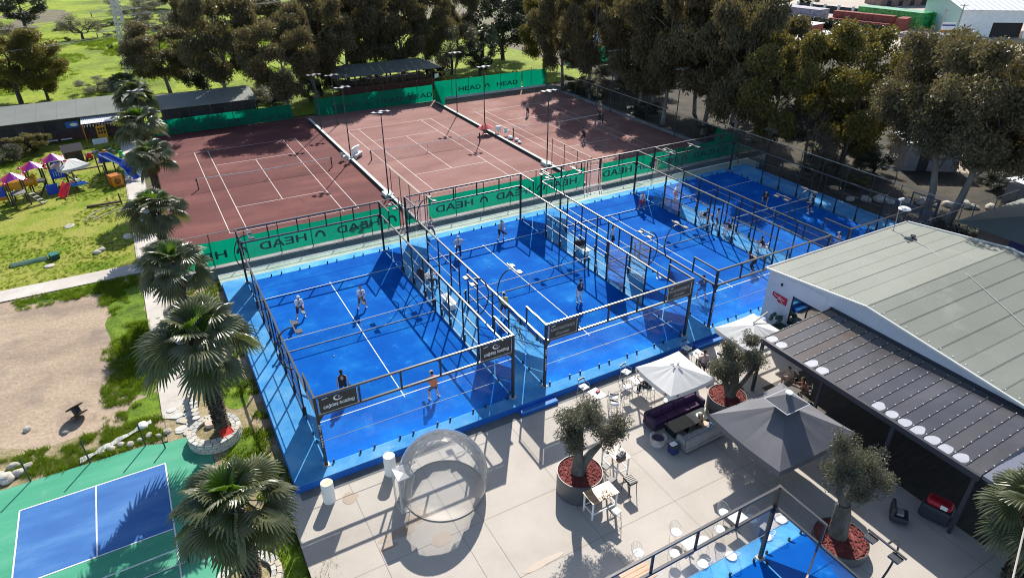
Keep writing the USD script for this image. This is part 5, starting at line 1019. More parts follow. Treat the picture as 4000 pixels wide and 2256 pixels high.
tt = thing("play_tunnel", "yellow plastic tube tunnel behind the leftmost play tower", "play tunnel", (-15.6, 47.6, LZ + 1.0), 0.35); part(tt, "tube", MB().tube([(-1.6, 0, 0.3), (0, 0, 0.4), (1.9, 0.1, 0.35)], 0.42, 12), m_pyel, smooth=40); part(tt, "flange", MB().tube([(1.85, 0.1, 0.35), (1.98, 0.11, 0.34)], 0.62, 8), m_pyel); part(tt, "support", MB().bar((0, 0, 0), (0, 0, -1.0), 0.1), m_pw)
t2 = tower(-13.75, 49.2, 1.2, 0.95, 2.2, "middle play tower with pink and violet star roof and grey deck", rot=0.3)
part(t2, "ramp", MB().bar((-1.0, -1.3, 0.9), (-0.6, -0.6, 0.95), 0.1), m_por); part(t2, "balance_bar", MB().bar((0.6, -0.6, 0.9), (-0.6, -2.6, 0.25), 0.1), m_pw); part(t2, "climbing_panel", MB().box((0.6, -2.1, 0.55), (0.95, 0.05, 0.95)), m_pblu)
for k in range(5): part(t2, "railing", MB().box((0.65, -0.5 + k * 0.25, 1.35), (0.03, 0.03, 0.75)), m_deck)
t3 = tower(-12.0, 49.95, 1.15, 1.2, 2.45, "right play tower with the tallest star roof and blue panels", rot=0.15)
part(t3, "side_panel", MB().box((-0.1, -0.62, 1.35), (1.15, 0.05, 0.95)), m_pblu); part(t3, "side_panel", MB().box((0.15, 0.62, 1.7), (1.0, 0.05, 0.9)), m_pblu)
for k in range(4): part(t3, "panel_slot", MB().box((-0.4 + k * 0.2, -0.655, 1.35), (0.07, 0.02, 0.5)), plain("slot_pale", (0.3, 0.5, 0.7), 0.5))
ladder(t3, (0.7, -0.2, 1.15), (1.6, -1.0, 0.0), 0.55, 4)
t = parasol("garden_parasol", "white garden parasol behind the playground's right tower", -10.9, 50.0, 1.3, 1.3, 1.75, 1.25, m_cv_w, m_galv, rot=0.5)
def chute(name, label, pts, w, m, rim):
    t = thing(name, label, "slide", (0, 0, LZ)); pts = np.array(pts, float); v, f = [], []
    d = np.gradient(pts, axis=0); s = np.column_stack([-d[:, 1], d[:, 0], 0 * d[:, 0]]); s /= np.linalg.norm(s, axis=1, keepdims=True) + 1e-9
    for i in range(len(pts)):
        for u, h in ((-1, 0.22), (-0.75, 0.03), (0, 0), (0.75, 0.03), (1, 0.22)): v.append(pts[i] + s[i] * u * w / 2 + (0, 0, h))
    for i in range(len(pts) - 1):
        for k in range(4): f.append([i * 5 + k, (i + 1) * 5 + k, (i + 1) * 5 + k + 1, i * 5 + k + 1])
    v = np.array(v); part(t, "chute", (v, np.array(f)), m, smooth=40)
    for k in (0, 4): part(t, "rim", MB().tube(v[k::5], 0.05, 6), rim)
    return t
chute("play_slide", "red wavy slide in the middle of the playground", [(-11.2, 47.3, 0.9), (-11.35, 46.9, 0.75), (-11.5, 46.5, 0.5), (-11.65, 46.1, 0.25), (-11.75, 45.8, 0.1)], 0.75, m_prd, m_prd)
chute("play_slide", "short pale blue slide lying to the right of the red slide", [(-11.3, 47.5, 0.5), (-10.8, 47.55, 0.45), (-10.2, 47.7, 0.42), (-9.8, 47.8, 0.4)], 0.6, plain("pale_blue", (0.12, 0.4, 0.72), 0.25), m_pblu)
st = chute("play_slide", "big blue spiral slide at the playground's right end by the palms", [(-7.9, 50.6, 2.1), (-7.4, 50.0, 1.85), (-6.9, 49.4, 1.6), (-6.3, 48.9, 1.3), (-6.0, 48.4, 0.9), (-5.9, 48.0, 0.5), (-5.6, 47.7, 0.15)], 0.9, m_pblu, plain("slide_rim", (0.25, 0.5, 0.75), 0.2))
part(st, "upper_tube", MB().tube([(-6.5, 48.5, 1.4), (-6.1, 48.3, 1.9), (-5.6, 48.6, 1.7)], 0.34, 10), m_pblu, smooth=40)
for x, y in ((-8.7, 51.2), (-8.05, 50.9), (-7.3, 51.1), (-8.2, 52.0)): part(st, "post", MB().bar((x, y, 0), (x, y, 2.0), 0.11), m_pw)
part(st, "side_panel", MB().box((-7.95, 51.3, 1.7), (1.0, 0.06, 0.9), 0.1), m_pblu); part(st, "deck", MB().box((-8.0, 51.5, 1.25), (1.2, 1.0, 0.07)), m_deck)
t = thing("play_cube", "orange play cube with a round hole beside the blue slide", "play cube", (-7.35, 47.2, LZ), 0.35); sq = sg.box(-0.5, -0.5, 0.5, 0.5).difference(sg.Point(0, 0).buffer(0.3))
v, f = MB().prism(sq, -0.05, 0.05).out(); part(t, "front_panel", (v[:, [0, 2, 1]] * [1, -1, 1] + (0, -0.45, 0.55), f), m_por); part(t, "back_panel", (v[:, [0, 2, 1]] * [1, -1, 1] + (0, 0.45, 0.55), f), m_por); part(t, "top_panel", MB().box((0, 0, 1.07), (1.0, 1.0, 0.06)), m_por)
t = thing("swing_frame", "dark timber swing frame with a yellow seat in the playground's shade", "swing", (-9.4, 48.2, LZ), 0.1)
for s in (-1.3, 1.3):
    for q in (-0.6, 0.6): part(t, "leg", MB().bar((s, q, 0), (s, 0, 1.75), 0.1), m_pw)
part(t, "crossbeam", MB().bar((-1.35, 0, 1.76), (1.35, 0, 1.76), 0.11), m_pw); part(t, "seat", MB().box((0.4, 0.1, 0.5), (0.4, 0.2, 0.05)), m_pyel)
for k in (0.22, 0.58): part(t, "chain", MB().bar((k, 0, 1.72), (k, 0.1, 0.52), 0.02), m_galv)
t = thing("blue_panel_wall", "blue play panel with orange base at the left edge of the picture", "play panel", (-16.6, 46.9, LZ), 0.1); part(t, "panel", MB().box((0, 0, 1.15), (1.1, 0.06, 0.95)), m_pblu); part(t, "base_panel", MB().box((0, 0, 0.5), (1.1, 0.06, 0.3)), m_por)
for s in (-0.6, 0.6): part(t, "post", MB().box((s, 0, 0.85), (0.1, 0.1, 1.7)), m_pw)
# odds and ends behind the playground
for k, (x, y, c, lb) in enumerate(((-9.6, 57.2, m_prd, "small red toy car behind the blue slide"), (-8.2, 57.5, m_por, "orange toy by the wooden cabin behind the playground"), (-6.6, 56.3, plain("play_green", (0.03, 0.42, 0.12), 0.4), "bright green toy slide near the palms behind the playground"))):
    t = thing("garden_toy", lb, "toy", (x, y, LZ), k * 0.8); part(t, "body", rbox((0.7, 0.4, 0.35), 0.08, (0, 0, 0.3)), c, smooth=40); part(t, "top", rbox((0.35, 0.34, 0.3), 0.08, (0.05, 0, 0.58)), c, smooth=40)
    for sx in (-1, 1):
        for sy in (-1, 1): part(t, "wheel", MB().tube([(sx * 0.22, sy * 0.16, 0.12), (sx * 0.22, sy * 0.22, 0.12)], 0.12, 10), m_bk)
t = thing("play_cabin", "small dark wooden play cabin behind the playground", "cabin", (-11.0, 57.6, LZ), 0.2); part(t, "wall", MB().box((0, 0, 0.6), (1.6, 1.3, 1.2)), m_darkwood); part(t, "roof", MB().add([(-1, -0.9, 1.2), (1, -0.9, 1.2), (1, 0, 1.8), (-1, 0, 1.8), (1, 0.9, 1.2), (-1, 0.9, 1.2)], [[0, 1, 2, 3], [3, 2, 4, 5]]), plain("cabin_roof", (0.035, 0.03, 0.035), 0.7)); part(t, "door", MB().box((0.3, -0.66, 0.45), (0.45, 0.03, 0.9)), m_clamp)
for k in range(9): rock(-9.9 + 0.32 * k, 59.0 + 0.3 * ((k * 5) % 4), 0.24, "grey rock in the rockery behind the playground", seed=50 + k, group="rockery behind the playground")
# ---- long sheds
m_shroof = mottled("shed_roof", [(0.3, (0.13, 0.145, 0.13)), (0.7, (0.175, 0.19, 0.172))], 0.3, 0.7, fine=0.06)
def shed(label, x0, x1, y0, y1, ze, zr, wall_m, n, slope=0.0):
    t = thing("long_shed", label, "shed", (0, 0, 0)); w = (x1 - x0) / n
    ov = 1.1
    for k in range(n):
        a, b = x0 + k * w, x0 + (k + 1) * w - 0.015; s = slope * (a - x0)
        part(t, "roof_sheet", MB().add([[x, y, z_ + slope * (x - x0) + d] for x in (a, b) for y, z_ in ((y0 - ov, ze), (y1, zr)) for d in (-0.06, 0.0)], [[1, 5, 7, 3], [0, 2, 6, 4], [0, 1, 3, 2], [4, 6, 7, 5], [0, 4, 5, 1], [2, 3, 7, 6]]), m_shroof)
        part(t, "roof_sheet", MB().add([[x, y, z_ + slope * (x - x0) + d] for x in (a, b) for y, z_ in ((y1 + 0.02, zr), (y1 + 4.5, ze - 0.3)) for d in (-0.06, 0.0)], [[1, 5, 7, 3], [0, 2, 6, 4], [0, 1, 3, 2], [4, 6, 7, 5], [0, 4, 5, 1], [2, 3, 7, 6]]), m_shroof)
    part(t, "wall", spanm((x0 + 0.2, y0, -0.9), (x1 - 0.2, y0 + 0.15, ze - 0.15)), wall_m); part(t, "wall", spanm((x0 + 0.2, y0 + 0.16, -0.9), (x0 + 0.35, y1 + 4, ze - 0.4)), wall_m); part(t, "wall", spanm((x1 - 0.35, y0 + 0.16, -0.9), (x1 - 0.2, y1 + 4, ze - 0.4)), wall_m)
    part(t, "base_course", spanm((x0 + 0.2, y0 - 0.06, -0.9), (x1 - 0.2, y0 - 0.01, 0.1)), mottled("brown_plinth", [(0.3, (0.06, 0.03, 0.025)), (0.7, (0.11, 0.055, 0.045))], 2, 0.9))
    for k in range(1, n, 2):
        xx = x0 + k * w; part(t, "window", MB().box((xx + w * 0.5, y0 - 0.02, 1.0), (w * 0.6, 0.03, 0.8)), m_dark_in); part(t, "post", MB().box((xx, y0 - 0.5, (ze - 0.9) / 2), (0.1, 0.1, ze + 0.8)), m_darkwood)
    return t
m_shw = mottled("shed_wall", [(0.3, (0.035, 0.03, 0.035)), (0.7, (0.07, 0.055, 0.055))], 1.0, 0.9)
s1 = shed("long shed with grey-green roof at the left edge, behind the playground", -32.0, -4.2, 66.2, 71.5, 2.1, 2.75, m_shw, 14)
s2 = shed("grey-green roofed shed behind the left clay court's far banner", -1.6, 9.4, 65.0, 69.0, 2.1, 2.6, m_shw, 6)
m_corr = mottled("corrugated_white", [(0.3, (0.55, 0.58, 0.64)), (0.7, (0.7, 0.71, 0.74))], 1, 0.5)
a = MB()
for k in range(26):
    x = -9.9 + k * 0.17; a.add([(x, 63.6, 1.55 + 0.02), (x + 0.085, 63.6, 1.60), (x + 0.17, 63.6, 1.57), (x + 0.17, 66.1, 1.97), (x + 0.085, 66.1, 2.0), (x, 66.1, 1.97)], [[0, 1, 4, 5], [1, 2, 3, 4]])
t = thing("awning", "white corrugated awning on the long shed beside the palms", "awning", (0, 0, 0)); part(t, "corrugated_sheet", a, m_corr)
for x in (-9.8, -5.6): part(t, "post", MB().bar((x, 63.7, -0.7), (x, 63.7, 1.55), 0.1), m_por)
bt = MB()
for k in range(14):
    x = -9.7 + k * 0.29; bt.add([(x, 63.55, 1.45), (x + 0.2, 63.55, 1.45), (x + 0.1, 63.55, 1.15)], [[0, 2, 1]])
part(t, "bunting", bt, mottled("bunting", [(0.4, (0.4, 0.1, 0.05)), (0.6, (0.55, 0.5, 0.45))], 6, 0.8))
t = thing("yellow_playhouse_door", "yellow panelled door standing open before the long shed", "door", (-8.1, 63.6, -0.7), 0.25); part(t, "door_leaf", MB().box((0, 0, 0.95), (1.0, 0.06, 1.9)), m_pyel)
for r_ in range(2):
    for c_ in range(3): part(t, "pane", MB().box((-0.28 + c_ * 0.28, -0.035, 1.15 + r_ * 0.4), (0.2, 0.02, 0.3)), m_dark_in)
t = thing("blue_poster", "blue and white poster on the shed wall left of the awning", "poster", (-10.9, 66.1, 1.1)); part(t, "sheet", MB().box((0, 0, 0), (1.3, 0.04, 0.7)), plain("poster_blue", (0.02, 0.12, 0.38), 0.6)); part(t, "white_figure", MB().ball((0.15, -0.03, -0.02), (0.4, 0.01, 0.2)), m_white)
for k, (x, z_, lb) in enumerate(((-13.2, -0.1, "white bench left of the yellow door before the long shed"), (-11.8, 0.1, "white bench nearest the blue poster before the long shed"), (-15.2, -0.2, "white bench in the darkest shade before the long shed"))):
    t = thing("shed_bench", lb, "bench", (x, 65.2, -0.7)); part(t, "seat", MB().box((0, 0, 0.5), (1.1, 0.35, 0.06)), m_white)
    for s in (-0.4, 0.4): part(t, "leg", MB().box((s, 0, 0.235), (0.08, 0.3, 0.47)), m_darkwood)
t = thing("leaning_boards", "white ribbed panel leaning below the yellow door", "panel", (-8.5, 62.9, -0.7), 0.1)
for k in range(5): part(t, "board", MB().box((-0.6 + k * 0.3, 0, 0.35), (0.285, 0.05, 0.7)), m_corr)
# ---- pavilion
t = thing("pavilion", "open timber pavilion with red plank base behind the middle clay court", "pavilion", (0, 0, 0))
m_redp = mottled("red_plank", [(0.3, (0.075, 0.022, 0.012)), (0.7, (0.13, 0.04, 0.022))], 1.0, 0.8, stretch=(3, 1, 8))
n = 13; X0, X1 = 20.3, 36.6
for k in range(n):
    a, b = X0 + (X1 - X0) / n * k, X0 + (X1 - X0) / n * (k + 1) - 0.015; hx = 2.2
    def hip(x): return min(1.0, (X1 - x) / hx, (x - X0) / hx)
    for side in (0, 1):
        yy = (68.6, 72.2) if side == 0 else (75.4, 72.2)
        def pt(x): q = hip(x); return (x, yy[0] + (yy[1] - yy[0]) * q, 2.35 + 1.0 * q)
        o = MB(); xs_ = [a, (a + b) / 2, b]
        for i in range(2):
            p, q = xs_[i], xs_[i + 1]; o.add([(p, yy[0], 2.35), (q, yy[0], 2.35), pt(q), pt(p)], [[0, 1, 2, 3] if side == 0 else [0, 3, 2, 1]])
        part(t, "roof_sheet", o, m_shroof)
o = MB(); o.add([(X1, 68.6, 2.35), (X1, 75.4, 2.35), (X1 - 2.2, 72.2, 3.35)], [[0, 1, 2]]).add([(X0, 68.6, 2.35), (X0, 75.4, 2.35), (X0 + 2.2, 72.2, 3.35)], [[0, 2, 1]]); part(t, "roof_hip", o, m_shroof)
for k in range(4): part(t, "base_plank", spanm((21.2, 69.4, -0.9 + k * 0.42), (35.6, 69.5, -0.9 + (k + 1) * 0.42 - 0.02)), m_redp)
part(t, "deck", spanm((21.2, 69.55, 0.6), (35.6, 75.0, 0.72)), m_darkwood)
for k in range(7):
    for y in (69.7, 74.8): part(t, "post", MB().box((21.4 + k * 2.33, y, 1.5), (0.18, 0.18, 1.7)), m_darkwood)
part(t, "railing", MB().box((28.4, 69.62, 1.25), (14.2, 0.06, 0.08)), m_darkwood)
for k in range(24): part(t, "baluster", MB().box((21.6 + k * 0.6, 69.62, 0.98), (0.05, 0.05, 0.5)), m_darkwood)
for k, x in enumerate((24.0, 26.4, 28.9, 31.4)):
    q = thing("pavilion_table", f"pale table top inside the open pavilion, number {['one', 'two', 'three', 'four'][k]} from its left end" if False else ["pale table inside the pavilion at its left end", "pale table inside the pavilion left of centre", "pale table inside the pavilion right of centre", "pale table inside the pavilion towards its right end"][k], "table", (x, 71.0, 0.72)); part(q, "tabletop", MB().box((0, 0, 0.74), (1.3, 0.8, 0.05)), m_top); part(q, "leg", MB().box((-0.5, 0, 0.35), (0.08, 0.6, 0.7)), m_darkwood); part(q, "leg", MB().box((0.5, 0, 0.35), (0.08, 0.6, 0.7)), m_darkwood)
t = thing("paper_board", "white board leaning at the pavilion's right corner beside an orange handrail", "board", (35.8, 68.9, 0.7), 0.5); part(t, "sheet", MB().box((0, 0, 0.5), (0.9, 0.04, 0.6)), m_white); part(t, "handrail", MB().bar((0.7, -0.3, 0.9), (1.1, -1.2, -0.6), 0.08), m_por)
# ------------------------------------------------------------------ trees
m_bark_e = mottled("bark_pale", [(0.3, (0.09, 0.078, 0.066)), (0.5, (0.16, 0.143, 0.127)), (0.7, (0.24, 0.22, 0.20))], 0.9, 0.9, stretch=(1, 1, 0.4), fine=0.2)
m_bark_d = mottled("bark_dark", [(0.3, (0.04, 0.034, 0.028)), (0.7, (0.09, 0.075, 0.06))], 1.2, 0.95, fine=0.25, bump=0.03, bscale=8)
m_bark_o = mottled("bark_olive", [(0.3, (0.05, 0.046, 0.04)), (0.5, (0.09, 0.083, 0.072)), (0.7, (0.15, 0.14, 0.125))], 2.5, 0.95, fine=0.3, fscale=14, bump=0.06, bscale=7, stretch=(1, 1, 0.35))
LEAF = {
 "E": leafy("leaf_eucalyptus", [(0.0, (0.080, 0.075, 0.041)), (0.3, (0.167, 0.145, 0.081)), (0.55, (0.261, 0.210, 0.123)), (0.78, (0.362, 0.261, 0.167)), (1.0, (0.522, 0.464, 0.362))], 0.5, 0.36, tscale=(1.05, 0.98, 0.55)),
 "Y": leafy("leaf_yellowish", [(0.0, (0.105, 0.095, 0.031)), (0.4, (0.217, 0.189, 0.056)), (0.7, (0.329, 0.259, 0.084)), (1.0, (0.476, 0.364, 0.168))], 0.5, 0.38, tscale=(1.05, 1.0, 0.5)),
 "D": leafy("leaf_dark", [(0.0, (0.025, 0.036, 0.025)), (0.5, (0.053, 0.064, 0.041)), (0.85, (0.098, 0.105, 0.067)), (1.0, (0.182, 0.175, 0.126))], 0.5, 0.22),
 "O": leafy("leaf_greyolive", [(0.0, (0.090, 0.089, 0.062)), (0.4, (0.174, 0.168, 0.120)), (0.7, (0.252, 0.240, 0.180)), (1.0, (0.396, 0.372, 0.300))], 0.45, 0.30, tscale=(1.0, 1.0, 0.65)),
 "B": leafy("leaf_brown", [(0.0, (0.10, 0.08, 0.062)), (0.5, (0.18, 0.148, 0.12)), (1.0, (0.27, 0.23, 0.19))], 0.7, 0.25, tscale=(1, 0.95, 0.7))}
def leaf_quads(c, d, n, L, W):
    """Rhombic leaves at points c, along unit vectors d, facing n."""
    s = np.cross(d, n); s /= np.linalg.norm(s, axis=1, keepdims=True) + 1e-9
    L, W = np.asarray(L)[:, None], np.asarray(W)[:, None]
    v = np.stack([c - d * L * 0.5, c + s * W * 0.5 - d * L * 0.05, c + d * L * 0.5, c - s * W * 0.5 - d * L * 0.05], 1).reshape(-1, 3)
    k = np.arange(len(c)) * 4
    return v, np.vstack([np.column_stack([k, k + 1, k + 2]), np.column_stack([k, k + 2, k + 3])])
def unit(v): return v / (np.linalg.norm(v, axis=-1, keepdims=True) + 1e-9)
def tree_shape(seed, kind, H=10.0, Wd=7.0, nleaf=9000, L=0.34, W=0.12, base=0.3, trunk_r=0.22, droop=0.7, nl=9, lean=(0, 0)):
    """Limbs as tubes and a crown of leaf clumps hung on their ends; height H, crown width Wd."""
    g = np.random.default_rng(seed); wood = MB(); cl = []
    top = np.array((lean[0], lean[1], H * 0.86)); tp = [np.zeros(3)]
    for q in (0.25, 0.5, 0.75, 1.0): tp.append(top * q + np.append(g.normal(size=2) * H * 0.018, 0))
    tp = np.array(tp); tr = trunk_r * np.array([1.25, 0.95, 0.7, 0.42, 0.12]); wood.tube(tp, tr, 8)
    def on(q): i = min(3, int(q * 4)); return tp[i] + (tp[i + 1] - tp[i]) * (q * 4 - i), trunk_r * (1.1 - q)
    for k in range(nl):
        q = base + (0.98 - base) * (k + g.random() * 0.7) / nl; p, r = on(min(q, 0.99)); a = k * 2.4 + g.normal() * 0.4
        prof = math.sin(PI * min(1, max(0.08, (q - base * 0.6) / (1.12 - base * 0.6)))) ** 0.7
        reach = Wd * 0.5 * prof * (0.7 + 0.4 * g.random()); up = H * (0.10 + 0.14 * g.random())
        e = p + np.array((math.cos(a) * reach, math.sin(a) * reach, up)); m = p + (e - p) * 0.5 + np.array((0, 0, up * 0.25)) + g.normal(size=3) * 0.15
        wood.tube([p, m, e], [r * 0.55, r * 0.34, 0.03], 6)
        cl.append((e, 0.55 + 0.5 * g.random())); cl.append((m * 0.4 + e * 0.6 + g.normal(size=3) * 0.35, 0.5 + 0.3 * g.random()))
        for j in range(3):
            b = p + (e - p) * (0.45 + 0.4 * g.random()); ee = b + np.array((math.cos(a + g.normal() * 0.9), math.sin(a + g.normal() * 0.9), 0.25 + 0.6 * g.random())) * (0.13 * Wd + 0.4 * g.random())
            wood.tube([b, (b + ee) / 2 + (0, 0, 0.08), ee], [0.05, 0.035, 0.015], 5, cap=False); cl.append((ee, 0.45 + 0.45 * g.random()))
    cl.append((top, 0.7)); cl.append((top + (0.3, -0.2, 0.5), 0.5))
    C = np.array([c for c, _ in cl]); Rr = np.array([r for _, r in cl]) * Wd / 6.0
    idx = g.choice(len(C), nleaf, p=Rr ** 2 / (Rr ** 2).sum()); o = unit(g.normal(size=(nleaf, 3))) * (g.random((nleaf, 1)) ** 0.45)
    pos = C[idx] + o * Rr[idx][:, None] * np.array((1.05, 1.05, 0.8))
    dr = g.random(nleaf) ** 2 * droop * 1.3; pos[:, 2] -= dr * (0.4 + 0.6 * np.abs(o[:, 0]))
    d = unit(g.normal(size=(nleaf, 3)) * np.array((1, 1, 0.6)) + np.array((0, 0, -1.6 * droop))); n = unit(g.normal(size=(nleaf, 3)) + (0, 0, 0.5))
    sz = 0.7 + 0.6 * g.random(nleaf)
    return wood, leaf_quads(pos, d, n, L * sz, W * sz)
def bare_shape(seed, H, Wd):
    g = np.random.default_rng(seed); wood = MB(); tips = []
    def grow(p, d, l, r, lv):
        e = p + d * l; wood.tube([p, (p + e) / 2 + g.normal(size=3) * l * 0.06, e], [r, r * 0.8, r * 0.6], 6 if lv < 2 else 4, cap=False)
        if lv == 4: tips.append(e); return
        for k in range(3 if lv else 5):
            dd = unit(d + g.normal(size=3) * (0.55 if lv else 0.75) + np.array((0, 0, 0.12))); dd[2] = max(dd[2], -0.1); grow(e, dd, l * (0.68 + 0.18 * g.random()), r * 0.6, lv + 1)
    grow(np.zeros(3), np.array((0.05, 0, 1.0)), H * 0.24, 0.22, 0)
    T = np.array(tips); n = 5200; i = g.integers(len(T), size=n); pos = T[i] + g.normal(size=(n, 3)) * 0.32
    return wood, leaf_quads(pos, unit(g.normal(size=(n, 3))), unit(g.normal(size=(n, 3))), 0.16 + 0.16 * g.random(n), 0.045 + 0.03 * g.random(n))
SPEC = {"E": dict(H=12, Wd=8, nleaf=38000, L=0.33, W=0.125, base=0.20, droop=0.9, nl=18, trunk_r=0.2), "Y": dict(H=9, Wd=7, nleaf=30000, L=0.26, W=0.115, base=0.12, droop=0.5, nl=15, trunk_r=0.2),
        "D": dict(H=6, Wd=6, nleaf=11000, L=0.24, W=0.13, base=0.14, droop=0.15, nl=14, trunk_r=0.2), "O": dict(H=5, Wd=6.5, nleaf=18000, L=0.18, W=0.075, base=0.12, droop=0.2, nl=12, trunk_r=0.18)}
bark = {"E": m_bark_e, "Y": m_bark_d, "D": m_bark_d, "O": m_bark_d, "B": m_bark_d}
proto, nproto = {}, {"E": 5, "Y": 3, "D": 2, "O": 2, "B": 2}
cnt = {}
def plant(kind, x, y, h, w, label, cat="tree", group=None, name=None, z=-0.9, rot=None, variant=None, lean=None):
    c = cnt.get(kind, 0); cnt[kind] = c + 1; v = variant if variant is not None else c % nproto[kind]
    s = SPEC.get(kind, dict(H=6.5, Wd=8)); H, Wd = s["H"], s["Wd"]; rot = rot if rot is not None else c * 1.7
    sc = (w / Wd, w / Wd, h / H)
    if (kind, v) in proto: return dup(proto[(kind, v)], (x, y, z), rot, sc, label=label, group=group, cat=cat)
    nm = name or {"E": "eucalyptus_tree", "Y": "yellowish_tree", "D": "dark_tree", "O": "grey_tree", "B": "bare_tree"}[kind]
    t = thing(nm, label, cat, (x, y, z), rot, group, sc)
    wood, lf = bare_shape(31 + v, H, Wd) if kind == "B" else tree_shape(100 * ord(kind) + v, kind, **s)
    part(t, "trunk", wood, bark[kind], smooth=50); part(t, "crown", lf, LEAF[kind])
    proto[(kind, v)] = t; return t
TREES = [
 ("D", -22.0, 169.4, 7.3, 8.8, "very dark round tree at the top left of the green meadow"), ("B", -24.2, 139.6, 6.5, 9.0, "brownish leafless tree at the meadow's left edge"), ("B", -10.4, 143.6, 6.3, 11.5, "lone leafless spreading tree in the middle of the green meadow"),
 ("Y", -17.8, 89.2, 9.3, 9.6, "big yellow-green tree behind the long shed at the left edge"), ("Y", -14.6, 89.3, 8.0, 6.0, "yellow-green tree right of the big one behind the long shed, its crown lower"),
 ("O", 1.0, 174.8, 4.0, 10.9, "low grey shrubby tree at the top of the meadow, nearest the pylon"), ("O", 5.1, 143.0, 4.5, 11.2, "grey bushy tree on the meadow right of the pylon"),
 ("E", 0.8, 85.8, 9.1, 9.6, "brownish eucalyptus directly right of the lattice pylon"), ("E", 7.2, 75.2, 14.6, 9.8, "tall drooping eucalyptus behind the second shed"), ("D", 5.0, 80.3, 5.9, 5.8, "dark round evergreen below the tall drooping eucalyptus"),
 ("E", 13.2, 64.9, 12.0, 8.0, "orange tinged eucalyptus right of the second shed"), ("B", 15.5, 77.6, 4.7, 5.6, "small leafless bush in front of the orange tinged eucalyptus"), ("D", 19.6, 73.4, 4.3, 4.7, "dark bushy tree at the pavilion's left corner"),
 ("E", 18.4, 69.8, 14.0, 9.2, "eucalyptus behind the pavilion's left corner"), ("E", 24.6, 76.4, 14.0, 10.2, "eucalyptus behind the pavilion, left of its middle"), ("E", 29.0, 76.6, 14.3, 9.5, "eucalyptus behind the middle of the pavilion"), ("E", 33.6, 76.8, 14.0, 10.0, "eucalyptus behind the pavilion's right half"),
 ("E", 38.5, 79.1, 13.0, 7.6, "slim eucalyptus with meadow showing through, right of the pavilion"), ("E", 46.6, 85.0, 13.9, 7.3, "slim eucalyptus against bright meadow, left of the fan palm"), ("O", 42.0, 77.3, 6.8, 7.6, "grey olive-like tree right of the pavilion roof"), ("D", 45.6, 74.2, 4.9, 4.7, "dark bush beside the fan palm behind the right clay court"),
 ("D", 55.3, 84.2, 10.5, 9.8, "tall dark tree right of the fan palm"), ("Y", 58.2, 74.7, 11.8, 7.8, "yellow-tinged tree left of the tall pale trunk"), ("E", 53.6, 62.0, 13.6, 8.2, "eucalyptus behind the right clay court's far corner"), ("E", 52.6, 53.4, 16.8, 8.4, "eucalyptus with a tall bare pale trunk beside the right clay court"),
 ("E", 66.2, 63.1, 13.5, 10.2, "eucalyptus in the wood, behind the tall pale trunk to its right"), ("E", 53.4, 43.5, 16.2, 9.2, "big eucalyptus beside the right clay court's middle"), ("E", 52.8, 38.0, 16.5, 8.6, "big eucalyptus deeper in the wood right of the clay court"),
 ("E", 54.4, 32.6, 17.2, 10.0, "tallest dark eucalyptus, its pale trunk at the corner behind the far right padel court"), ("E", 61.0, 34.4, 13.4, 8.4, "eucalyptus right of the tallest dark one"), ("E", 52.0, 25.4, 16.6, 8.6, "tall eucalyptus in front of the brick stacks' left end"), ("Y", 51.9, 20.9, 13.0, 8.0, "yellow-green tree behind the far right padel court's far end"),
 ("B", 52.8, 17.0, 9.0, 7.4, "reddish thin twigged tree below the white roofs"), ("E", 60.3, 19.8, 8.9, 6.4, "small eucalyptus with a thin trunk beside the far right padel court"), ("Y", 56.9, 15.6, 13.4, 8.8, "yellow-olive tree below the brick stacks"), 
 ("D", 79.5, 119.8, 8.6, 11.1, "dark tree at the meadow's top edge, centre of the picture"), ("E", 28.2, 141.5, 7.4, 12.3, "far eucalyptus on the meadow behind the orange tinged one"), ("E", 22.2, 157.7, 6.9, 10.9, "farthest eucalyptus at the picture's top edge over the meadow"), ("E", 35.3, 134.2, 7.7, 11.9, "far eucalyptus behind the pavilion trees, on the left"), ("E", 46.0, 130.6, 7.5, 11.9, "far eucalyptus behind the pavilion trees, on the right"), ("E", 6.1, 189.2, 4.8, 10.4, "distant brown tree on the picture's top edge right of the pylon"),
 ("D", 131.9, 51.7, 2.6, 5.6, "round dark bush on the yard below the white warehouse"), ("Y", -15.1, 62.6, 2.4, 3.3, "pale leafy shrub between playground and long shed"), ("O", -17.6, 60.6, 1.9, 3.6, "greyish shrub above the leftmost play tower"), ("O", -8.3, 91.8, 1.8, 5.0, "low grey shrub patch on the meadow just above the long shed"), ("D", 162.8, 106.7, 3.0, 5.1, "small dark tree near the stone house at the top"), ("Y", 158, 113, 3.4, 7, "yellow bush left of the distant stone house"), ("B", -2.5, 108.5, 2.2, 5.0, "small leafless bush low on the meadow left of the pylon"),
 ("D", 152, 126, 4.2, 9, "dark trees' leftmost crown above the grey stacks"), ("D", 97, 140, 6.5, 12, "dark tree at the top edge right of the picture's centre"), ("E", 84, 98, 9, 10, "eucalyptus over the white patches in the wood's far side"), ("E", 76, 74, 12, 10, "eucalyptus in the wood left of the white sheds"), ("E", 60, 40, 14, 9, "eucalyptus in the wood behind the tallest dark one"), ("E", 60.5, 55, 13.5, 9, "eucalyptus in the middle of the wood's back row"),
 ("E", 58.0, 27.8, 13.5, 8.6, "short olive tree beside the far right padel court's far corner"), ("E", 55.6, 43.5, 9.0, 6.5, "lower eucalyptus close to the right clay court's side fence"),
]
for kind, x, y, h, w, lb in TREES: plant(kind, x, y, h, w, lb)
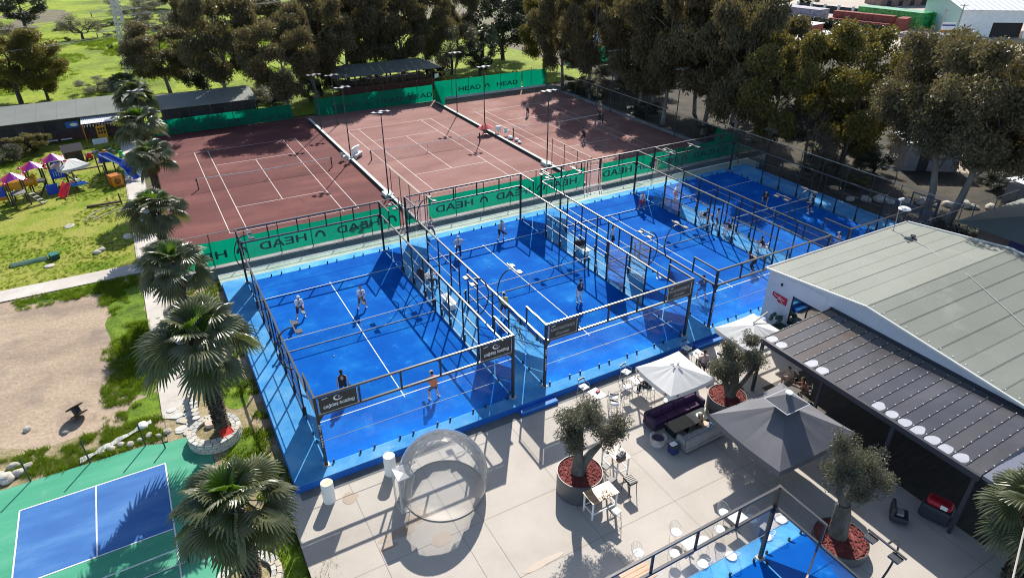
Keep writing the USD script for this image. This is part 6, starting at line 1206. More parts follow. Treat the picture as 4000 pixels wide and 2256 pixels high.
# the two leaning eucalypts at the right, built for themselves
def near_eucalypt(x, y, h, w, lean, seed, label):
    t = thing("eucalyptus_tree", label, "tree", (x, y, -0.85))
    wood, lf = tree_shape(seed, "E", H=h, Wd=w, nleaf=60000, L=0.28, W=0.11, base=0.34, droop=0.7, nl=17, trunk_r=0.3, lean=lean)
    part(t, "trunk", wood, m_bark_e, smooth=50); part(t, "crown", lf, LEAF["E"]); return t
near_eucalypt(52.6, 3.9, 14.6, 10.0, (-0.5, 0.6), 901, "big eucalyptus with a leaning pale trunk, left of the pair behind the white building")
near_eucalypt(52.2, 2.0, 15.2, 11.5, (0.6, -1.6), 902, "big eucalyptus with a leaning pale trunk, right of the pair behind the white building")
near_eucalypt(56.5, -6.5, 13.0, 9.5, (0.5, 1.0), 904, "eucalyptus outside the picture's right edge behind the hipped roof")
# undergrowth
gb = np.random.default_rng(12); UG = "undergrowth shrubs below the eucalypts"
for k in range(34):
    x, y = 52.2 + gb.random() * 20, 1 + gb.random() * 60
    if 56 < x < 60 and 3 < y < 9: x += 4
    plant(["D", "O", "Y", "D"][k % 4], x, y, 1.0 + 1.9 * gb.random(), 2.2 + 2.6 * gb.random(), "low bushy undergrowth shrub under the eucalypts", "shrub", UG)
for k, (x, y) in enumerate(((12.5, 72.6), (14.6, 71.6), (17.4, 71.2), (13.2, 76), (3.2, 75.5), (22.6, 77.6), (29, 79), (33.6, 79.4), (10.2, 71.0), (38.5, 76.5))):
    plant(["D", "B", "O"][k % 3], x, y, 1.6 + (k % 3) * 0.6, 3.4 + (k % 2), "low shrub behind the far banners and pavilion", "shrub", "shrubs behind the far banners")
gm = np.random.default_rng(5)
for k in range(26):
    x, y = -16 + gm.random() * 26, 96 + gm.random() * 70
    plant("D", x, y, 0.45 + 0.5 * gm.random(), 0.9 + 1.2 * gm.random(), "small dark tuft on the green meadow", "tuft", "dark tufts scattered on the meadow", z=-0.95)
plant("Y", 63.4, -0.8, 2.2, 5.0, "bright yellow-green bush at the right edge beside the ribbed shed", "shrub"); plant("Y", 60.8, 0.3, 1.7, 3.4, "smaller bright yellow-green bush left of the ribbed shed's roof", "shrub")
# ------------------------------------------------------------------ olive trees in planters
def olive(x, y, z, limbs, clumps, label, seed, r=0.2, nleaf=21000):
    g = np.random.default_rng(seed); t = thing("olive_tree", label, "tree", (x, y, z)); wood = MB()
    for pts, rr in limbs: wood.tube(np.array(pts, float), np.array(rr), 12)
    v, f = wood.out(); v = v + (meshkit.fbm(v * 5.0, 3, seed)[:, None] - 0.5) * 0.10 * np.minimum(1, np.linalg.norm(v[:, :2], axis=1, keepdims=True) * 4 + 0.3); w2 = MB().add(v, f)
    C = []
    for c, cr in clumps:
        c = np.array(c, float); nb = max(7, int(13 * cr))
        for k in range(nb):
            e = c + unit(g.normal(size=3)) * cr * np.array((1, 1, 0.9)) * (0.5 + 0.5 * g.random()); b = c + g.normal(size=3) * cr * 0.15 - (0, 0, cr * 0.3)
            w2.tube([b, (b + e) / 2 + g.normal(size=3) * 0.06, e], [0.035, 0.022, 0.008], 5, cap=False); C.append((e, 0.20 + 0.16 * cr + 0.12 * g.random())); C.append(((b + e) / 2, 0.2 + 0.12 * cr))
    P_ = np.array([c for c, _ in C]); R2 = np.array([q for _, q in C]); i = g.choice(len(P_), nleaf, p=R2 ** 2 / (R2 ** 2).sum())
    o = unit(g.normal(size=(nleaf, 3))) * g.random((nleaf, 1)) ** 0.4; pos = P_[i] + o * R2[i][:, None]
    d = unit(o + g.normal(size=(nleaf, 3)) * 0.8); s = 0.7 + 0.6 * g.random(nleaf)
    part(t, "trunk", w2, m_bark_o, smooth=50); part(t, "crown", leaf_quads(pos, d, unit(g.normal(size=(nleaf, 3))), 0.105 * s, 0.036 * s), LEAF["O"]); return t
olive(9.6, -6.68, P + 1.0, [([(0, 0, -0.1), (-0.03, 0, 0.5), (-0.05, 0.02, 1.2), (0.02, 0.05, 1.9), (0.0, 0.05, 2.5)], [0.36, 0.27, 0.20, 0.16, 0.10]), ([(0.05, 0, -0.05), (0.2, -0.08, 0.6), (0.5, -0.2, 1.2), (0.85, -0.35, 1.65)], [0.28, 0.22, 0.17, 0.10])],
      [((0.0, 0.05, 3.6), 1.0), ((-0.6, 0.0, 2.75), 0.75), ((0.35, 0.2, 2.9), 0.7), ((1.1, -0.4, 2.15), 0.72), ((1.6, -0.6, 2.45), 0.55), ((-0.4, -0.3, 2.1), 0.45)], "front olive tree with a forked dark trunk in the large round planter", 21)
olive(19.5, -6.05, P + 0.95, [([(0, 0, -0.1), (0.05, -0.05, 0.5), (0.15, -0.05, 1.1), (0.1, 0, 1.7)], [0.30, 0.24, 0.17, 0.10]), ([(0, 0, 0), (-0.2, 0.2, 0.7), (-0.35, 0.3, 1.5)], [0.2, 0.15, 0.09]), ([(0.1, 0, 0.2), (0.6, -0.2, 0.9), (1.0, -0.3, 1.6), (1.2, -0.3, 2.2)], [0.17, 0.13, 0.10, 0.06])],
      [((-0.1, 0.1, 2.1), 1.0), ((0.5, -0.1, 2.5), 0.75), ((-0.7, 0.3, 1.7), 0.65), ((1.0, -0.2, 2.0), 0.6), ((-0.35, 0.35, 2.95), 0.4), ((0.9, 0.2, 3.2), 0.42)], "middle olive tree between the white parasol and the pergola", 22)
olive(17.35, -14.35, P + 0.4, [([(0, 0, -0.1), (0.02, 0.05, 0.5), (0.0, 0.1, 1.2), (-0.02, 0.15, 1.7)], [0.42, 0.36, 0.33, 0.26]), ([(0, 0.1, 1.6), (0.3, 0.25, 2.1), (0.7, 0.2, 2.7)], [0.2, 0.13, 0.08]), ([(0, 0.1, 1.6), (-0.2, 0.4, 2.2), (-0.1, 0.6, 3.0)], [0.18, 0.13, 0.08])],
      [((0.2, 0.4, 3.6), 1.05), ((0.9, 0.1, 2.9), 0.9), ((-0.4, 0.6, 3.2), 0.7), ((1.5, -0.1, 2.6), 0.6), ((0.0, 0.8, 4.3), 0.6), ((0.4, 0.0, 2.3), 0.5)], "thick trunked olive tree in the low mulch bed beside the lower right court", 23, nleaf=18000)
olive(23.9, -18.0, P, [([(0, 0, 0), (0.05, 0, 0.7), (0, 0.1, 1.6)], [0.25, 0.2, 0.13])], [((0, 0.1, 2.6), 1.0), ((-0.5, 0.3, 3.0), 0.75), ((0.5, -0.1, 3.1), 0.7)], "olive tree at the right edge below the pergola's end", 24, nleaf=11000)
# ------------------------------------------------------------------ fan palms
m_frond = leafy("palm_frond", [(0.0, (0.085, 0.105, 0.04)), (0.4, (0.16, 0.17, 0.085)), (0.75, (0.26, 0.255, 0.155)), (1.0, (0.40, 0.38, 0.27))], 0.36, 0.32, spec=0.7)
m_frond_y = leafy("palm_frond_young", [(0.0, (0.09, 0.17, 0.02)), (1.0, (0.16, 0.24, 0.04))], 0.35, 0.4, spec=0.6)
m_frond_d = leafy("palm_frond_dry", [(0.0, (0.16, 0.115, 0.055)), (0.5, (0.25, 0.19, 0.10)), (1.0, (0.33, 0.27, 0.17))], 0.7, 0.25)
m_ptrunk = mottled("palm_trunk", [(0.3, (0.04, 0.03, 0.022)), (0.5, (0.10, 0.075, 0.055)), (0.7, (0.2, 0.16, 0.125))], 6.0, 0.95, stretch=(1, 1, 1.5), fine=0.4, fscale=20)
def frond(g, az, el, pl, R, nseg=22, sag=0.6, twist=0.0):
    """One fan leaf: a petiole and a pleated disc of joined segments whose free tips hang."""
    o = MB(); d = np.array((math.cos(az) * math.cos(el), math.sin(az) * math.cos(el), math.sin(el))); side = np.array((-math.sin(az), math.cos(az), 0.0)); up = np.cross(d, side)
    side, up = math.cos(twist) * side + math.sin(twist) * up, math.cos(twist) * up - math.sin(twist) * side
    h = d * pl + np.array((0, 0, -0.08 * pl)); o.tube([(0, 0, 0), d * pl * 0.5 + np.array((0, 0, 0.02)), h], [0.035, 0.022, 0.016], 5, cap=False)
    db = unit(d * math.cos(0.35) - up * math.sin(0.35)); ub = unit(np.cross(db, side))      # the blade bends down from its stalk
    half = 1.95
    for k in range(nseg):
        a = (k + 0.5) / nseg * 2 - 1; th = a * half; rr = R * (1 - 0.20 * a * a) * (0.93 + 0.12 * g.random()); dirn = db * math.cos(th) + side * math.sin(th); sd = -db * math.sin(th) + side * math.cos(th); wst = half / nseg
        pts = []; js = g.normal() * 0.04
        for q, ww, fo in ((0.05, 1.0, 0.0), (0.38, 1.0, 0.045), (0.62, 0.98, 0.05), (0.80, 0.55, 0.03), (1.0, 0.08, 0.0)):
            cup = 0.16 * R * (a * a) * q; dz = -sag * R * max(0, q - 0.5) ** 1.5 * (0.7 + 0.6 * g.random()) - 0.05 * R * q * q
            c = h + dirn * rr * q + ub * cup * -0.6 + sd * js * rr * max(0, q - 0.6) + np.array((0, 0, dz)); w = wst * rr * q * ww + 0.004
            pts += [c - sd * w, c + ub * fo * R, c + sd * w]
        o.add(pts, [[3 * i + j, 3 * i + j + 1, 3 * i + j + 4, 3 * i + j + 3] for i in range(4) for j in range(2)])
    return o
palm_proto = {}
def palm(x, y, z, h, R, label, v, rot=0.0, sc=1.0, group="fan palms along the footpath"):
    if v in palm_proto:
        p, ph = palm_proto[v]; return dup(p, (x, y, z), rot, (sc, sc, sc), label=label, group=group)
    g = np.random.default_rng(300 + v); t = thing("fan_palm", label, "palm tree", (x, y, z), rot, group, sc)
    wood = MB(); n = 9; hs = np.linspace(0, h, n); wood.tube([(0.05 * math.sin(q * 1.1), 0, q) for q in hs], [0.36] + [0.29 - 0.008 * i for i in range(n - 1)], 14); part(t, "trunk", wood, m_ptrunk, smooth=60)
    st = MB(); k = 0
    for zz in np.arange(0.1, h, 0.075):
        for j in range(8):
            a = j * PI / 4 + (k % 2) * 0.39 + g.normal() * 0.08; c_, s_ = math.cos(a), math.sin(a); r0, r1 = 0.27, 0.36 + 0.07 * g.random(); w = 0.075
            st.add([(r0 * c_ - w * s_, r0 * s_ + w * c_, zz - 0.06), (r0 * c_ + w * s_, r0 * s_ - w * c_, zz - 0.06), (r1 * c_ + w * 0.6 * s_, r1 * s_ - w * 0.6 * c_, zz + 0.09), (r1 * c_ - w * 0.6 * s_, r1 * s_ + w * 0.6 * c_, zz + 0.09), (r0 * c_, r0 * s_, zz + 0.1)], [[0, 1, 2], [0, 2, 3], [3, 2, 4]])
        k += 1
    part(t, "leaf_base_stubs", st, m_ptrunk, kind="stuff")
    top = np.array((0, 0, h)); N = 33
    for i in range(N):
        q = i / (N - 1); el = math.radians(82 - 108 * q ** 0.9) + g.normal() * 0.16; az = i * 2.39996 + g.normal() * 0.15
        o = frond(g, az, el, R * (0.20 + 0.36 * min(1, q * 1.4)) * (0.85 + 0.3 * g.random()), R * (0.36 + 0.10 * min(1, q * 2)) * (0.9 + 0.2 * g.random()), 24, 0.2 + 0.55 * q, g.normal() * 0.6).move(top + (0, 0, -0.30 * q))
        part(t, "frond", o, m_frond_y if q < 0.10 else m_frond)
    for i in range(8):
        o = frond(g, i * 0.8 + g.random(), -1.0 - 0.3 * g.random(), R * 0.25, R * 0.34, 14, 0.4).move(top + (0, 0, -0.4)); part(t, "dry_frond", o, m_frond_d)
    palm_proto[v] = (t, h); return t
palm(-3.85, 5.15, -0.1, 5.6, 2.95, "biggest fan palm with a thick shaggy trunk in the stone ring planter", 0)
palm(-4.15, -4.3, -0.2, 4.3, 2.5, "fan palm at the bottom of the picture, leaves over the pickleball court's corner", 1)
palm(-4.2, 18.7, -0.2, 3.5, 2.65, "fan palm before the mirrored banner's left end", 2)
palm(-4.5, 29.5, -0.2, 2.9, 2.2, "fan palm beside the left clay court's near corner, green new leaves inside", 2, 2.0, 0.97)
palm(-3.95, 39.0, -0.2, 2.6, 2.3, "fan palm on the path level with the left clay court's net", 0, 1.0, 0.80)
palm(-4.2, 53.9, -0.2, 3.0, 2.3, "fan palm at the left clay court's far left corner", 2, 4.0, 1.1)
palm(-4.0, 65.0, -0.6, 3.2, 2.3, "pale fan palm before the gap between the two sheds", 0, 3.0, 0.86)
palm(-4.9, 83.0, -0.8, 3.0, 2.0, "small fan palm with a green tuft, farthest up beside the pylon's foot", 2, 1.0, 0.85)
palm(48.8, 79.5, -0.9, 3.0, 2.2, "lone fan palm behind the right clay court's far banner", 0, 5.0, 1.0, group=None)
palm(21.9, -18.9, P, 2.3, 2.1, "fan palm with pale leaves in the lower right corner", 1, 2.2, 0.95, group=None)
# ------------------------------------------------------------------ grass tufts, weeds
def tuft(seed, n, h, w):
    g = np.random.default_rng(seed); a = g.random(n) * 6.28; r = g.random(n) ** 0.5 * w; b = np.column_stack([r * np.cos(a), r * np.sin(a), np.zeros(n)])
    t = b + np.column_stack([g.normal(size=(n, 2)) * h * 0.45, h * (0.5 + 0.7 * g.random(n))]); s = unit(g.normal(size=(n, 3)) * (1, 1, 0)) * 0.012 * (h / 0.15)
    v = np.stack([b - s, b + s, t], 1).reshape(-1, 3); return v, np.arange(3 * n).reshape(-1, 3)
m_blade = leafy("grass_blade", [(0.0, (0.10, 0.17, 0.012)), (0.5, (0.21, 0.27, 0.02)), (0.85, (0.30, 0.30, 0.06)), (1.0, (0.40, 0.35, 0.15))], 0.6, 0.5)
def scatter(name, label, cat, pts, zs, protos, mat, smin, smax, seed):
    g = np.random.default_rng(seed); base = path_for("/World", name); pi = UsdGeom.PointInstancer.Define(stage, base); paths = []
    for i, (v, f) in enumerate(protos):
        m = usdkit.mesh(stage, f"{base}/blades_{i}" if i else f"{base}/blades", (v, f), mat); paths.append(m.GetPath())
    n = len(pts); pi.CreatePrototypesRel().SetTargets(paths)
    pi.CreateProtoIndicesAttr(Vt.IntArray.FromNumpy(g.integers(len(protos), size=n).astype(np.int32)))
    pi.CreatePositionsAttr(Vt.Vec3fArray.FromNumpy(np.column_stack([pts, zs]).astype(np.float32)))
    a = g.random(n) * PI; pi.CreateOrientationsAttr(Vt.QuathArray([Gf.Quath(float(math.cos(q)), 0, 0, float(math.sin(q))) for q in a]))
    s = (smin + (smax - smin) * g.random(n)); pi.CreateScalesAttr(Vt.Vec3fArray.FromNumpy(np.repeat(s[:, None], 3, 1).astype(np.float32)))
    return tag(pi.GetPrim(), label, cat, None, "stuff")
gg = np.random.default_rng(77)
def area(n, x0, x1, y0, y1, thr, sc=0.3, seed=1):
    p = np.column_stack([x0 + gg.random(n * 3) * (x1 - x0), y0 + gg.random(n * 3) * (y1 - y0)]); k = meshkit.fbm(np.column_stack([p * sc, np.zeros(len(p))]), 3, seed) > thr; return p[k][:n]
pr = [tuft(1, 26, 0.14, 0.14), tuft(2, 22, 0.18, 0.12), tuft(3, 18, 0.11, 0.18)]
p = area(6000, -22, -6.7, 28.3, 62, 0.42); scatter("grass", "short uneven grass of the lawn below the playground", "grass", p, np.full(len(p), -0.62), pr, m_blade, 0.4, 0.9, 2)
p = np.vstack([area(1500, -9.2, -6.45, 6.4, 26.3, 0.5, 0.6), area(900, -18, -6.6, 6.4, 8.6, 0.5, 0.8), area(300, -16, -9, 24.5, 26.2, 0.5, 0.6)]); scatter("weeds", "green weeds along the path and the edge of the bare dirt", "weeds", p, np.full(len(p), -0.63), pr, m_blade, 0.7, 1.6, 3)
p = np.vstack([area(900, -4.2, -1.75, -7.5, 24, 0.5, 0.7), area(160, -2.0, -1.2, -8, -5, 0.4, 0.8)]); scatter("weeds", "weeds on the soil strip between palms and the blue court", "weeds", p, np.full(len(p), -0.6), pr, m_blade, 0.7, 1.9, 4)
p = area(7000, -30, 40, 92, 150, 0.5, 0.12); scatter("grass", "long meadow grass clumps beyond the sheds", "grass", p, np.full(len(p), -0.9), pr, m_blade, 1.5, 3.4, 5)
# ------------------------------------------------------------------ people
SK = {"light": plain("skin_light", (0.48, 0.29, 0.21), 0.6), "tan": plain("skin_tan", (0.34, 0.18, 0.12), 0.6)}
CL = {}
def cloth(c):
    k = "cloth_%d_%d_%d" % tuple(int(q * 1000) for q in c); return plain(k, c, 0.85)
def bones(ch, seg=9):
    return [hull([a, b], seg) for a, b in zip(ch[:-1], ch[1:])]
def union(ms): return manifold3d.Manifold.batch_boolean(ms, manifold3d.OpType.Add)
def soft(m, l=0.05, it=6):
    t = m.refine_to_length(l).to_mesh(); q = trimesh.Trimesh(t.vert_properties[:, :3], t.tri_verts, process=False); trimesh.smoothing.filter_taubin(q, 0.5, 0.53, it); return q
def joint(p, l1, l2, t, bend):
    """Two-bone limb from p to t; bend is the direction the middle joint points."""
    p, t, bend = np.array(p, float), np.array(t, float), np.array(bend, float); d = t - p; L = min(np.linalg.norm(d), (l1 + l2) * 0.995); d = unit(d); t = p + d * L
    a = (l1 * l1 - l2 * l2 + L * L) / (2 * L); h = math.sqrt(max(0, l1 * l1 - a * a)); b = unit(bend - d * np.dot(bend, d)); return p + d * a + b * h, t
def person(x, y, z, face, label, shirt, legs, pose_="ready", hair=(0.03, 0.02, 0.015), skin="light", cap=None, shorts=True, sleeves=True, shoe=(0.7, 0.7, 0.7), scale=1.0, racket=None, female=False, group=None):
    """face: heading in radians, 0 looks along +x. Local frame: +x forward, +y left."""
    hz, lean, fw, spread, kb = 0.93, 0.06, 0.0, 0.16, 0.12
    feet = [(0.06, 0.17), (-0.05, -0.17)]; hands = [(0.30, 0.20, 1.12), (0.34, -0.16, 1.08)]
    if pose_ == "ready": hz, lean, feet, hands = 0.86, 0.28, [(0.05, 0.26), (-0.02, -0.26)], [(0.46, 0.12, 1.0), (0.48, -0.10, 0.96)]
    if pose_ == "stand": feet, hands = [(0.02, 0.13), (-0.02, -0.13)], [(0.06, 0.30, 0.80), (0.1, -0.30, 0.80)]
    if pose_ == "run": hz, lean, feet, hands = 0.88, 0.22, [(0.38, 0.10), (-0.45, -0.10)], [(-0.1, 0.30, 1.0), (0.40, -0.28, 1.12)]
    if pose_ == "reach": hz, lean, feet, hands = 0.88, 0.18, [(0.15, 0.28), (-0.1, -0.28)], [(0.32, 0.34, 1.05), (0.38, -0.42, 1.0)]
    if pose_ == "bend": hz, lean, feet, hands = 0.84, 0.85, [(0.05, 0.2), (-0.05, -0.2)], [(0.62, 0.2, 0.52), (0.66, -0.2, 0.48)]
    if pose_ == "sit": hz, lean, feet, hands = 0.52, 0.08, [(0.52, 0.16), (0.5, -0.16)], [(0.40, 0.18, 0.68), (0.38, -0.18, 0.68)]
    if pose_ == "sitlean": hz, lean, feet, hands = 0.52, 0.42, [(0.45, 0.18), (0.40, -0.18)], [(0.62, 0.14, 0.82), (0.60, -0.14, 0.80)]
    hip = np.array((0.0, 0, hz)); ch = hip + np.array((math.sin(lean), 0, math.cos(lean))) * 0.42; nk = hip + np.array((math.sin(lean), 0, math.cos(lean))) * 0.56; hl = lean * 0.35; hd = nk + np.array((math.sin(hl) * 0.2 + 0.03, 0, 0.17))
    sw = 0.165 if female else 0.19; ms, arms, hips, legsm, shoes = [], [], [], [], []
    ms += bones([(hip + (0, 0, 0.02), 0.125), (hip * 0.5 + ch * 0.5, 0.118 if not female else 0.105), (ch, 0.135)]); ms.append(hull([(ch + (0, sw * 0.75, 0.02), 0.085), (ch + (0, -sw * 0.75, 0.02), 0.085), (hip + (0, 0.06, 0.15), 0.1), (hip + (0, -0.06, 0.15), 0.1)])); ms.append(hull([(hip + (0, 0.08, -0.02), 0.11), (hip + (0, -0.08, -0.02), 0.11)]))
    ms += bones([(nk - (0, 0, 0.04), 0.062), (nk + (hd - nk) * 0.6, 0.055)])
    head = [hull([(hd + (0.0, 0, 0.03), 0.098), (hd + (0.018, 0, -0.055), 0.066)]), hull([(hd + (0.105, 0, -0.005), 0.014), (hd + (0.092, 0, 0.02), 0.012)]), hull([(hd + (0, 0.098, 0.0), 0.018), (hd + (0, -0.098, 0.0), 0.018)])]
    ms += head; shirtm = []; slv = []
    for s, hnd in ((1, hands[0]), (-1, hands[1])):
        sh = ch + np.array((0, s * sw, 0.05)); el, wr = joint(sh, 0.29, 0.26, hnd, (-0.5, s * 0.6, -0.6)); ms += bones([(sh, 0.056), (el, 0.043), (wr, 0.031)]); d = unit(wr - el); sd = unit(np.cross(d, (0, 0, 1.0)) + 1e-6); pl = wr + d * 0.075
        ms.append(hull([(wr, 0.026), (pl + sd * 0.028, 0.018), (pl - sd * 0.028, 0.018)], 7)); dn = unit(np.cross(sd, d)); dn = dn if dn[2] < 0 else -dn
        for i, (o_, l_) in enumerate(((-0.033, 0.06), (-0.011, 0.072), (0.011, 0.067), (0.033, 0.052))): b = pl + sd * o_; m1 = b + d * l_ * 0.55 + dn * 0.008; ms += bones([(b, 0.010), (m1, 0.009), (m1 + d * l_ * 0.3 + dn * 0.03, 0.008)], 6)
        tb = wr + d * 0.03 + sd * s * 0.03; ms += bones([(tb, 0.012), (tb + d * 0.03 + sd * s * 0.025 + dn * 0.01, 0.009)], 6)
        if sleeves: slv += [hull([(sh, 0.075), (sh + (el - sh) * 0.72, 0.062)])]
        if s < 0: rh = (wr + d * 0.09, d, wr)
    for s, ft in ((1, feet[0]), (-1, feet[1])):
        hj = hip + np.array((0, s * 0.095, -0.04)); an = np.array((ft[0], ft[1], 0.085)); kn, an = joint(hj, 0.44, 0.43, an, (1, s * 0.15, 0.1)); an[2] = max(an[2], 0.085)
        ms += bones([(hj, 0.088), (kn, 0.058), (kn + (an - kn) * 0.35, 0.056), (an, 0.038)]); ms.append(hull([(an - (0.02, 0, 0.04), 0.036), (an + (0.13, 0, -0.055), 0.026)]))
        legsm += [hull([(hj, 0.108), (hj + (kn - hj) * (0.85 if shorts else 1), 0.082 if shorts else 0.074)])] + ([] if shorts else [hull([(kn, 0.074), (an + (0, 0, 0.03), 0.055)])]); shoes.append(hull([(an - (0.045, 0, 0.045), 0.044), (an + (0.15, 0, -0.052), 0.036), (an + (0, 0, 0.0), 0.044)]))
    t = thing("person", label, "person", (x, y, z), face, group, scale); part(t, "body", soft(union(ms), 0.06, 4), SK[skin], smooth=True)
    tor = [hull([(hip + (0, 0.06, 0.06), 0.135), (hip + (0, -0.06, 0.06), 0.135), (ch + (0, sw * 0.72, 0.02), 0.10), (ch + (0, -sw * 0.72, 0.02), 0.10)]), hull([(ch + (0, sw * 0.8, 0.03), 0.088), (ch + (0, -sw * 0.8, 0.03), 0.088), (nk - (0, 0, 0.05), 0.075)])] + slv
    part(t, "shirt", soft(union(tor), 0.07, 3), cloth(shirt), smooth=True)
    part(t, "shorts" if shorts else "trousers", soft(union(legsm + [hull([(hip + (0, 0.075, 0.0), 0.132), (hip + (0, -0.075, 0.0), 0.132)])]), 0.07, 3), cloth(legs), smooth=True)
    for m in shoes: part(t, "shoe", soft(m, 0.06, 2), cloth(shoe), smooth=True)
    if cap:
        part(t, "cap", MB().mesh(hull([(hd + (0, 0, 0.055), 0.105), (hd + (-0.015, 0, 0.03), 0.105)])).mesh(hull([(hd + (0.12, 0.05, 0.055), 0.012), (hd + (0.12, -0.05, 0.055), 0.012), (hd + (0.05, 0.07, 0.07), 0.012), (hd + (0.05, -0.07, 0.07), 0.012)])), cloth(cap), smooth=50)
    part(t, "hair", MB().mesh(hull([(hd + (-0.02, 0, 0.052), 0.098), (hd + (-0.045, 0, 0.0), 0.085)] + ([(hd + (-0.085, 0, -0.12), 0.05)] if female else []))), cloth(hair), smooth=60)
    ey = MB(); [ey.ball(hd + (0.09, s * 0.036, 0.022), 0.012, 1) for s in (-1, 1)]; part(t, "eyes", ey, m_clamp); part(t, "mouth", MB().ball(hd + (0.08, 0, -0.058), (0.012, 0.026, 0.007)), plain("lips", (0.3, 0.08, 0.07), 0.6))
    if racket:
        c0, d, wr = rh; c, s_ = math.cos(face), math.sin(face); W = lambda p: (x + scale * (c * p[0] - s_ * p[1]), y + scale * (s_ * p[0] + c * p[1]), z + scale * p[2]); dd = unit(d + np.array((0.3, -0.2, -0.15)))
        r = thing("padel_racket", racket, "racket", W(c0), face); part(r, "grip", MB().tube([-dd * 0.05, dd * 0.11], 0.016, 6), m_bk); o = MB(); sd = unit(np.cross(dd, (0.2, 0.3, 1.0))); nn = np.cross(dd, sd); cc = dd * 0.27
        ring = [cc + (dd * math.cos(a) * 0.15 + sd * math.sin(a) * 0.125) for a in np.arange(16) * PI / 8]; v = [p + nn * 0.018 for p in ring] + [p - nn * 0.018 for p in ring] + [cc + nn * 0.018, cc - nn * 0.018]
        o.add(v, [[k, (k + 1) % 16, 32] for k in range(16)]).add(v, [[16 + (k + 1) % 16, 16 + k, 33] for k in range(16)]).add(v, [[k, 16 + k, 16 + (k + 1) % 16, (k + 1) % 16] for k in range(16)]); part(r, "head", o, plain("racket_face", (0.03, 0.03, 0.06), 0.4))
    return t
N_, S_ = PI / 2, -PI / 2
W_, K_ = (0.72, 0.72, 0.74), (0.015, 0.015, 0.02)
person(2.1, 13.5, 0, S_ + 0.15, "player in white shirt and white cap crouching with a racket on the leftmost blue court", W_, (0.03, 0.03, 0.05), "ready", cap=W_, racket="dark padel racket of the crouching player in white")
person(5.9, 12.75, 0, S_ - 0.1, "player in white shirt and grey shorts standing beyond the leftmost court's net", (0.66, 0.66, 0.74), (0.12, 0.12, 0.13), "ready", racket="dark padel racket of the player in grey shorts")
person(2.2, 4.35, 0, N_ - 0.2, "woman in black seen from behind above the left holding sign", K_, K_, "stand", female=True, sleeves=False, racket="dark padel racket of the woman in black")
person(6.35, 1.95, 0, N_ + 0.15, "player in orange shirt and grey shorts seen from behind on the leftmost court", (0.75, 0.16, 0.04), (0.07, 0.07, 0.075), "ready", cap=(0.5, 0.4, 0.32), racket="dark padel racket of the player in orange")
person(14.2, 20.9, -0.2, S_ + 0.6, "person in dark clothes walking behind the second padel court", (0.03, 0.035, 0.06), (0.02, 0.025, 0.05), "run", shorts=False)
person(14.55, 16.4, 0, S_ - 0.3, "player in white cap and white top running on the second padel court", (0.55, 0.56, 0.62), (0.015, 0.02, 0.06), "run", cap=W_, shorts=False, racket="dark padel racket of the running player")
person(18.65, 17.4, 0, S_ + 0.1, "player in grey shirt and dark shorts at the second court's far end", (0.40, 0.43, 0.52), (0.015, 0.02, 0.05), "ready", racket="dark padel racket of the player in the grey shirt")
person(13.4, 7.2, 0, N_ - 0.2, "player in yellow shirt and white cap on the second padel court's near side", (0.60, 0.55, 0.16), (0.03, 0.035, 0.06), "stand", cap=W_, racket="dark padel racket of the player in yellow")
person(18.6, 6.3, 0, N_ + 0.2, "player in dark top and white shorts on the second court, behind its near rail", (0.02, 0.03, 0.09), W_, "stand", racket="dark padel racket of the player in white shorts")
person(32.1, 16.7, 0, S_ - 0.3, "player in white top and red skirt at the third court's far end", (0.62, 0.6, 0.68), (0.5, 0.03, 0.06), "ready", female=True, racket="dark padel racket of the player in the red skirt")
person(25.5, 12.1, 0, S_ + 0.5, "dark haired player in pale top beside the third court's left fence", (0.5, 0.5, 0.55), K_, "stand", female=True, racket="dark padel racket of the player beside the third court's fence")
person(26.0, 2.8, 0, N_ - 0.3, "player in dark blue at the third court's near end, shadow stretching below", (0.02, 0.04, 0.13), (0.02, 0.03, 0.08), "reach", racket="dark padel racket of the player in dark blue")
person(32.0, 3.9, 0, N_ + 0.8, "player in black at the third court's near right corner", K_, K_, "bend", female=True, shorts=False)
person(42.1, 12.1, 0, S_ - 0.9, "player in black bending on the shaded far right court", K_, K_, "bend", racket="dark padel racket of the bending player in black")
person(44.2, 8.9, 0, N_ + 0.5, "player in dark clothes and white shoes near the far right court's net", (0.02, 0.025, 0.05), (0.015, 0.02, 0.04), "reach", shoe=W_, racket="green padel racket near the far right court's net")
person(34.85, 10.6, 0, S_ + 0.9, "man in grey shirt standing between the third and fourth padel courts", (0.45, 0.46, 0.5), (0.06, 0.06, 0.07), "stand", cap=K_)
seat_h = 0.45
for x, y, f_, lb, sh, lg in ((34.85, 12.0, S_ + 0.3, "person in black seated left of the standing man between the padel courts", K_, W_), (35.0, 9.2, PI - 0.3, "person in white trousers seated right of the standing man between the padel courts", K_, W_), (10.95, 13.3, S_ + 0.4, "person in white shirt seated between the first and second padel courts", W_, (0.05, 0.05, 0.06)), (34.85, 5.6, N_ + 0.6, "person in dark top seated on the strip before the fourth court's near end", (0.03, 0.03, 0.05), W_)):
    person(x, y, 0.0, f_, lb, sh, lg, "sitlean", shorts=False)
    t = plastic_chair(x - 0.05 * math.cos(f_), y - 0.05 * math.sin(f_), 0, f_ + PI / 2, m_pl, "white chair under the " + lb.split(" seated")[0] + " between the padel courts")
person(39.4, 2.8, 0, N_, "fair capped player just above the white building's roof edge", (0.3, 0.3, 0.4), K_, "stand", cap=(0.6, 0.45, 0.4))
person(39.9, 49.4, TZ, S_ + 0.3, "player in grey shirt and black trousers on the right clay court's far side", (0.25, 0.25, 0.32), K_, "stand", shorts=False)
person(46.3, 42.5, TZ, S_ + 0.2, "dark figure standing by the right clay court's shaded net post", K_, K_, "stand", shorts=False)
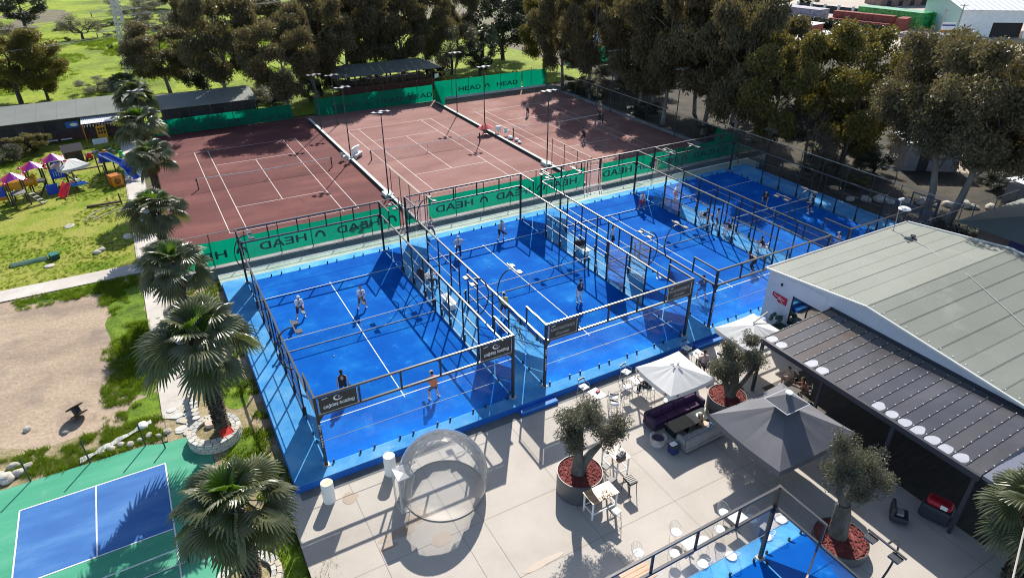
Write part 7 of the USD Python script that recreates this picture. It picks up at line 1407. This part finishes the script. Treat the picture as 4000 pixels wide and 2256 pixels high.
person(39.8, 36.4, TZ, N_, "player in dark clothes on the right clay court's near half", (0.02, 0.02, 0.05), K_, "ready")
person(16.55, -3.2, P + 0.25, N_ + 0.35, "dark haired woman seated at the white table under the parasol's left corner", K_, K_, "sitlean", skin="tan", female=True, sleeves=False, shorts=False)
person(24.1, -6.2, P, PI - 0.3, "person in pale top seated at the pergola's edge, farther of the pair", (0.5, 0.4, 0.36), (0.4, 0.3, 0.26), "sitlean", skin="light", sleeves=False)
person(23.9, -7.35, P, PI - 0.9, "tanned person in brown seated at the pergola's edge, nearer of the pair", (0.3, 0.10, 0.06), (0.2, 0.08, 0.06), "sitlean", skin="tan", female=True, sleeves=False)
person(20.9, -2.95, P, N_ - 0.2, "person in pale pink seated at the dished table beyond the parasol", (0.6, 0.42, 0.38), (0.1, 0.08, 0.08), "sitlean", sleeves=False)
for x, y, f_, lb in ((24.15, -6.2, PI - 0.3, "dark chair under the farther person at the pergola's edge"), (23.95, -7.35, PI - 0.9, "dark chair under the nearer tanned person at the pergola's edge"), (20.9, -3.0, N_ - 0.2, "dark chair under the person at the dished table")): plastic_chair(x, y, P, f_ + PI / 2, m_bk, lb)
# sports bags, tables between courts
for k, (x, y, c, lb) in enumerate(((10.9, 14.9, K_, "black sports bag between the first and second padel courts, farther one"), (11.0, 14.2, (0.02, 0.02, 0.03), "black sports bag between the first and second padel courts, nearer one"), (22.9, 12.6, K_, "black bag on the white bench between the second and third padel courts"))):
    t = thing("sports_bag", lb, "bag", (x, y, 0.0 if k < 2 else 0.5), 0.6 * k); part(t, "body", rbox((0.42, 0.8, 0.42), 0.14, (0, 0, 0.21)), cloth(c), smooth=40); part(t, "strap", MB().tube([(-0.1, -0.25, 0.4), (0, 0, 0.54), (-0.1, 0.25, 0.4)], 0.02, 5), m_bk)
for k, (x, y, lb) in enumerate(((22.9, 12.3, "white bench between the second and third padel courts"), (10.95, 10.2, "white low table between the first and second padel courts"))):
    t = thing("strip_bench", lb, "bench", (x, y, 0)); part(t, "seat", MB().box((0, 0, 0.46), (0.5, 1.6, 0.06)), m_white)
    for s in (-0.6, 0.6): part(t, "leg", MB().box((0, s, 0.215), (0.4, 0.06, 0.43)), m_white)
t = thing("strip_table", "round orange topped table in the shade beside the far right padel court", "table", (49.9, 11.0, -0.2)); part(t, "tabletop", MB().lathe([(0, 0.75), (0.5, 0.75), (0.5, 0.7), (0, 0.7)], 18), plain("table_orange", (0.5, 0.3, 0.17), 0.6)); part(t, "pedestal", MB().tube([(0, 0, 0), (0, 0, 0.7)], 0.05, 8), m_bk)
bi = thing("bicycle", "bicycle leaning on the fence between the first and second padel courts' near ends", "bicycle", (11.0, 4.6, 0), N_)
for k, xx in enumerate((-0.52, 0.52)):
    w = part(bi, "wheel", MB().tube([(xx + 0.33 * math.cos(a), 0, 0.34 + 0.33 * math.sin(a)) for a in np.arange(25) * PI / 12], 0.02, 5, cap=False), m_bk)
    part(w, "spokes", (lambda o: [o.bar((xx, 0, 0.34), (xx + 0.32 * math.cos(a), 0, 0.34 + 0.32 * math.sin(a)), 0.006) for a in np.arange(8) * PI / 4] and o)(MB()), m_chrome)
part(bi, "frame", MB().bar((-0.52, 0, 0.34), (-0.1, 0, 0.34), 0.03).bar((-0.52, 0, 0.34), (-0.2, 0, 0.8), 0.03).bar((-0.1, 0, 0.34), (-0.2, 0, 0.85), 0.035).bar((-0.2, 0, 0.8), (0.36, 0, 0.82), 0.035).bar((-0.1, 0, 0.34), (0.38, 0, 0.74), 0.035).bar((0.36, 0, 0.92), (0.52, 0, 0.34), 0.03), m_clamp)
part(bi, "saddle", rbox((0.24, 0.13, 0.06), 0.03, (-0.22, 0, 0.9)), m_bk); part(bi, "handlebar", MB().tube([(0.34, -0.25, 0.98), (0.36, 0, 0.96), (0.34, 0.25, 0.98)], 0.014, 5), m_bk)
for k, (x, y) in enumerate(((2.75, 8.3), (14.2, 17.0), (15.6, 13.6), (14.3, 8.6), (27.5, 9.3))):
    solo("padel_ball", MB().ball((x, y, 0.04), 0.04, 2), plain("ball_yellow", (0.55, 0.6, 0.15), 0.8), "yellow-green ball lying on the blue court, " + ["below the leftmost court's net", "near the running player", "mid court beyond the second net", "near the player in yellow", "on the third court below its net"][k], "ball", smooth=True)
# ------------------------------------------------------------------ pylon, wires, far buildings
m_lat = mottled("pylon_steel", [(0.3, (0.42, 0.41, 0.38)), (0.7, (0.58, 0.56, 0.52))], 1.0, 0.6)
px, py_ = -3.2, 90.5
t = thing("lattice_pylon", "slender steel lattice pylon on the meadow behind the palms", "pylon", (px, py_, -0.9), 0.35)
H = 15.0
def leg(s1, s2, q): w = 0.95 * (1 - q) + 0.22 * q; return np.array((s1 * w, s2 * w, H * q))
for s1 in (-1, 1):
    for s2 in (-1, 1): part(t, "leg", MB().bar(leg(s1, s2, 0), leg(s1, s2, 1), 0.15), m_lat)
nb = 13
for k in range(nb):
    a, b = k / nb, (k + 1) / nb
    for (p, q) in (((-1, -1), (1, -1)), ((1, -1), (1, 1)), ((1, 1), (-1, 1)), ((-1, 1), (-1, -1))):
        part(t, "brace", MB().bar(leg(*p, a), leg(*q, b), 0.10), m_lat)
    part(t, "strut", MB().bar(leg(-1, -1, b), leg(1, -1, b), 0.09), m_lat)
arms = []
for z_, l in ((11.2, 3.4), (8.6, 3.4), (13.4, 2.2)):
    for s in (-1, 1):
        e = np.array((s * l, 0, z_ - 0.1)); part(t, "cross_arm", MB().bar((0, 0.25, z_ + 0.5), e, 0.06).bar((0, -0.25, z_ - 0.1), e, 0.06), m_lat); part(t, "insulator", MB().tube([e, e - (0, 0, 0.55)], 0.07, 6), plain("insulator_brown", (0.16, 0.09, 0.07), 0.3)); arms.append(e - (0, 0, 0.6))
m_cable = plain("power_cable", (0.36, 0.34, 0.31), 0.5)
c_, s_ = math.cos(0.35), math.sin(0.35)
def wire(p, q, sag, label):
    p, q = np.array(p), np.array(q); a = np.linspace(0, 1, 25)[:, None]; pts = p + (q - p) * a; pts[:, 2] -= sag * 4 * (a * (1 - a))[:, 0]; solo("power_cable", MB().tube(pts, 0.03, 5), m_cable, label, "cable")
wl = ["upper left", "upper right", "lower left", "lower right", "topmost left", "topmost right"]
for k, e in enumerate(arms):
    w = np.array((px + c_ * e[0] - s_ * e[1], py_ + s_ * e[0] + c_ * e[1], e[2] - 0.9))
    if k in (0, 2, 3): wire(w, w + np.array((-60, -16, 1.0)), 1.2, f"power cable running left from the pylon's {wl[k]} arm, over the big yellow-green trees")
    wire(w, w + np.array((150, 52, 4.0)), 2.0, f"power cable running right from the pylon's {wl[k]} arm over the treetops")
wire((27.3, -16.5, 3.0), (9.0, -22.5, 6.2), 0.5, "thick pale cable hanging across the lower right corner from the pergola's end")
# ---- stacks and warehouse in the yard
m_brk = mottled("brick_stack_red", [(0.3, (0.20, 0.048, 0.036)), (0.7, (0.30, 0.085, 0.065))], 0.8, 0.9, fine=0.25, fscale=4)
m_grn = mottled("wrapped_green", [(0.35, (0.01, 0.17, 0.035)), (0.6, (0.03, 0.32, 0.08)), (0.75, (0.16, 0.52, 0.26))], 1.1, 0.25, fine=0.3, fscale=2.2, spec=0.8)
m_wrap = mottled("wrapped_block", [(0.3, (0.12, 0.11, 0.15)), (0.7, (0.30, 0.28, 0.33))], 1.0, 0.5, fine=0.2, fscale=3)
def stack(name, label, cat, group, p0, dirv, n, tiers, size, m, depth=2, pname="pallet_load"):
    d = np.array(dirv, float); d /= np.linalg.norm(d); ang = math.atan2(d[1], d[0]); nrm = np.array((-d[1], d[0])); ordn = ["first", "second", "third", "fourth", "fifth", "sixth", "seventh", "eighth", "ninth", "tenth"]
    for k in range(n):
        c = np.array(p0) + d * (size[0] + 0.06) * k; t = thing(name, label.format(ordn[k]), cat, (c[0], c[1], -0.8), ang, group)
        for j in range(depth):
            for q in range(tiers if np.ndim(tiers) == 0 else tiers[j]):
                part(t, pname, MB().box((0.02 * ((k + q) % 3), j * (size[1] + 0.08), size[2] * (q + 0.5) + 0.02), (size[0] - 0.03 * (q % 2), size[1], size[2] - 0.05)), m)
stack("brick_stack", "stack of red brick pallets, {} from the left in the yard's lower row", "brick stack", "red brick stacks in the yard", (142.9, 82.8), (0.24, -1.0), 6, (1, 2), (2.2, 1.9, 1.4), m_brk, pname="brick_pallet")
stack("brick_stack", "stack of red brick pallets, the tall one at the right end", "brick stack", "red brick stacks in the yard", (146.9, 68.9), (0.3, -1.0), 1, (2, 2), (1.9, 1.9, 1.35), m_brk, pname="brick_pallet")
stack("block_stack", "stack of green wrapped pallets, {} from the left, before the white warehouse", "pallet stack", "green wrapped pallets in the yard", (152.1, 82.2), (0.1, -1.0), 8, (3, 3), (1.9, 2.2, 1.15), m_grn, depth=2, pname="wrapped_pallet")
stack("block_stack", "stack of green wrapped pallets, {} along the end facing the warehouse", "pallet stack", "green wrapped pallets in the yard", (156.6, 66.6), (1.0, 0.0), 4, (3,), (1.9, 1.9, 1.15), m_grn, depth=1, pname="wrapped_pallet")
stack("block_stack", "stack of grey wrapped blocks, {} from the left at the yard's far left end", "pallet stack", "grey wrapped blocks in the yard", (143.6, 96.6), (0.15, -1.0), 4, (2, 2), (2.4, 2.2, 1.25), m_wrap, pname="wrapped_block")
t = thing("hedge", "dark clipped hedge before the brick stacks", "hedge", (136.0, 78.0, -0.9)); gh = np.random.default_rng(4); n = 9000
pos = np.column_stack([gh.normal(size=n) * 0.7, (gh.random(n) - 0.5) * 27, gh.random(n) ** 0.6 * 2.0]); pos[:, 0] -= pos[:, 1] * 0.12; part(t, "foliage", leaf_quads(pos, unit(gh.normal(size=(n, 3))), unit(gh.normal(size=(n, 3))), np.full(n, 0.5), np.full(n, 0.3)), LEAF["D"]); part(t, "stems", MB().span((-0.3, -13, 0), (0.3, 13, 1.0)), m_bark_d)
t = thing("warehouse", "white warehouse with a bright ribbed metal roof at the top right corner", "warehouse", (0, 0, 0))
m_mint = plain("mint_panel", (0.36, 0.55, 0.5), 0.6); m_bright = mottled("bright_metal", [(0.3, (0.70, 0.70, 0.71)), (0.7, (0.82, 0.82, 0.83))], 1.5, 0.35, fine=0.05)
A_ = np.array((149.5, 58.0)); U = np.array((0.82, -0.57)); V = np.array((0.57, 0.82))   # along the front wall; into the depth
def wp(u, v, z_): q = A_ + U * u + V * v; return (q[0], q[1], z_)
Lw, Dw, he, hr = 34.0, 17.0, 4.6, 6.2
o = MB(); o.quad(wp(0, 0, -0.9), wp(6.5, 0, -0.9), wp(6.5, 0, he), wp(0, 0, he)).quad(wp(6.5, 0, 2.2), wp(13, 0, 2.2), wp(13, 0, he), wp(6.5, 0, he)).quad(wp(13, 0, -0.9), wp(Lw, 0, -0.9), wp(Lw, 0, he), wp(13, 0, he)); part(t, "front_wall", o, m_white)
part(t, "door_opening", MB().quad(wp(6.5, 1.0, -0.9), wp(13, 1.0, -0.9), wp(13, 1.0, 2.2), wp(6.5, 1.0, 2.2)), m_dark_in)
o = MB(); o.add([wp(0, 0, -0.9), wp(0, Dw, -0.9), wp(0, Dw, he), wp(0, Dw / 2, hr), wp(0, 0, he)], [[0, 1, 2], [0, 2, 3], [0, 3, 4]]); part(t, "gable_wall", o, m_mint)
for k in range(28):
    a, b = -0.4 + (Lw + 0.4) * k / 28, -0.4 + (Lw + 0.4) * (k + 1) / 28 - 0.12; part(t, "roof_sheet", MB().quad(wp(a, -0.4, he + 0.02), wp(b, -0.4, he + 0.02), wp(b, Dw / 2, hr + 0.05), wp(a, Dw / 2, hr + 0.05)).quad(wp(a, Dw / 2, hr + 0.05), wp(b, Dw / 2, hr + 0.05), wp(b, Dw + 0.4, he), wp(a, Dw + 0.4, he)), m_bright)
    part(t, "roof_rib", MB().bar(wp(b + 0.06, -0.4, he + 0.06), wp(b + 0.06, Dw / 2, hr + 0.09), 0.1), m_bright)
t = thing("stone_house", "distant brown stone house with dark windows at the picture's top right", "house", (189.0, 95.0, -1.9), -0.4); m_sth = mottled("house_stone", [(0.3, (0.15, 0.09, 0.075)), (0.7, (0.26, 0.17, 0.145))], 0.8, 0.9, fine=0.3, fscale=3)
part(t, "wall", MB().box((0, 4, 2.2), (15, 8, 4.4)), m_sth)
for k in range(4): w = part(t, "window", MB().box((-5.2 + k * 3.4, -0.03, 1.9), (1.2, 0.1, 1.4)), m_dark_in); part(w, "sill", MB().box((-5.2 + k * 3.4, -0.1, 1.1), (1.5, 0.2, 0.12)), m_fascia)
part(t, "roof", MB().add([(-8, -0.6, 4.4), (8, -0.6, 4.4), (8, 4, 6.4), (-8, 4, 6.4), (8, 8.6, 4.4), (-8, 8.6, 4.4)], [[0, 1, 2, 3], [3, 2, 4, 5]]), plain("tile_roof", (0.3, 0.13, 0.08), 0.8))
t = thing("yard_fence", "dark fence with pale piers behind the stacks", "fence", (0, 0, 0)); part(t, "panel", MB().quad((157, 105, -0.9), (163, 76, -0.9), (163, 76, 0.9), (157, 105, 0.9)), plain("dark_fence", (0.03, 0.032, 0.04), 0.8))
for k in range(9): part(t, "pier", MB().box((156.8 + 6 * k / 8, 105 - 29 * k / 8, 0.2), (0.5, 0.5, 2.2)), m_fascia)
# low white roofed sheds, blue tarp, rubble
t = thing("white_roof_shed", "low shed with a long white roof below the brick stacks", "shed", (0, 0, 0))
for k in range(8):
    a = np.array((111.2, 64.6)) + np.array((-0.2, -1.35)) * k; part(t, "roof_sheet", MB().add([(a[0], a[1], 1.75), (a[0] + 5.5, a[1] + 0.4, 2.1), (a[0] + 5.3, a[1] - 0.9, 2.1), (a[0] - 0.2, a[1] - 1.3, 1.75)], [[0, 3, 2, 1]]), m_bright)
part(t, "wall", MB().box((113.2, 59.6, 0.4), (3.5, 9.5, 2.4), 0.08), m_greycl)
t = thing("blue_tarp_shed", "open shed closed with a dark blue tarpaulin", "shed", (109.9, 54.2, -0.85), -0.75); part(t, "tarp", MB().box((0, 0, 1.15), (5.2, 0.1, 2.3)), mottled("tarp_blue", [(0.3, (0.025, 0.035, 0.10)), (0.7, (0.05, 0.065, 0.16))], 0.8, 0.6)); part(t, "sheet", MB().add([(-2.4, -0.4, 0), (-1.3, -0.4, 0), (-0.9, -0.1, 1.9), (-1.9, -0.1, 1.9)], [[0, 1, 2, 3]]), plain("sheet_pale_blue", (0.3, 0.34, 0.45), 0.5)); part(t, "back_wall", MB().box((0, 3, 1.1), (5.2, 0.1, 2.2)), m_shw); part(t, "roof", MB().box((0, 1.5, 2.33), (5.6, 3.4, 0.06)), m_bright)
t = thing("canvas_lean_to", "pale canvas lean-to right of the blue tarpaulin", "tent", (118.5, 57.5, -0.85), -0.45); part(t, "canvas", MB().add([(-2.6, -1.2, 0), (2.4, -1.2, 0), (2.2, 1.2, 2.3), (-2.4, 1.2, 2.3)], [[0, 1, 2, 3]]), m_cv_w); part(t, "end_flap", MB().add([(-2.6, -1.2, 0), (-2.4, 1.2, 2.3), (-2.4, 1.2, 0)], [[0, 1, 2]]), m_cv_w)
t = thing("brick_hut", "small red brick hut with flat roof left of the white roofed shed", "hut", (127.2, 77.0, -0.85), 0.2); part(t, "wall", MB().box((0, 0, 1.0), (5, 3.5, 2.0)), m_brk); part(t, "roof", MB().box((0, 0, 2.05), (5.4, 3.9, 0.1)), m_fascia); part(t, "door", MB().box((-2.52, 0.3, 0.8), (0.04, 0.9, 1.6)), m_dark_in)
for k, (x, y, w, d, h, r_, lb) in enumerate(((94, 92, 6, 5, 2.6, 0.3, "white hut showing between trunks left of the tall pale trunk"), (88, 80, 8, 4, 2.2, -0.2, "white hut behind the tall pale trunk"), (98, 105, 9, 5, 2.8, 0.1, "farthest white hut in the gap between eucalypts"), (83, 90, 5, 4, 2.0, 0.5, "small white hut behind the distant green screen fence"), (90, 69, 7, 4, 2.0, 0.2, "long low white hut in the gap right of the tall pale trunk"))):
    t = thing("white_hut", lb, "hut", (x, y, -0.85), r_); part(t, "wall", MB().box((0, 0, h * 0.4), (w, d, h * 0.8)), m_wall)
    for q in range(6): part(t, "roof_sheet", MB().box((-w / 2 - 0.2 + (w + 0.4) / 6 * (q + 0.5), 0, h * 0.82 + 0.05), ((w + 0.4) / 6 - 0.03, d + 0.6, 0.08)), m_bright)
    part(t, "door", MB().box((0.4, -d / 2 - 0.03, h * 0.35), (1.0, 0.05, h * 0.65)), m_mint)
t = thing("white_patch_shed", "shed with a white corrugated roof behind the leaning eucalypts", "shed", (66.6, 13.0, -0.85), -0.6)
for q in range(9): part(t, "roof_sheet", MB().box((-2.6 + q * 0.66, 0, 2.9), (0.62, 4.2, 0.06)), m_bright)
part(t, "wall", MB().box((0, 0, 1.4), (5.4, 3.6, 2.8)), mottled("shed_block", [(0.3, (0.16, 0.15, 0.17)), (0.7, (0.26, 0.25, 0.26))], 0.8, 0.9)); part(t, "door", MB().box((-0.8, -1.83, 1.0), (1.0, 0.05, 2.0)), m_dark_in)
t = thing("orange_house", "house with orange brick wall and white roof at the right edge", "house", (83.5, 11.2, -0.85), -0.5); part(t, "wall", MB().box((0, 0, 1.4), (8, 5, 2.8)), mottled("orange_brick", [(0.3, (0.26, 0.08, 0.04)), (0.7, (0.36, 0.13, 0.07))], 1, 0.9)); part(t, "window", MB().box((-1.5, -2.53, 1.5), (1.2, 0.06, 1.0)), m_dark_in)
for q in range(9): part(t, "roof_sheet", MB().box((-4 + q * 1.0, -0.2, 3.0), (0.96, 6.2, 0.08)), m_bright)
t = thing("hip_roof_kiosk", "kiosk with a grey-green hipped roof at the right edge behind the white building", "kiosk", (52.2, -4.6, -0.6))
for k in range(4):
    cs = [(-4.6, 3.8), (-4.6, -3.8), (4.6, -3.8), (4.6, 3.8)]; a, b = cs[k], cs[(k + 1) % 4]; part(t, "roof_slope", MB().add([(a[0], a[1], 2.9), (b[0], b[1], 2.9), (0, 0, 3.9)], [[0, 1, 2]]), m_shroof)
part(t, "wall", MB().box((0.6, 0, 1.4), (6.6, 5.8, 2.8)), mottled("kiosk_wall", [(0.3, (0.10, 0.08, 0.075)), (0.7, (0.18, 0.15, 0.13))], 1, 0.9)); part(t, "shutter", MB().box((-2.75, -0.5, 1.3), (0.06, 2.4, 1.8)), plain("shutter_blue", (0.03, 0.03, 0.12), 0.6))
t = thing("ribbed_shed", "shed with a white ribbed roof and grey metal side at the right edge", "shed", (61.8, -0.6, -0.85), -0.2); m_sidem = mottled("grey_sheet", [(0.3, (0.16, 0.16, 0.17)), (0.7, (0.24, 0.23, 0.24))], 1, 0.6)
for q in range(12): part(t, "roof_sheet", MB().box((-2.4 + q * 0.5, 0, 3.4 - 0.02 * q), (0.46, 4.4, 0.07)), m_bright)
for q in range(11): part(t, "side_board", MB().box((-2.3 + q * 0.47, -2.0, 1.6), (0.44, 0.06, 3.2)), m_sidem)
part(t, "wall", MB().box((0.1, 0.2, 1.55), (4.8, 3.8, 3.1)), m_sidem)
struct("gravel_patch", MB().sheet(blotch(74.5, 11.5, 6.5, 5.0, 30, 7, 0.15), -0.87), mottled("gravel_tan", [(0.3, (0.30, 0.24, 0.18)), (0.7, (0.44, 0.36, 0.28))], 0.5, 0.95, fine=0.2, fscale=4))
for k in range(11): rock(51.8 + k * 0.9 + 0.3 * (k % 3), 10.5 - k * 0.75, 0.45 + 0.12 * (k % 3), "boulder in the row under the leaning eucalypts", z=-0.9, seed=70 + k, group="boulders under the leaning eucalypts")
for k in range(5): t = thing("rubble_pile", "grey rubble pile on the yard before the warehouse, " + ["leftmost", "second from the left", "middle", "second from the right", "rightmost"][k], "rubble", (141.5 + 1.8 * k, 64.0 - 3.0 * k, -0.85)); s = trimesh.creation.icosphere(2); part(t, "heap", trimesh.Trimesh(s.vertices * (1 + 0.7 * (meshkit.fbm(s.vertices * 2 + k, 3, k)[:, None] - 0.5)) * (1.8, 2.2, 1.0), s.faces, process=False), mottled("rubble_grey", [(0.3, (0.24, 0.22, 0.2)), (0.7, (0.42, 0.38, 0.34))], 1, 0.95))
for k, (x, y, h) in enumerate(((147.6, 60.6, 5.5), (141.0, 53.8, 7.5))): t = thing("utility_pole", "grey utility pole before the warehouse, " + ("left, shorter" if k == 0 else "right, taller"), "pole", (x, y, -0.9)); part(t, "pole", MB().tube([(0, 0, 0), (0.2, 0, h)], [0.16, 0.1], 8), m_galv); part(t, "crossarm", MB().box((0.2, 0, h - 0.3), (0.12, 1.6, 0.12)), m_galv)
t = thing("yard_sign", "small white and orange sign board on the yard", "sign", (146.5, 58.5, -0.85), -0.6); part(t, "board", MB().box((0, 0, 2.4), (2.6, 0.1, 1.5)), m_white); part(t, "orange_band", MB().box((0, -0.06, 1.45), (2.6, 0.05, 0.4)), m_por); part(t, "blue_band", MB().box((0, -0.06, 2.6), (2.6, 0.05, 0.3)), plain("band_blue", (0.03, 0.06, 0.25), 0.6))
for s in (-1, 1): part(t, "leg", MB().box((s, 0, 0.8), (0.1, 0.1, 1.6)), m_galv)
